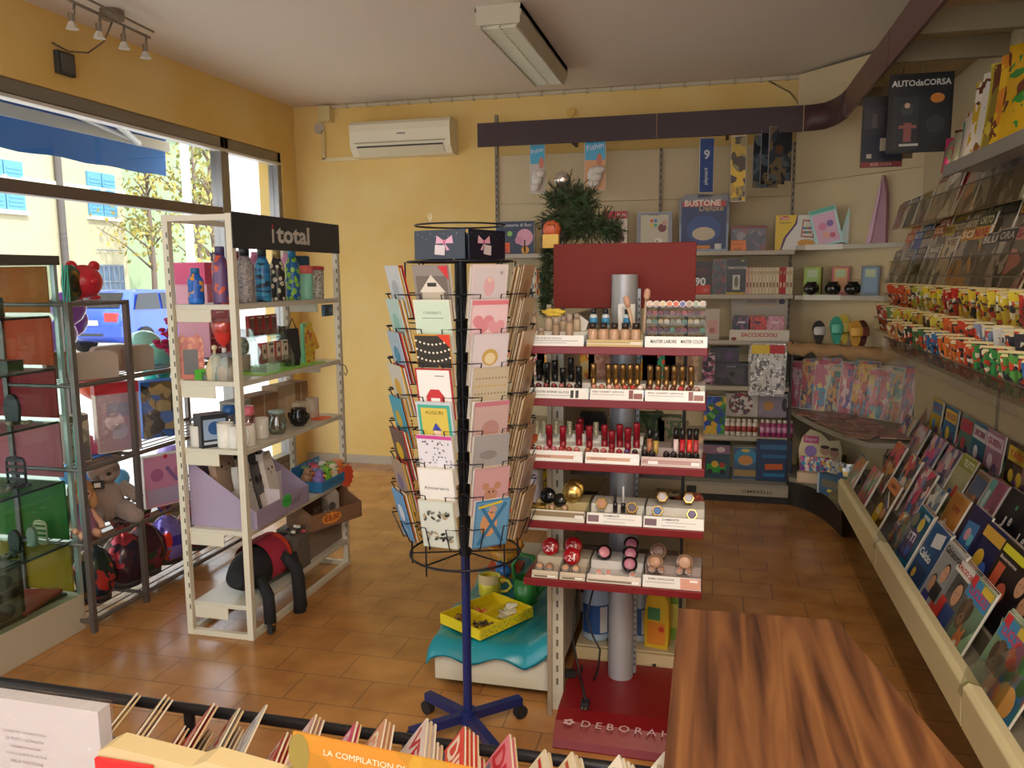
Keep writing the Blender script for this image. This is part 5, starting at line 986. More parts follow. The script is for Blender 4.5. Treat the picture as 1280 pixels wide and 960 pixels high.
for tn, i, pxs, cs, bs in (('black lipsticks', 1, [664+9.6*k for k in range(7)], ('4A2A2A', '6A2A30', '8A3A38', '7A2A30', 'A8685A', '8A5A50', '3A2A28'), '221E1E'), ('middle gold lipsticks', 1, [743+9.6*k for k in range(7)], ('C08068', 'B87060', 'E0B8A8', 'C06A58', 'B85048', 'B02A2E', 'E4D0C8'), '8A6A48'), ('right bronze lipsticks', 1, [812+9.8*k for k in range(7)], ('6A3A34', '9A4A40', '7A4A3E', '5A3028', 'B8303A', '6A3430', 'A88A80'), '6A4E3A'),
                 ('left red lipsticks', 2, [664+9.5*k for k in range(7)], ('A85848', 'B87868', 'C8909C', 'B86878', 'A8403A', 'A04A40', 'C07A70'), 'A8403C'), ('middle red lipsticks', 2, [735+9.8*k for k in range(7)], ('9A5A3C', '8A4A44', 'B05A5A', '8A3030', '982832', '4A3A68', '1E1A1C'), '8A3034'), ('lip glosses', 2, [806, 815, 833, 842, 852, 861, 870], ('2A2224',)*7, '141214')):
    for k, px in enumerate(pxs): dome(px, i, cs[k], 'round colour tester in front of the %s, %s of seven' % (tn, nth(k, 7)), base=bs)
# --- third shelf
tray(2, 661, 728, 'left white tray of red lipsticks on the third red shelf', texts=(('r', -.05, .45, .85, .3, 'C89A80'), ('r', .4, .4, .14, .35, 'F0F0F0', 2), ('LIPSTICK', -.25, .45, .3, .16, '8A3A34')), steps=3)
tray(2, 731, 799, 'middle white tray of red lipsticks on the third red shelf', texts=(('r', -.05, .45, .85, .3, 'C89A80'), ('r', .4, .4, .14, .35, 'F0F0F0', 2), ('LIPSTICK', -.25, .45, .3, .16, '8A3A34')), steps=3)
tray(2, 801, 877, 'clear tray of lip glosses on the third red shelf', 'B8A8A4', 'C0A8A4', texts=(('r', -.3, .4, .16, .35, 'E8E4E4', 2), ('r', .4, .4, .14, .35, 'E8E4E4', 2), ('r', 0, .5, .95, .4, 'A87A78')), hh=.028)
for k, (px, h, dy, dz) in enumerate(((687, .08, .07, .018), (704, .08, .07, .015), (724, .085, .08, .02), (726, .06, .15, .05))): lipstick(px, 2, dy, dz, h, '8E1626', 'glossy crimson lipstick, %s in the left tray of the third red shelf' % ('first from left', 'second from left', 'third from left', 'short back one')[k], r=.011)
for k in range(5):
    px = (671, 680, 695, 712, 745)[k]; b = B()
    for j in range(8): b.lathe([(.009, .006*j), (.0105, .006*j+.003), (.009, .006*j+.006)], mat('B8B49C', .3, .4), n=10)
    y = DF+.012+.11; z = DZ[2]+.07; solo(b, 'spring_holder', 'silvery ribbed empty lipstick holder, %s on the third red shelf' % nth(k, 5), 'holder', (X(px, y, z), y, z-.001))
for k, (px, h) in enumerate(((737, .082), (756, .085), (765, .068), (775, .088), (785, .08), (796, .095))): lipstick(px, 2, .07+.015*(k % 2), .018, h, '861424', 'glossy crimson lipstick, %s in the middle tray of the third red shelf' % nth(k, 6), r=.011)
for k, (px, c, c2, h) in enumerate(((812, 'A86A4A', '1A1A1C', .085), (820, 'B8984A', '2A2A2C', .075), (845, 'DCC8C4', '1C1A1C', .088), (853, 'B82030', '1C1A1C', .088), (862, 'DC3A2C', '1C1A1C', .088), (870, 'A83A40', '1C1A1C', .088))):
    y = DF+.012+.06; z = DZ[2]+.028; t = thing('lip_gloss', 'lip gloss tube with black cap, %s in the clear tray (%s)' % (nth(k, 6), ('tan', 'mustard', 'white', 'dark red', 'coral red', 'brick red')[k]), 'lip gloss', (X(px, y, z+h/2), y, z))
    B().lathe([(.0075, 0), (.0085, .003), (.0085, h*.6)], mat(c, .15), n=12).obj('tube', t); B().lathe([(.0088, h*.6), (.0088, h), (0, h)], mat(c2, .3), n=12).obj('cap', t)
# --- fourth shelf
tray(3, 663, 730, 'gold and white tray of powder compacts on the fourth red shelf', 'C0AE80', 'D8D4C4', texts=(('r', 0, .65, .98, .45, '8A744C'), ('r', .4, .5, .16, .3, 'E8E4E4', 2)), steps=2)
tray(3, 733, 802, 'middle white tray with two diamond compacts on the fourth red shelf', texts=(('DIAMANTE', -.05, .8, .28, .18, '2A2A30'), ('r', -.38, .5, .2, .6, '7A5A64'), ('r', .12, .55, .5, .05, 'A8A8AC'), ('r', .0, .25, .4, .05, 'A8A8AC')))
tray(3, 804, 880, 'right white tray with four diamond compacts on the fourth red shelf', texts=(('DIAMANTE', -.05, .8, .28, .18, '2A2A30'), ('r', -.38, .5, .2, .6, '6A4A54'), ('r', .12, .55, .5, .05, 'A8A8AC'), ('r', .0, .25, .4, .05, 'A8A8AC')))
def compact(px, i, dy, dz, r, rim, col, lab, name='compact', rz=0, tiltx=R(62), dia=False, art=None, cat='compact'):
    y = DF+.012+dy; z = DZ[i]+.013+dz; t = thing(name, lab, cat, (X(px, y, z+r*.9), y, z+r*.88), rz=rz, rx=tiltx); n = 6 if dia else 26
    b = B(); b.lathe([(r*.9, -.006), (r, -.003), (r, .003), (r*.9, .007)], rim, n=n, smooth=not dia); b.obj('case', t)
    if isinstance(col, str): b = B(); b.lathe([(r*.74, .0075), (r*.6, .0095), (0, .0095)], mat(col, .4), n=n, smooth=not dia); b.obj('powder', t)
    if art: art(t, r)
    return t
goldm = mat('C8A860', .2, .85); blkm = mat('1C1A1E', .15, coat=.5)
compact(715, 3, .10, .03, .034, goldm, None, 'large round gold compact mirror at the back of the fourth red shelf', tiltx=R(80), name='gold_compact')
compact(718, 3, .14, .035, .034, goldm, None, 'second round gold compact peeking behind the large one', tiltx=R(80), name='gold_compact')
compact(685, 3, .10, .02, .028, mat('1C1C1E', .1, .3), None, 'black shiny compact left of the gold one on the fourth red shelf', tiltx=R(70), name='black_compact')
compact(700, 3, .1, .01, .024, mat('2A2A26', .1, .3), None, 'smaller black compact just left of the gold one', tiltx=R(70), name='black_compact')
for k, (px, c) in enumerate(((690, 'C89C84'), (706, 'D0A48A'))): compact(px, 3, .03, .012, .012, mat('A89468', .3, .5), c, 'small tan powder pan in front of the compacts, %s one' % ('left', 'right')[k], tiltx=R(30), name='powder_pan')
b = B(); b.box(-.028, -.02, 0, .028, .02, .03, mat('C8AA5A', .2, .85)); solo(b, 'gold_box', 'shiny gold cube-shaped case at the left of the fourth red shelf', 'case', (X(672, DF+.05, .82), DF+.05, DZ[3]+.014), bev=.004)
for k, (px, dy, dz, c, n) in enumerate(((752, .07, .018, 'C08870', 'copper'), (790, .06, .012, '5A5060', 'grey violet'))): compact(px, 3, dy, dz, .021, goldm, c, 'gold diamond-shaped compact with %s powder in the middle tray of the fourth red shelf' % n, dia=True)
for k, (px, dy, dz, c, n) in enumerate(((822, .045, .012, '3A68A8', 'blue'), (865, .04, .008, '54407A', 'purple'), (828, .12, .04, 'D0C8CC', 'silver white'), (861, .12, .04, 'C8C4D0', 'lilac white'))): compact(px, 3, dy, dz, .02, goldm, c, 'gold diamond-shaped compact with %s powder in the right tray of the fourth red shelf' % n, dia=True)
for k, px in enumerate((769, 779)):
    t = cyl_item('eyeliner', 'black eyeliner pen standing %s in the middle tray of the fourth red shelf' % ('left', 'right')[k], 'eyeliner', px, 3, .06, [(.008, 0), (.008, .03), (.005, .035)], blkm, .012, [(.005, .035), (.0035, .09), (0, .092)], mat('2A2A2E' if k == 0 else 'C8C8CC', .3))
# --- fifth shelf
tray(4, 664, 697, 'pale tray of two beige powders at the left of the lowest red shelf', 'C8BCA8', 'C8B8A0', texts=(('r', 0, .25, .8, .2, '6A5848'), ('r', .25, .3, .3, .22, 'F0ECE8', 2)), hh=.022)
tray(4, 699, 731, 'pale tray of two beige powders second from left on the lowest red shelf', 'C8BCA8', 'C8B8A0', texts=(('r', 0, .25, .8, .2, '6A5848'), ('r', .25, .3, .3, .22, 'F0ECE8', 2)), hh=.022)
tray(4, 733, 801, 'white tray of pink blushers on the lowest red shelf', 'DCD8D4', 'D8CCC0', texts=(('r', 0, .3, .96, .3, '7A6850'), ('r', .4, .3, .14, .3, 'F0ECE8', 2)), hh=.024)
tray(4, 803, 876, 'right tray of tan bronzers on the lowest red shelf', 'B8A8A4', 'E8E4E0', texts=(('DARK CHOCOLATE', -.18, .75, .45, .16, '3A3634'), ('r', .32, .5, .34, .9, 'D89A84'), ('r', .38, .75, .14, .18, 'F0ECE8', 2), ('r', -.2, .45, .5, .05, 'A8A0A0')), hh=.036)
for k, (px, c) in enumerate(((675, 'C89878'), (687, 'B08468'), (707, 'D0A484'), (720, 'D8AC8C'))): compact(px, 4, .022, .004, .0155, mat('8A8078', .3), c, 'flat round beige powder, %s, pale trays of the lowest red shelf' % nth(k, 4), tiltx=R(35), name='powder_pan')
def num24(txt):
    def f(t, r):
        b = B(); b.rot((-PI/2, 0, 0)); b.T = Matrix.Identity(4); vs, fs, tw, th = text_mesh(txt, .01); b.add([(p.x*r*.9/tw, p.y*r*.9/tw-r*.25, .0085) for p in vs], fs, mat('E8C8C8', .4)); vs, fs, tw, th = text_mesh('WEAR', 0); b.add([(p.x*r*.5/tw, p.y*r*.5/tw+r*.4, .0085) for p in vs], fs, mat('E8C8C8', .4)); b.obj('number', t)
    return f
r24 = mat('A8141E', .2, coat=.5)
compact(688, 4, .12, .03, .031, r24, None, 'red round 24 box at the left back of the lowest red shelf', tiltx=R(70), art=num24('24'), name='powder_box')
compact(717, 4, .13, .035, .031, r24, None, 'red round box behind the front 24 box on the lowest red shelf', tiltx=R(70), art=num24('24'), name='powder_box')
compact(715, 4, .08, .015, .030, r24, None, 'red round 24 box at the front of the second tray on the lowest red shelf', tiltx=R(66), art=num24('24'), name='powder_box')
compact(755, 4, .11, .03, .027, blkm, 'D88A98', 'black compact of light pink blusher at the left of the white tray', tiltx=R(60), rz=.3)
for k, (dy, dz, lab) in enumerate(((.06, .012, 'front one of the stack of three'), (.10, .035, 'middle one of the stack of three'), (.14, .055, 'rear one of the stack of three'))): compact(787+k, 4, dy, dz, .027, blkm, 'B87088', 'black compact of mauve blusher, %s' % lab, tiltx=R(58), rz=.15)
for k, (px, c) in enumerate(((749, 'D89080'), (761, 'D88878'), (791, 'B87868'))): compact(px, 4, .018, .006, .011, mat('E0DCD8', .3), c, 'small blusher sample on the white tray of the lowest red shelf, %s' % nth(k, 3), tiltx=R(50), name='blusher_sample')
cm = mat('A88A78', .25, .3)
compact(819, 4, .06, .025, .028, cm, 'B88868', 'tan bronzer compact, front left of the right tray', tiltx=R(66)); compact(823, 4, .12, .045, .028, cm, '8A6A5C', 'brown bronzer compact behind the front left one', tiltx=R(66)); compact(856, 4, .07, .028, .029, cm, 'C89C80', 'pale bronzer compact at the right of the right tray', tiltx=R(72))
for k, (px, c) in enumerate(((815, 'A87860'), (827, 'A07058'), (849, 'B88870'), (861, 'B08068'))): compact(px, 4, .02, .03, .012, mat('B8A8A0', .3), c, 'small bronzer sample above the right front strip, %s' % nth(k, 4), tiltx=R(45), name='bronzer_sample')
# ================================================================ MIDDLE GONDOLA BEHIND THE COSMETICS STAND
GX = -.522; gw = mat('C8C0AC', .45); GY0, GY1 = 2.75, 4.05
t = thing('toy_gondola', 'cream double-sided toy gondola behind the cosmetics stand', 'gondola', (GX, GY0, 0)); L_ = GY1-GY0
for y in (0, L_):
    b = B(); b.box(-.022, y-.015, 0, .022, y+.015, 1.46, gw)
    for k in range(28): b.box(-.004, y-.0162, .1+k*.05, .004, y-.015, .125+k*.05, mat('6A6458'))
    b.obj('upright', t)
b = B(); b.box(-.028, -.06, 0, -.012, -.045, 1.5, mat('A89A84', .4, .4)); b.obj('side_rail', t)
b = B(); b.box(-.008, .02, .15, .008, L_-.02, 1.45, mat('B9B09C', .6)); b.obj('back_panel', t)
b = B(); b.box(-.50, .05, .155, -.025, L_, .175, gw); b.box(-.50, .045, .035, -.03, .065, .155, mat('CFC8B4', .5)); b.box(-.50, .06, .035, -.485, L_, .155, gw); b.obj('base_shelf', t, bev=.003)
b = B(); b.box(.03, .23, .128, .44, L_, .148, mat('CDBD98', .5)); b.box(.03, .21, .015, .44, .23, .145, mat('C9B68E', .6)); b.box(.33, .2, .07, .345, .21, .11, mat('1E1E1E')); b.obj('base_shelf', t, bev=.003)
gz = (.56, .87, 1.17)
for z in gz:
    b = B(); b.box(-.42, .42, z-.02, -.01, L_, z, gw); b.box(-.42, .415, z-.028, -.41, L_, z+.004, mat('6A6862', .5)); b.obj('shelf', t)
    b = B(); b.box(.01, .22, z-.02, .42, L_, z, gw); b.box(.01, .212, z-.028, .42, .22, z+.003, mat('5C544C', .5)); b.obj('shelf', t)
b = B(); b.box(.425, .2, .17, .437, .23, 1.45, mat('1C1A1A', .5)); b.obj('black_end_rail', t)
# turquoise satin cloth over the base shelf
tq = mat('138A9C', .3); b = B(); rows = []
for j in range(25):
    v = j/24; row = []
    for i in range(31):
        u = i/30; x = -1.055+.50*u; y = 2.785+1.0*v
        z = .181+.014*abs(math.sin(9*u+5*v)*math.sin(7*v))+.006*abs(math.sin(23*u-11*v))
        if j == 0: y -= .02; z = .135+.02*math.sin(u*13)-.03*max(0, math.sin(u*5+2))
        if j == 1: y -= .02; z = .2
        if u > .8: z += .10*(u-.8)/.2*max(0, 1-v*2.2)*(.7+.3*math.sin(v*20))
        if i == 0: z -= .03*(1+math.sin(v*14)); x -= .01*math.sin(v*9)
        row.append((x, y, z))
    rows.append(row)
b.sheet(rows, tq); o = solo(b, 'turquoise_cloth', 'turquoise satin cloth draped over the left base shelf', 'cloth'); m_ = o.modifiers.new('sol', 'SOLIDIFY'); m_.thickness = .004; m_ = o.modifiers.new('s', 'SUBSURF'); m_.levels = 1; m_.render_levels = 1
ct = .19
# yellow tray with compartments
t = thing('sorting_tray', 'yellow compartment tray with cards and dried bits on the turquoise cloth', 'tray', (-.865, 3.0, ct+.012), R(60)); ye = mat('E8D020', .45); W_, D_ = .15, .115
b = B(); b.box(-W_, -D_, 0, W_, D_, .004, ye)
b.obj('bottom', t)
for q in (-1, 1): B().box(-W_, q*D_-.003, 0, W_, q*D_+.003, .042, ye).obj('side', t); B().box(q*W_-.003, -D_, 0, q*W_+.003, D_, .042, ye).obj('side', t)
b = B(); b.box(-.03, -D_, 0, -.026, D_, .036, ye); b.box(-W_, -.002, 0, W_, .002, .036, ye); b.obj('divider', t)
b = B(); rd = random.Random(2); b.d = D_+.003
for i in range(26): b.disc(-W_+.01+i*.011, .02+.012*math.sin(i*2.4), .003, mat('4A5A30'), 1, 6)
b.obj('leaf_print', t)
def inbits(lab, lx, ly, cols, n, r, nm, cat):
    b = B(); rd = random.Random(n)
    for i in range(n):
        a = rd.random()*6.28; q = rd.random()*.026; b.ball((q*1.5*math.cos(a), q*math.sin(a), .008+rd.random()*.014), (r*rd.uniform(.6, 1.4), r, r*.6), mat(rd.choice(cols), .7), 6, 4)
    p = Matrix.Rotation(R(60), 3, 'Z') @ Vector((lx, ly, 0)); solo(b, nm, lab, cat, (t.location.x+p.x, t.location.y+p.y, t.location.z+.005), kind='stuff')
inbits('dark dried pot-pourri in the front left compartment of the yellow tray', -.07, -.05, ['4A3A2A', '6A543A', '2E261E', '7A6A50'], 40, .008, 'dried_flowers', 'dried flowers')
inbits('brown dried petals in the back left compartment of the yellow tray', -.08, .05, ['7A6038', '9A8048', '5A4428'], 34, .009, 'dried_flowers', 'dried flowers')
inbits('orange-red beads in the back compartment of the yellow tray', .0, .055, ['D8583A', 'E07A50', 'C84A38'], 30, .009, 'beads', 'beads')
for k in range(6):
    b = B(); b.prism([(.03*math.cos(a)*(.6+.4*abs(math.sin(1.5*a))), .03*math.sin(a)*(.6+.4*abs(math.sin(1.5*a)))) for a in [2*PI*i/16 for i in range(16)]], 0, .0012, mat(('E4DCC0', 'D8D0B0', 'ECE4CC')[k % 3], .6), 'z')
    p = Matrix.Rotation(R(60), 3, 'Z') @ Vector((.045+.012*k, -.05+.008*(k % 3), 0)); solo(b, 'paper_shape', 'cream cut-out shape in the yellow tray, %s of the overlapping heap' % nth(k, 6, 'bottom'), 'paper shape', (t.location.x+p.x, t.location.y+p.y, t.location.z+.01+.005*k), rz=k*1.1, rx=.25*(k % 3-1), group='cream paper shapes in the yellow tray')
t = thing('yellow_mug', 'big yellow mug with a beige card band on the turquoise cloth', 'mug', (X(612, 3.27, .25), 3.27, ct+.008)); b = B(); b.lathe([(.045, 0), (.048, .003), (.05, .085), (.046, .085), (.044, .01), (0, .01)], mat('E2D23C', .3), n=28); b.obj('cup', t)
b = B(); b.tube([(.048, 0, .07), (.085, 0, .07), (.10, 0, .045), (.08, 0, .02), (.047, 0, .015)], .007, mat('E2D23C', .3), n=8); b.obj('handle', t)
b = B(); b.sheet([[(.052*math.cos(a), .052*math.sin(a), z) for a in [R(-140+i*10) for i in range(12)]] for z in (.06, .10)], mat('DCC490', .5)); b.obj('card_band', t)
t = thing('toy_car', 'small blue and orange toy car on the turquoise cloth behind the yellow mug', 'toy car', (X(629, 3.44, .27), 3.44, ct+.012), R(-30)); b = B(); b.ball((0, 0, .045), (.045, .03, .03), mat('2E6FC0', .3)); b.ball((-.01, 0, .07), (.025, .024, .02), mat('2E7AC8', .3)); b.obj('body', t)
for sx in (-1, 1):
    for sy in (-1, 1): B().cyl((sx*.027, sy*.026, .017), (sx*.027, sy*.038, .017), .017, mat('E88A30', .4), n=14).obj('wheel', t)
for q in range(3): B().cyl((-.02+.018*q, 0, .08), (-.02+.02*q, 0, .105), .007, mat('E8D040'), r1=.001, n=8).obj('horn', t)
t = thing('watering_can', 'green toy watering can standing on the turquoise cloth', 'watering can', (X(657, 3.22, .3), 3.22, ct+.01), R(20)); gr = mat('2C7A34', .35)
b = B(); b.lathe([(.05, 0), (.052, .004), (.048, .11), (.044, .11), (.044, .01), (0, .01)], gr, n=24); b.obj('body', t)
b = B(); b.tube([(-.045, 0, .09), (-.055, 0, .17), (-.02, 0, .215), (.035, 0, .2), (.048, 0, .1)], .009, gr, n=8); b.obj('handle', t)
b = B(); b.tube([(.045, 0, .03), (.08, 0, .07), (.105, 0, .13)], [.014, .011, .009], gr, n=8); b.cyl((.1, 0, .125), (.115, 0, .15), .012, gr, r1=.022); b.obj('spout', t)
bask = mat('D08A2A', .6)
t = thing('wicker_basket', 'orange wicker basket hanging under the card rack beside the cloth', 'basket', (X(632, 3.62, .45), 3.62, ct+.02), 0); b = B(); b.lathe([(.05, 0), (.055, .005), (.085, .09), (.08, .09), (.05, .01), (0, .01)], busy(('D8942E', 'C07A20', 'E0A840'), 90, stretch=(1, 1, 3)), n=24)
b.lathe([(.084, .085), (.09, .092), (.084, .1), (.078, .092)], bask, n=24); b.obj('bowl', t); b = B(); b.tube([(-.08*math.cos(a), 0, .09+.10*math.sin(a)) for a in [PI*i/12 for i in range(13)]], .006, bask); b.obj('handle', t)
solo(B().box(-.08, -.06, 0, .08, .06, .019, mat('C8402E', .5)), 'red_box', 'flat red box under the orange basket', 'box', (X(632, 3.62, .45), 3.62, ct+.0))
# more toys on the left shelves of the gondola (seen between rack and red shelves)
def bag_toy(loc, cols, lab, w=.12, h=.16, sc=35, rz=0, d=.05, name='toy_pack', cat='toy pack'):
    b = B(); b.prism([(-w/2, 0), (w/2, 0), (w/2, h*.9), (w*.4, h), (-w*.4, h), (-w/2, h*.9)], -d/2, d/2, busy(cols, sc, dist=.15)); b.d = d/2+.001; b.rect(0, h*.93, w*.7, h*.07, mat(cols[0], .4)); 
    return solo(b, name, lab, cat, loc, rz=rz)
GS = lambda px, y, z: (xsolve(px, y, z+.05), y, z)
for i, (px, z, cols, lab, w, h) in enumerate(((648, 1.17, ('E0A040', 'E0C060', 'D85A40', 'D8D0C0'), 'yellow and orange toy pack on the upper left gondola shelf, nearest the card rack', .10, .14), (668, 1.17, ('E4A838', 'C85A8A', 'F0C860', 'E8E0D0'), 'golden toy pack with pink rings on the upper left gondola shelf', .10, .16), (684, 1.17, ('E8B040', 'D0603A', 'E4D8C0'), 'yellow toy pack against the upright on the upper left gondola shelf', .08, .15),
        (648, .87, ('E8702A', 'C84020', 'D8B040'), 'orange toy pack on the middle left gondola shelf', .1, .17), (668, .87, ('E85A1E', 'F07A2A', 'D84818'), 'orange bowl-like toy on the middle left gondola shelf', .12, .05), (650, .56, ('D83A2A', 'E87030', '9A2A2A'), 'red and orange toy pack on the low left gondola shelf', .12, .14), (672, .56, ('E8C02A', '3A3A6A', 'D88A30', 'E8D040'), 'yellow and navy toy pack on the low left gondola shelf', .12, .2))):
    bag_toy(GS(px, 3.36, z), cols, lab, w, h)
rightstuff = [(1.17, ((705, ('8A3A3A', 'D8602A', '3A3A4A'), .1, .16, 'dark red toy pack'), (729, ('E8B84A', 'E0D0A0', 'D07040'), .1, .17, 'yellow figure pack'), (752, ('C89880', 'B88068', 'D8B0A0'), .1, .15, 'peach toy box'), (800, ('3AA0B8', 'E07A30', 'F0B040', '2A6A9A'), .14, .13, 'teal and orange toy pack'), (824, ('E8622A', '2A4A7A', '3AA878', 'E8C040'), .13, .15, 'orange and blue toy pack'), (852, ('8A6A50', 'A88A68', '6A4E3A'), .13, .14, 'brown patterned box'))),
              (.87, ((705, ('8A7860', '6A5A48', '9A8A70'), .09, .2, 'taupe box'), (738, ('3A3838', '2A2A2C', '4A4644'), .14, .17, 'black boxed toy'), (812, ('3A5A34', '5A7A4A', '2A3A2A', '8A8A70'), .12, .18, 'dark green plant-like toy'), (838, ('B8A894', 'A89880', '5A7A50'), .1, .17, 'beige toy box with green print'), (860, ('A88464', 'C0A080', '9A7450'), .12, .1, 'tan rolled pack'))),
              (.56, ((710, ('6A5A4C', '8A7A68', '4A4038'), .1, .17, 'brown toy box'), (735, ('4A4644', '3A3638', '6A6460'), .1, .14, 'dark grey toy box'), (815, ('C8B490', 'A83A30', 'D8C8A8'), .16, .1, 'cream and red flat box'), (835, ('B8A484', '8A7A60', '2E4A38'), .12, .17, 'beige toy box'), (858, ('A84A3A', 'C8785A', '8A3A34', '5A2A28'), .13, .16, 'red patterned toy box')))]
for z, L2 in rightstuff:
    for k, (px, cols, w, h, nm) in enumerate(L2): bag_toy(GS(px, 3.22, z), cols, '%s on the %s right gondola shelf behind the red shelves' % (nm, {1.17: 'upper', .87: 'middle', .56: 'low'}[z]), w, h, 30)
# white tube by the upright
b = B(); b.lathe([(.028, 0), (.03, .01), (.03, .16), (.0, .16)], mat('D8CCD8', .3)); b.lathe([(.028, 0), (.026, -.05), (0, -.05)], mat('3A3030', .4)); solo(b, 'lotion_tube', 'lilac-white lotion tube standing on a dark cap on the low left gondola shelf', 'tube', (xsolve(670, 3.28, .7), 3.28, .612))
# bottles on the right base shelf
def deterg(px, y, h, r, c, lab, lc, capc='2A5AA8', rz=0):
    t = thing('detergent_bottle', lab, 'bottle', (xsolve(px, y, .2), y, .149), rz); b = B(); b.lathe([(r*.95, 0), (r, .01), (r, h*.55), (r*.85, h*.68), (r*.4, h*.85), (r*.33, h*.9)], mat(c, .3), n=24); b.obj('body', t)
    b = B(); b.lathe([(r*.38, h*.9), (r*.38, h), (0, h)], mat(capc, .35), n=18); b.obj('cap', t)
    b = B(); b.sheet([[((r+.001)*math.cos(a), (r+.001)*math.sin(a), z) for a in [R(-150+i*10) for i in range(13)]] for z in (h*.1, h*.5)], mat(lc, .4)); b.sheet([[((r+.002)*math.cos(a), (r+.002)*math.sin(a), z) for a in [R(-70+i*8) for i in range(5)]] for z in (h*.12, h*.48)], mat('E4E0DC', .4)); b.obj('label', t)
deterg(746, 3.07, .30, .058, 'B9D0E8', 'pale blue detergent bottle left of the grey column', '2F5FA8'); deterg(797, 3.10, .28, .056, 'B4C8E0', 'pale blue detergent bottle right of the grey column', '2F5FA8'); deterg(720, 3.25, .24, .04, '2A2A2E', 'dark bottle behind the left detergent', '3A3A3E', '1E1E20')
t = thing('shampoo_bottle', 'yellow and orange flat refill bottle at the right end of the base shelf', 'bottle', (xsolve(822, 3.03, .25), 3.03, .149), R(-10)); b = B(); b.prism([(-.045, 0), (.045, 0), (.05, .1), (.045, .19), (.02, .23), (-.02, .23), (-.04, .2), (-.05, .1)], -.02, .02, mat('E0B82A', .3)); b.d = .0205; b.rect(0, .06, .07, .09, mat('E8902A', .4)); b.rect(-.01, .14, .05, .05, mat('4A8A5A', .4)); b.disc(.02, .08, .012, mat('D84A2A'), 2); b.obj('body', t, bev=.006); B().box(-.02, -.015, .23, .02, .015, .25, mat('3A8A4A', .4)).obj('cap', t)
b = B(); b.box(-.04, -.02, 0, .04, .02, .2, mat('7AA83A', .4)); b.d = .021; b.rect(0, .1, .06, .1, mat('D8D060', .4)); solo(b, 'refill_pack', 'green refill pack behind the yellow flat bottle', 'pack', (xsolve(838, 3.12, .25), 3.12, .149), bev=.004)
# power cables with a plug on the red base
cb = mat('1E1C1E', .5)
c1 = [at(742, 735, y=2.79), at(733, 770, y=2.78), at(741, 795, y=2.77), at(750, 812, y=2.75), at(748, 835, y=2.76), at(742, 850, y=2.8)]
solo(B().tube(c1, .004, cb), 'power_cable', 'thin black cable looping down in front of the left detergent bottle', 'cable')
z_ = .118; c2 = [at(722, 735, y=2.82), at(716, 800, y=2.8), at(724, 840, y=2.78), Vector((xsolve(728, 2.72, z_), 2.72, z_)), Vector((xsolve(732, 2.62, z_), 2.62, z_))]
t = thing('power_plug', 'black cable ending in a plug on the red base', 'cable', (0, 0, 0)); B().tube(c2, .0045, cb).obj('cable', t); e = c2[-1]; b = B(); b.box(e.x-.014, e.y-.03, .097, e.x+.014, e.y+.01, .121, cb); b.cyl((e.x-.006, e.y-.03, .108), (e.x-.006, e.y-.045, .108), .002, mat('B8B8B8', .3, .8), n=6); b.cyl((e.x+.006, e.y-.03, .108), (e.x+.006, e.y-.045, .108), .002, mat('B8B8B8', .3, .8), n=6); b.obj('plug', t, bev=.003)
b = B(); b.box(-.03, -.013, 0, .02, .013, .024, cb); b.tube([(.02, 0, .01), (.05, .02, .01), (.055, .06, .01)], .004, cb); solo(b, 'loose_plug', 'black plug lying at the back left of the red base', 'plug', (xsolve(712, 2.80, .1), 2.80, .1045), rz=.3)
# pine garland on a pole with a silver ball
t = thing('garland_pole', 'grey pole with a silver ball on top behind the red header board', 'pole', (xsolve(703, 3.05, 1.6), 3.05, 0)); B().cyl((0, 0, .176), (0, 0, 1.93), .011, mat('8A8888', .3, .6)).obj('pole', t); b = B(); b.ball((0, 0, 1.955), .033, mat('B8B4B0', .12, .9), 20, 14); b.obj('ball', t)
t = thing('pine_garland', 'bushy green pine garland wound around the pole, one strand hanging down', 'garland', (xsolve(703, 3.03, 1.6), 3.03, 0)); rd = random.Random(11)
def pine(path, rad, n, name):
    b = B(); path = [Vector(p) for p in path]; b.tube(path, .006, mat('4A3A28', .8)); gs = [mat(c, .6) for c in ('20381C', '2C4A24', '3A5A2C', '1A2E18')]
    for i in range(n):
        s = rd.random()*(len(path)-1); k = int(s); p = path[k].lerp(path[k+1], s-k); r_ = rad[k]*(1-(s-k))+rad[k+1]*(s-k)
        d = Vector((rd.gauss(0, 1), rd.gauss(0, 1), rd.gauss(0, 1))).normalized(); tip = p+d*r_*rd.uniform(.5, 1.05); b.tube([p, tip], .0016, mat('4A3A28', .8), n=3)
        dd = (tip-p).normalized()
        for j in range(11):
            q = p.lerp(tip, .3+.7*j/11); s2 = Vector((rd.gauss(0, 1), rd.gauss(0, 1), rd.gauss(0, 1))); s2 = (s2-dd*s2.dot(dd)).normalized()+dd*.7; e = q+s2.normalized()*.026; w_ = s2.cross(dd).normalized()*.0016
            b.add([q-w_, q+w_, e], [(0, 1, 2)], gs[(i+j) % 4])
    b.obj(name, t)
pine([(-.04, 0, 1.88), (.02, .01, 1.90), (.09, 0, 1.87), (.05, 0, 1.83), (-.02, 0, 1.80), (.07, 0, 1.78), (.16, 0, 1.77), (.20, 0, 1.76)], [.06, .09, .09, .10, .09, .10, .09, .05], 760, 'bough')
pine([(-.05, 0, 1.82), (-.05, 0, 1.74), (-.06, 0, 1.66), (-.06, .0, 1.58), (-.06, 0, 1.50), (-.055, 0, 1.44)], [.06, .05, .045, .035, .035, .02], 260, 'hanging_strand')
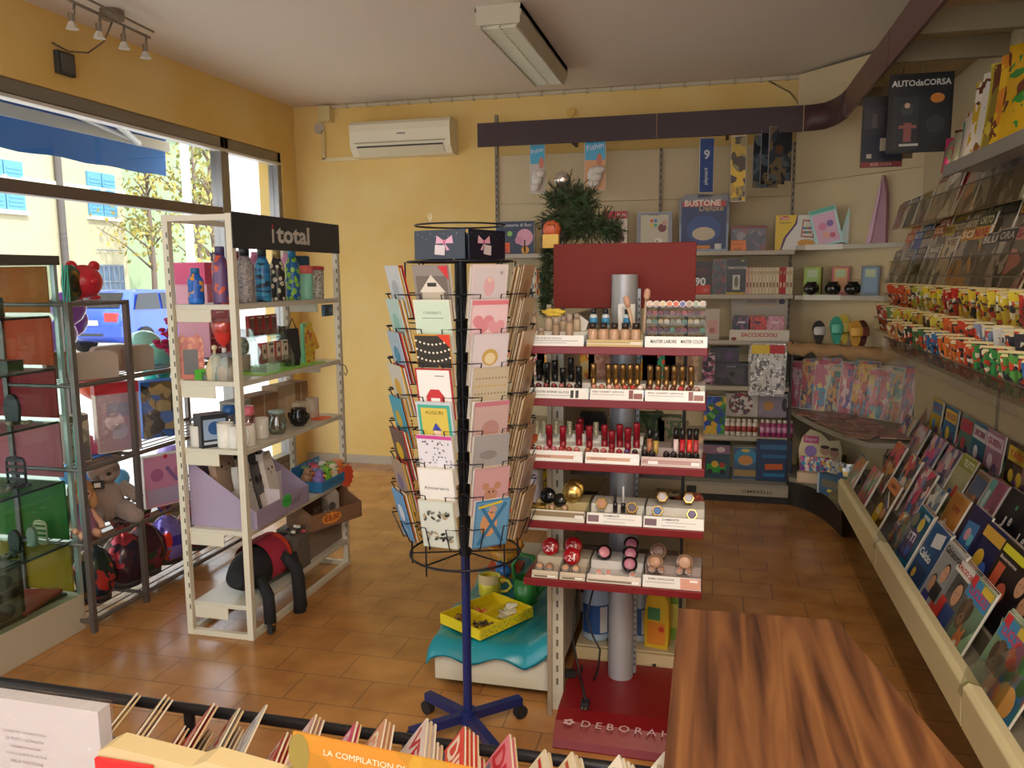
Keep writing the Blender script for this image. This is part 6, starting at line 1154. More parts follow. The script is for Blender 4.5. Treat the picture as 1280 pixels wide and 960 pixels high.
b = B(); b.ball((0, 0, 0), (.035, .03, .035), mat('C8603A', .4)); b.box(-.03, -.03, -.07, .03, .0, -.02, mat('D8B04A', .4)); solo(b, 'garland_ornament', 'orange and gold ornament hanging in the garland', 'ornament', (xsolve(690, 3.0, 1.75), 3.0, 1.77))
# ================================================================ BACK WALL UNIT
FY = 5.68; BKY = 6.2; brn = mat('3A2426', .5); pan = mat('CDB992', .6); shf = mat('B9B0A0', .45); X0, X1 = -1.66, .54
t = thing('back_shelf_unit', 'long cream shelf unit along the back wall with dark brown fascia', 'shelf unit', (X0, YB, 0)); oy = YB; ox = X0
for a_, b_ in ((X0, -.40), (-.395, X1)):
    for z0, z1 in ((.15, 1.0), (1.003, 1.60), (1.603, 2.15), (2.153, 2.52)): B().box(a_-ox+.003, BKY-oy, z0, b_-ox-.003, BKY-oy+.02, z1, pan).obj('back_panel', t)
for x in (X0, -.3975, X1):
    b = B(); b.box(x-ox-.012, BKY-oy-.02, 0, x-ox+.012, BKY-oy+.02, 2.52 if x > X0 else 2.83, mat('8A7E6A', .5)) 
    for k in range(48): b.box(x-ox-.004, BKY-oy-.0215, .15+.05*k, x-ox+.004, BKY-oy-.02, .175+.05*k, mat('2E2A26'))
    b.obj('upright', t)
for a_, b_ in ((X0, -.4), (-.395, X1)):
    b = B(); b.box(a_-ox, FY-oy-.012, 2.512, b_-ox, FY-oy+.012, 2.675, brn); b.obj('fascia', t)
    b = B(); b.box((a_+b_)/2-ox-.01, FY-oy, 2.56, (a_+b_)/2-ox+.01, BKY-oy, 2.6, brn); b.obj('fascia_arm', t)
BS = (1.757, 1.455, 1.133, .806, .445, .135)     # shelf tops (front edge about y 5.85)
SFY = 5.84
for i, z in enumerate(BS[:5]):
    for a_, b_ in ((X0, -.4), (-.395, X1)):
        b = B(); b.box(a_-ox+.004, SFY-oy, z-.03, b_-ox-.004, BKY-oy, z, shf); b.obj('shelf', t, bev=.002)
b = B(); b.box(0, FY-oy+.02, .105, X1-ox, BKY-oy, .135, mat('9A9488', .4)); b.obj('base_shelf', t)
b = B(); b.box(0, FY-oy+.035, 0, X1-ox, FY-oy+.05, .1, mat('241E1E', .5)); b.obj('kick_board', t)
b = B(); b.box(-.08-ox, FY-oy+.012, .055, X1-ox, FY-oy+.022, .115, mat('A89E8C', .4)); b.d = -(FY-oy+.012); b.txt('OMBRELLI', .33-ox, .085, .2, mat('3A342E'), 1, h=.022, bold=.01); b.obj('label_rail', t)
b = B(); b.box(X1-ox-.006, 5.77-oy, .135, X1-ox+.006, BKY-oy, 1.13, mat('3A3232', .5)); b.obj('side_panel', t)
# corner unit (diagonal back, curved shelves)
P0 = Vector((.55, 6.18)); P1 = Vector((1.182, 5.456))
t = thing('corner_shelf_unit', 'cream corner unit with curved shelves between back and right units', 'shelf unit', (0, 0, 0)); cpan = mat('CDB992', .6)
d_ = (P1-P0).normalized(); nrm = Vector((d_.y, -d_.x))*1; nrm = nrm if nrm.y < 0 else -nrm
for z0, z1 in ((.1, 1.0), (1.003, 1.55), (1.553, 2.23), (2.233, 2.98)):
    b = B(); a_ = P0; c_ = P1+d_*.055; w2 = -nrm*.02; b.add([(a_.x, a_.y, z0), (c_.x, c_.y, z0), (c_.x+w2.x, c_.y+w2.y, z0), (a_.x+w2.x, a_.y+w2.y, z0), (a_.x, a_.y, z1), (c_.x, c_.y, z1), (c_.x+w2.x, c_.y+w2.y, z1), (a_.x+w2.x, a_.y+w2.y, z1)], [(3, 2, 1, 0), (4, 5, 6, 7), (0, 1, 5, 4), (1, 2, 6, 5), (2, 3, 7, 6), (3, 0, 4, 7)], cpan); b.obj('back_panel', t)
def curve(q0, q1, q2, n=10): return [((1-s)**2*q0[0]+2*s*(1-s)*q1[0]+s*s*q2[0], (1-s)**2*q0[1]+2*s*(1-s)*q1[1]+s*s*q2[1]) for s in [i/n for i in range(n+1)]]
CS = (1.785, 1.45, 1.11)
for z in CS:
    f = curve((.545, 5.80), (.80, 5.78), (1.14, 5.46)); b = B(); b.prism(f+[(1.182, 5.456), (.55, 6.18)], z-.03, z, shf, 'z'); b.obj('curved_shelf', t)
    b = B(); f2 = f[1:6]; b.sheet([[(x, y-.004, z-.032) for x, y in f2], [(x, y-.004, z+.004) for x, y in f2]], mat('D8D2C4', .3)); b.obj('price_rail', t)
z = .66; f = curve((.545, 5.80), (.60, 5.25), (.86, 4.72)); b = B(); b.prism(f+[(1.2, 4.72), (1.182, 5.456), (.55, 6.18)], z-.03, z, mat('8A8478', .5), 'z'); b.obj('wide_shelf', t)
z = .20; f = curve((.545, 5.70), (.76, 5.60), (.775, 5.05)); b = B(); b.prism(f+[(1.2, 5.05), (1.182, 5.456), (.55, 6.18)], z-.03, z, mat('8A8478', .5), 'z'); b.obj('base_shelf', t)
b = B(); f = curve((.54, 5.715), (.745, 5.60), (.80, 5.05), 14); b.sheet([[(x, y, 0) for x, y in f], [(x-.01, y-.005, .17) for x, y in f]], mat('221C1E', .5)); b.obj('curved_kick_board', t)
# curved brown fascia round the corner
t = thing('shelf_fascia', 'dark brown curved fascia board running over the corner and right magazine racks', 'fascia', (0, 0, 0))
f = [(.545, FY-.012), (.60, FY-.022), (.66, 5.62), (.70, 5.52), (.725, 5.40), (.735, 5.25)]; b = B(); b.sheet([[(x, y, 2.512) for x, y in f], [(x, y, 2.675) for x, y in f]], mat('4A3032', .45)); o = b.obj('curved_board', t); m_ = o.modifiers.new('s', 'SOLIDIFY'); m_.thickness = .015
for y0, y1 in ((4.05, 5.245), (2.7, 4.04), (1.3, 2.69)): b = B(); b.box(.735, y0, 2.512, .75, y1, 2.675, mat('5A3C3C', .45)); b.obj('board', t)
b = B(); b.box(.75, 1.3, 2.62, XR, 5.3, 2.632, mat('A8946E', .7)); b.obj('soffit', t)
for y in (4.06, 3.62, 2.8, 5.0): b = B(); b.box(.75, y-.02, 2.53, XR-.02, y+.02, 2.62, mat('8A7A5C', .6)); b.obj('soffit_beam', t)
# ---------------------------------------------------------------- contents of the back unit
def bk(px, k, y=5.92): z = BS[k]; return (xsolve(px, y, z+.05), y, z+.0005)
def bookbox(px, k, w, h, d, art, lab, name='boxed_game', cat='boxed game', rz=0, deco=None, side='C8C0B4', y=5.95, rx=0, txts=(), z=None, group=None):
    x, yy, zz = bk(px, k, y); t = B(); t.d = d/2; t.box(-w/2, -d/2, 0, w/2, d/2, h, mat(side, .45) if isinstance(side, str) else side); t.rect(0, h/2, w*.98, h*.98, art if not isinstance(art, str) else mat(art, .35))
    if deco: deco(t, w, h)
    for s_, u, v, ww, c in txts: t.txt(s_, u*w, v*h, ww*w, mat(c, .4), 4, bold=.02)
    return solo(t, name, lab, cat, (x, yy, z if z is not None else zz), rz=rz, rx=rx, group=group)
c_ = lambda h: mat(h, .4)
starlab = lambda b, u, v, c, s1, s2, r=.045: (b.rect(u, v, r*2, r*1.6, c_(c), 5), [b.rect(u+i*r*.2-r, v+q*r*.8, r*.1, r*.12, c_(c), 5, a=.78) for i in range(11) for q in (-1, 1)], b.txt(s1, u, v+r*.3, r*1.3, c_('3A1A10'), 6), b.txt(s2, u, v-r*.4, r*1.1, c_('3A1A10'), 6))
def lab_game(b, w, h): b.rect(0, h*.88, w*.9, h*.12, c_('2A2E44'), 2); b.txt('laboratorio di fiori', 0, h*.88, w*.85, c_('D8DCE4'), 3); b.disc(w*.25, h*.5, h*.26, c_('E0A0B4'), 2); b.disc(w*.1, h*.42, h*.12, c_('D890A8'), 3); b.rect(w*.25, h*.25, .012, h*.35, c_('4A3030'), 3); b.disc(-.04, h*.62, .02, c_('8AB85A'), 2); b.disc(w*.26, h*.12, .03, c_('E0A040'), 3); starlab(b, -w*.28, h*.2, 'F0642A', 'SCONTO', '30%')
bookbox(645, 0, .30, .245, .06, '2E3A52', 'dark blue science kit with a pink tree and an orange discount sticker', deco=lab_game)
bookbox(686, 0, .10, .26, .06, '6A3A72', 'purple boxed game beside the science kit, half behind the garland', deco=lambda b, w, h: (b.rect(.02, h*.4, w*.6, h*.4, c_('D89A50'), 2), b.rect(.02, h*.12, w*.5, h*.15, c_('E0D070'), 3)))
bookbox(770, 0, .17, .30, .06, 'D8C8B8', 'red-topped boxed game right of the garland', deco=lambda b, w, h: (b.rect(0, h*.9, w*.97, h*.18, c_('B02A2E'), 2), b.txt('FUN', .04, h*.9, w*.35, c_('E8D8C8'), 3), b.disc(.03, h*.35, .035, c_('7A2A2A'), 2), b.rect(0, h*.1, w*.8, h*.12, c_('E0D040'), 3)))
def plantoy(b, w, h): b.rect(0, h*.5, w*.78, h*.85, c_('C8C0A8'), 2); b.txt('PLANET', .0, h*.93, w*.3, c_('3A3A3A'), 3); [b.disc(-.02+.028*(i % 2), h*(.78-.11*(i//2)), .012, c_(('D8503A', '3A8AC0', 'E0C040', '3AA068')[i]), 3) for i in range(4)]; b.disc(.055, h*.6, .03, c_('7A3A34'), 3); b.disc(.07, h*.72, .018, c_('C89A80'), 4); b.disc(.03, h*.28, .03, c_('E8E4DC'), 4, rz=.022); b.disc(.02, h*.27, .006, c_('2A2A2A'), 5); b.rect(-.07, h*.13, .1, .055, c_('E4D83A'), 5); b.txt('30,90', -.07, h*.15, .07, c_('3A3420'), 6)
bookbox(818, 0, .25, .285, .05, '8A8A94', 'grey framed wooden toy box with a yellow price sticker on the top shelf', deco=plantoy)
# large blue bag with a hedgehog-like face replaced by a plain blue rounded shape
def bluebag(b, w, h): b.rect(0, h*.91, w*.9, h*.1, c_('C03A34'), 2); b.txt('BUSTONE', -.01, h*.93, w*.75, c_('E8E0D0'), 3, bold=.03); b.txt('Deluxe', .05, h*.83, w*.5, c_('B89A60'), 3, bold=.02); b.disc(0, h*.42, w*.36, c_('2A4A8A'), 2, 20, h*.27); b.disc(0, h*.34, w*.24, c_('C8B89C'), 3, 16, h*.13); b.rect(-.02, h*.08, w*.4, h*.07, c_('E08A30'), 3); b.rect(.1, h*.09, .045, .04, c_('D8D8D8'), 3)
t = B(); t.d = .04; t.prism([(-.165, 0), (.165, 0), (.175, .35), (.165, .395), (.1, .385), (-.12, .40), (-.175, .36)], -.04, .04, mat('1E2C4A', .25, coat=.4)); t.rect(0, .18, .31, .33, c_('20366A')); bluebag(t, .33, .36)
solo(t, 'surprise_bag', 'big dark blue surprise bag with red lettering on the top shelf', 'gift bag', bk(879, 0, 5.93), rz=.03, bev=.01)
bookbox(935, 0, .24, .17, .1, busy(('3A3440', '5A4A58', '7A2E30', '2A2A38', '8A7A80'), 22), 'dark boxed vehicles set with an orange discount sticker', deco=lambda b, w, h: (b.rect(0, h*.95, w, h*.1, c_('7A2428'), 2), starlab(b, -w*.28, h*.18, 'F0802A', 'SCONTO', '30%', .05)), side='7A2A2C')
def quer(b, w, h): b.pol([(-w/2, 0), (-w*.38, 0), (-w*.3, h*.35), (-w*.05, h*.75), (-w*.0, h), (-w/2, h)], c_('E4C02A'), 2); b.pol([(-w*.38, 0), (-w*.34, 0), (-w*.24, h*.35), (.0, h*.75), (w*.02, h), (-w*.0, h), (-w*.05, h*.75), (-w*.3, h*.35)], c_('4A2A6A'), 3); b.rect(-w*.3, h*.92, w*.22, h*.1, c_('C83A2A'), 4); b.txt('Pixel', -w*.3, h*.92, w*.18, c_('F0E8D8'), 5); b.txt('Magnetino', -w*.28, h*.78, w*.28, c_('3A2A1A'), 4); b.rect(w*.26, h*.6, w*.3, h*.5, c_('B05A44'), 4, a=-.1); b.rect(w*.26, h*.6, w*.25, h*.42, c_('D8D0C0'), 5, a=-.1); b.disc(w*.22, h*.2, w*.2, c_('D89A30'), 5, 14, h*.1); [b.disc(w*(.16+.05*(i % 4)), h*(.5+.12*(i//4)), .009, c_(('C84A3A', '3A7AB8', '4AA060')[i % 3]), 6, 8) for i in range(8)]
bookbox(995, 0, .28, .235, .05, 'E0DCD4', 'yellow and white magnet board game box at the right end of the top shelf', deco=quer, y=5.9)
# second shelf: paperbacks left, games and a row of cream books
cols = ('3A3430', '2A4A6A', '9AB0B8', 'E0E0D8', '3A8A4A', '7AB83A', 'D8C89A', '4A5A3A', 'D0D4D8', 'B83A3A', '2A6A8A', 'C8C0B0', 'E0A040', '3A3A5A')
def book(loc, h, w, c, lab, group=None, rz=0, d=.13, dot=None, name='paperback', dcol='3A3A3A', lean=0):
    b = B(); b.box(-w/2, 0, 0, w/2, d, h, mat(c, .5)); b.box(-w/2+.001, .002, h-.0005, w/2-.001, d-.002, h+.0003, mat('E4DCC8', .7)); b.d = 0; b.rect(0, h*.8, w*.5, h*.12, mat(dcol, .5)); 
    if dot: b.rect(0, h*.35, w*.5, h*.18, mat(dot, .5))
    return solo(b, name, lab, 'book', loc, rz=rz, group=group, ry=lean)
x = xsolve(640, 5.9, 1.5)
for k in range(17):
    w = (.017, .012, .02, .014, .018, .012, .016)[k % 7]; h = .17+.03*((k*5 % 7)/7); book((x+w/2, 5.9, BS[1]), h, w-.001, cols[(k*3+1) % 14], '%s paperback, %s of the row on the left second shelf' % ({'3A3430': 'dark brown', '2A4A6A': 'navy', '9AB0B8': 'pale blue', 'E0E0D8': 'white', '3A8A4A': 'green', '7AB83A': 'lime', 'D8C89A': 'sand', '4A5A3A': 'olive', 'D0D4D8': 'light grey', 'B83A3A': 'red', '2A6A8A': 'blue', 'C8C0B0': 'beige', 'E0A040': 'orange', '3A3A5A': 'indigo'}[cols[(k*3+1) % 14]], nth(k, 17)), 'paperbacks on the left second shelf', dot=('E8E0D0', '2A2A2A', 'C83A3A')[k % 3]); x += w
bookbox(877, 1, .13, .235, .05, '2A2024', 'red and dark toy box with a big white 90 on the second shelf', deco=lambda b, w, h: (b.disc(.0, h*.68, w*.4, c_('5A3A40'), 2, 14, h*.14), b.txt('90', -.01, h*.38, w*.6, c_('E8E8EC'), 4, bold=.04), b.rect(0, h*.14, w*.9, h*.28, c_('D83A26'), 3), b.txt('GT', .03, h*.12, .03, c_('E8D8C0'), 5)), side='5A2A2A')
bookbox(900, 1, .11, .245, .05, busy(('26242A', '3A3A3E', '4A4E44', '7A2A2C', '2A2A2A'), 40), 'dark patterned box right of the 90 toy on the second shelf', y=5.96)
bookbox(920, 1, .14, .25, .04, '232322', 'black tarot card box with silver title on the second shelf', deco=lambda b, w, h: (b.txt('TAROCCHI', 0, h*.74, w*.9, c_('D0CCC0'), 3, bold=.03), b.rect(0, h*.33, w*.36, h*.42, c_('C8C4B4'), 2), b.disc(0, h*.35, .014, c_('6A6A60'), 3, 12, .04), b.rect(.04, h*.93, .02, .01, c_('B8C83A'), 3), b.rect(0, h*.02, w*.98, h*.05, c_('E0C020'), 3)), name='card_box', cat='card box')
x = xsolve(932, 5.9, 1.55); n = 14; xe = xsolve(991, 5.9, 1.55); w = (xe-x)/n
for k in range(n):
    c = ('D0A898', 'D8B8A0', 'DCCCA8', 'E0D0B0', 'DCCCA8', 'DACAA6', 'E2D4B4', 'DCCCA8', 'D8C8A4', 'E0D0B0', 'B82A30', 'C02C32', 'DED0B4', 'DCCCA8')[k]
    book((x+w*(k+.5), 5.9, BS[1]), .185, w*.92, c, '%s book, %s in the row on the right second shelf' % ('red' if k in (10, 11) else 'rosy cream' if k < 2 else 'cream', nth(k, n)), 'cream books on the right second shelf', dot='8A5A3A' if k not in (10, 11) else 'E8C8A0', dcol='B89A6A')
# third shelf
bookbox(890, 2, .10, .22, .07, 'C8BEAC', 'beige pink boxed toy at the left of the third shelf', deco=lambda b, w, h: (b.rect(0, h*.4, w*.8, h*.45, c_('D8A8A0'), 2), b.disc(0, h*.3, .02, c_('B87A70'), 3)), y=5.93)
t = thing('display_carton', 'cream display carton with red SACCUCCIOLI lettering holding three small bags', 'display carton', (xsolve(948, 5.93, 1.2), 5.93, BS[2]+.001))
b = B(); b.box(-.2, -.1, 0, .2, .13, .004, c_('D8CCB8')); b.box(-.2, -.102, 0, .2, -.098, .075, c_('DCD2C0')); b.d = .102; b.txt('SACCUCCIOLI', .0, .04, .24, c_('B83A30'), 1, h=.028, bold=.03); b.disc(-.17, .012, .02, c_('8A2A28'), 1, rz=.012); b.obj('front', t)
b = B(); b.box(-.19, .1, 0, .2, .104, .30, c_('B8AE9E')); b.d = -.1; b.txt('SACCUCCIOLI', .02, .268, .2, c_('8A5A58'), 1, h=.022, bold=.02); b.disc(.16, .265, .022, c_('4A3A58'), 1, rz=.02); b.rect(.03, .24, .16, .006, c_('C89A60'), 1); b.obj('header', t)
for k, (c, n, lx) in enumerate((('222028', 'black', -.12), ('D83A24', 'red', -.01), ('D898A8', 'pink', .11))):
    b = B(); w = .075; b.prism([(-w*.75, 0), (w*.75, 0), (w*.8, .13), (w*.6, .165), (-w*.6, .165), (-w*.8, .13)], -.025, .025, busy((c, c, {'222028': '7A3A6A', 'D83A24': 'A02A20', 'D898A8': 'C07A90'}[c]), 50)); b.d = .026; b.rect(0, .12, .05, .012, c_({'222028': 'D8D8E0', 'D83A24': '2A3A4A', 'D898A8': 'E8D8DC'}[c])); solo(b, 'small_bag', '%s small printed bag in the SACCUCCIOLI carton' % n, 'bag', t.location+Vector((lx, -.03, .005)), bev=.008)
# fourth shelf: dark boxes, magazine bag hanging
bookbox(885, 3, .09, .23, .06, busy(('3A2A34', '6A3A50', 'A85A7A', '2A242A', 'C8A8B0'), 40), 'dark pink flowered pack at the left of the fourth shelf', y=5.92)
bookbox(915, 3, .26, .16, .1, busy(('2A262C', '3A343A', '4A4448'), 12), 'dark boxed gadget lying on the fourth shelf', deco=lambda b, w, h: (b.disc(-.0, h*.5, .035, c_('4A4648'), 2), b.disc(0, h*.5, .02, c_('1E1C20'), 3), b.rect(.1, h*.5, .04, h*.7, c_('34303A'), 2), b.txt('sound', -.01, h*.85, .06, c_('9A9498'), 3)), side='2A262A')
bookbox(905, 3, .20, .11, .1, '34303C', 'dark box stacked on the gadget box on the fourth shelf', deco=lambda b, w, h: (b.disc(.03, h*.5, .03, c_('5A3A6A'), 2), b.rect(-.05, h*.5, .04, h*.6, c_('4A4450'), 2)), z=BS[3]+.162, side='2A2630')
p = at(958, 490, y=5.80); q = at(958, 436, y=5.80)
b = B(); b.d = .02; b.prism([(-.12, 0), (.12, 0), (.125, .30), (.12, .37), (-.12, .37), (-.13, .28)], -.02, .02, film(.25)); b.prism([(-.11, .02), (.11, .02), (.115, .35), (-.115, .35)], -.012, .012, busy(('D8D4CC', 'EDE9E0', '2A2826', 'C8C4B8', '1E1C1C'), 24, stretch=(1, 1, .6), dist=.3)); b.rect(0, .33, .22, .06, c_('C82A30'), 2); b.rect(-.05, .33, .12, .062, c_('E8C82A'), 3); b.txt('JUVENTUS', 0, .275, .2, c_('D8D4C8'), 4, h=.035, bold=.04)
solo(b, 'confetti_bag', 'hanging bag of black and white streamers with JUVENTUS lettering', 'toy pack', (p.x, 5.79, at(958, 495, y=5.80).z))
# fifth shelf
def pots(b, w, h): [b.disc(-w*.35+w*.14*i, h*.9, .012, c_('E0D8D0'), 2) for i in range(6)]
bookbox(893, 4, .155, .28, .07, busy(('3A8A3A', '6AB040', '2A4A9A', '3A6AC8', 'D8B03A', '2A6A30'), 26), 'green and blue coloured toy pack at the left of the fifth shelf', y=5.92)
t = bookbox(925, 4, .24, .17, .02, 'CFC8BE', 'white rounded card display of bottled bubbles, left one on the fifth shelf', deco=lambda b, w, h: (b.disc(0, h*.55, w*.36, busy(('D8D0C8', '5A4A50', '8A3A38', 'E0D8D0'), 45), 2), b.disc(0, h*.95, .03, c_('B83A3A'), 3, rz=.01)), z=BS[4]+.12, y=6.0)
t = bookbox(967, 4, .22, .17, .02, '9A8A98', 'mauve card display of bottled bubbles, right one on the fifth shelf', deco=lambda b, w, h: (b.disc(-.04, h*.5, .035, c_('C8904A'), 2), b.disc(.07, h*.55, .02, c_('3A3438'), 2, rz=.05)), z=BS[4]+.12, y=6.0)
for j, (px0, c, c2, nm) in enumerate(((906, 'DCD4CC', 'A84A44', 'white'), (950, 'A83A78', 'D8A0C0', 'magenta'))):
    for k in range(6):
        b = B(); b.lathe([(.016, 0), (.018, .003), (.018, .09), (.012, .1)], mat(c, .35), n=12); b.lathe([(.0185, .03), (.0185, .07)], mat(c2, .4), n=12); b.lathe([(.014, .1), (.014, .12), (0, .12)], mat('E4DCD0', .3), n=12)
        solo(b, 'bubble_bottle', '%s bubble bottle, %s of six in the %s group on the fifth shelf' % (nm, nth(k, 6), nm), 'bottle', (xsolve(px0+3+7*k, 5.88, .5), 5.88, BS[4]+.0005), group='%s bubble bottles on the fifth shelf' % nm)
bookbox(893, 4, .17, .0, .0, '000000', 'x') if False else None
# base shelf
bookbox(895, 5, .19, .25, .12, '2A4A5A', 'blue toy vehicle box with green tractor at the left of the base shelf', deco=lambda b, w, h: (b.rect(0, h*.85, w*.95, h*.25, c_('8A6A80'), 2), b.disc(.03, h*.85, .03, c_('D8C8C8'), 3, rz=.02), b.rect(0, h*.3, w*.7, h*.25, c_('2A9A3A'), 3), b.disc(-.01, h*.42, .025, c_('D8B03A'), 4), b.disc(.04, h*.4, .02, c_('B83A3A'), 4), b.disc(-.045, h*.2, .02, c_('1E1E20'), 4), b.disc(.045, h*.2, .02, c_('1E1E20'), 4)), y=5.88, side='1E3038')
bookbox(931, 5, .17, .235, .1, '3A5A78', 'rounded blue toy box with orange picture on the base shelf', deco=lambda b, w, h: (b.disc(0, h*.7, w*.46, c_('3A88B0'), 2, 16, h*.28), b.disc(0, h*.6, w*.3, c_('C88A50'), 3, 14, h*.16), b.rect(0, h*.2, w*.9, h*.2, c_('A88A58'), 3), b.disc(0, h*.9, .03, c_('D8B860'), 4, rz=.012)), y=5.88)
bookbox(966, 5, .24, .30, .12, '16355A', 'dark blue large toy box with orange logo at the right of the base shelf', deco=lambda b, w, h: (b.rect(0, h*.82, w*.8, h*.12, c_('3A6A98'), 2), b.rect(.0, h*.35, w*.5, h*.14, c_('C8602A'), 3, a=.05), b.rect(0, h*.6, w*.7, h*.08, c_('2A6AA0'), 3), b.rect(0, h*.15, w*.6, h*.08, c_('1E78A8'), 3)), y=5.88, side='12283E')
# hanging packs under the fascia
def hangpack(px, y, z0, z1, w, art, lab, txts=(), tilt=0, rz=0, hd=None):
    x = xsolve(px, y, (z0+z1)/2); t = thing('hanging_pack', lab, 'toy pack', (x, y, z0), rz); h = z1-z0; b = B(); b.d = .008; b.box(-w/2, -.008, 0, w/2, .008, h, c_('D8D4CC')); b.rect(0, h/2, w*.96, h*.98, art)
    for s_, u, v, ww, c, a in txts: b.txt(s_, u*w, v*h, ww, c_(c), 3, bold=.03, a=a)
    b.obj('card', t); B().tube([(0, 0, h-.01), (0, .0, h+.02), (0, .03, h+.03)], .0015, mat('B8B8B8', .3, .8), n=4).obj('hook', t)
    if hd: hd(t, w, h)
def fishart(t, w, h):
    b = B(); b.d = .009; b.rect(0, h*.8, w*.94, h*.38, c_('4AA8CC'), 1); b.txt('Fishin', 0, h*.88, w*.8, c_('E8E4F0'), 2, a=.2); b.disc(.03, h*.62, .02, c_('C87A60'), 2, rz=.04); b.obj('print', t); b = B(); 
    for k in range(3): b.ball((-.01+.02*k, -.03, h*(.12+.14*k)), (w*.3, .02, h*.08), mat('DCD4CC', .5))
    b.rot((0, 0, 0)); b.ball((0, -.025, h*.3), (w*.36, .018, h*.18), mat('D4CCC6', .5)); b.obj('toy', t)
hangpack(672, 5.75, at(672, 242, y=5.75).z, 2.52, .11, c_('C8BCB0'), 'blue topped hanging pack with a white toy, left one under the fascia', hd=fishart)
hangpack(744, 5.75, at(744, 238, y=5.75).z, 2.53, .15, c_('D8A070'), 'blue topped hanging pack with a white toy and red-haired figure, right one under the fascia', hd=fishart)
hangpack(883, 5.75, at(883, 241, y=5.75).z, 2.51, .095, c_('2A4A8A'), 'blue narrow hanging pack with a silver 9', (('9', 0, .7, .04, 'D0D4DC', 0), ('playcard', -.02, .3, .11, 'C8D0DC', PI/2)), rz=.2)
hangpack(923, 5.72, at(923, 252, y=5.72).z, 2.51, .10, busy(('8A7A50', 'B8963A', '4A3E30', 'D8B030'), 24), 'golden yellow narrow hanging pack', (('NEW', 0, .15, .05, '3A2A1A', PI/2),), rz=-.2)
for k in range(3):
    x = xsolve(957+9*k, 5.72-.02*k, 2.35); t = B(); t.d = .003; t.box(-.085, -.003, 0, .085, .003, .345, c_('8A8A8A')); t.rect(0, .17, .165, .34, busy(('3A4450', '2A3038', '5A6A70', '7A6A50', '22262C'), 14, dist=.2)); t.disc(-.01, .2, .03, c_('6A4A3A'), 2)
    solo(t, 'hanging_magazine', 'bluish grey magazine hanging under the fascia, %s of the three overlapping ones' % ('left', 'middle', 'right')[k], 'magazine', (x, 5.72-.02*k, 2.165+.02*k), rz=.25+.12*k)
# corner shelves
def cn(px, z, y): return (xsolve(px, y, z+.05), y, z+.0005)
for k, (px, a, lab) in enumerate(((1038, .25, 'left'), (1065, -.25, 'right'))):
    t = B(); t.d = .02; t.prism([(-.085, 0), (.085, 0), (.085, .25), (-.085, .25)], -.02, .02, mat('9ACBC0', .25)); t.rect(0, .115, .14, .2, c_('D8A8C0' if k == 0 else 'C8D0C8')); t.rect(0, .235, .16, .025, c_('4AA890'), 2); t.disc(-.02, .13, .025, c_('D87A9A'), 2); t.disc(.03, .14, .022, c_('7A5AA0'), 2); t.disc(-.01, .07, .022, c_('E0A080'), 2); t.disc(.03, .06, .018, c_('C84A6A'), 3)
    solo(t, 'toy_pack', 'pink and mint doll pack, %s one of the leaning pair on the corner shelf' % lab, 'toy pack', cn(px, CS[0], 5.80+.03*k), rz=-.15, ry=-a, bev=.006)
b = B(); b.prism([(-.05, 0), (.07, 0), (.06, .3), (.035, .42), (.02, .3)], -.02, .02, mat('A8788A', .3)); b.prism([(-.05, 0), (-.02, 0), (.025, .3), (.03, .42)], -.03, -.02, mat('C8A0B0', .3)); solo(b, 'gift_bag', 'tall pink pointed bag at the right of the top corner shelf', 'gift bag', cn(1095, CS[0], 5.60), rz=-.6)
def creature(px, c, lab, y=5.85, art='9ABF6A'):
    b = B(); b.d = .05; b.box(-.055, -.05, 0, .055, .05, .19, mat(c, .4)); b.rect(0, .1, .085, .16, c_(art)); b.rect(0, .145, .06, .05, c_('B8C89A'), 2); solo(b, 'boxed_cup', lab, 'boxed cup', cn(px, CS[1], y), rz=-.25)
creature(1016, '9AAA3A', 'yellow-green window box on the second corner shelf'); creature(1051, 'B85A5A', 'red window box on the second corner shelf', 5.82, 'D89A60'); creature(1088, '6A7A84', 'blue-grey window box on the second corner shelf', 5.65, '7A98B0')
for k, px in enumerate((1014, 1041, 1066)):
    b = B(); b.ball((0, 0, .045), (.052, .052, .045), mat('14181A', .12, coat=.6), 18, 12); b.lathe([(.03, .08), (.034, .09), (.028, .09)], mat('14181A', .12)); solo(b, 'black_bowl', 'glossy black round mug on the second corner shelf, %s of three' % ('left', 'middle', 'right')[k], 'mug', cn(px, CS[1], (5.76, 5.75, 5.66)[k]))
def slip(px, c, lab, y=5.72, h=.16, c2='2A2A2A', band=False):
    t = thing('slipper', lab, 'slipper', cn(px, CS[2]+.012, y), R(15), rx=R(-8)); w = .05; sole = B(); sole.prism([(w*.62*math.cos(a) if math.sin(a) < .3 else w*.9*math.cos(a), .5*h+.5*h*math.sin(a)) for a in [2*PI*i/20 for i in range(20)]], -.012, .012, mat(c, .6)); sole.obj('sole', t)
    b = B(); b.sheet([[(-w*.9, -.013, h*f_), (-w*.6, -.05, h*f_), (w*.6, -.05, h*f_), (w*.9, -.013, h*f_)] for f_ in (.35, .75)], mat(c2, .6)); o = b.obj('strap', t); o.modifiers.new('s', 'SOLIDIFY').thickness = .006; o.modifiers.new('b', 'SUBSURF').render_levels = 1
slip(1024, '3A3A3A', 'black slipper pair at the left of the third corner shelf', c2='C8C8C4'); slip(1046, '4AB8A0', 'mint slipper on the third corner shelf', 5.70, .19, '6ACBB4'); slip(1055, 'E0C850', 'yellow slipper behind the mint one', 5.75, .2, 'E0D070'); slip(1078, '5A2A24', 'dark red slipper at the right of the third corner shelf', 5.62, .17, '7A3A2E'); slip(1070, 'D8A040', 'golden clog standing between mint and red slippers', 5.58, .17, 'E0B050')
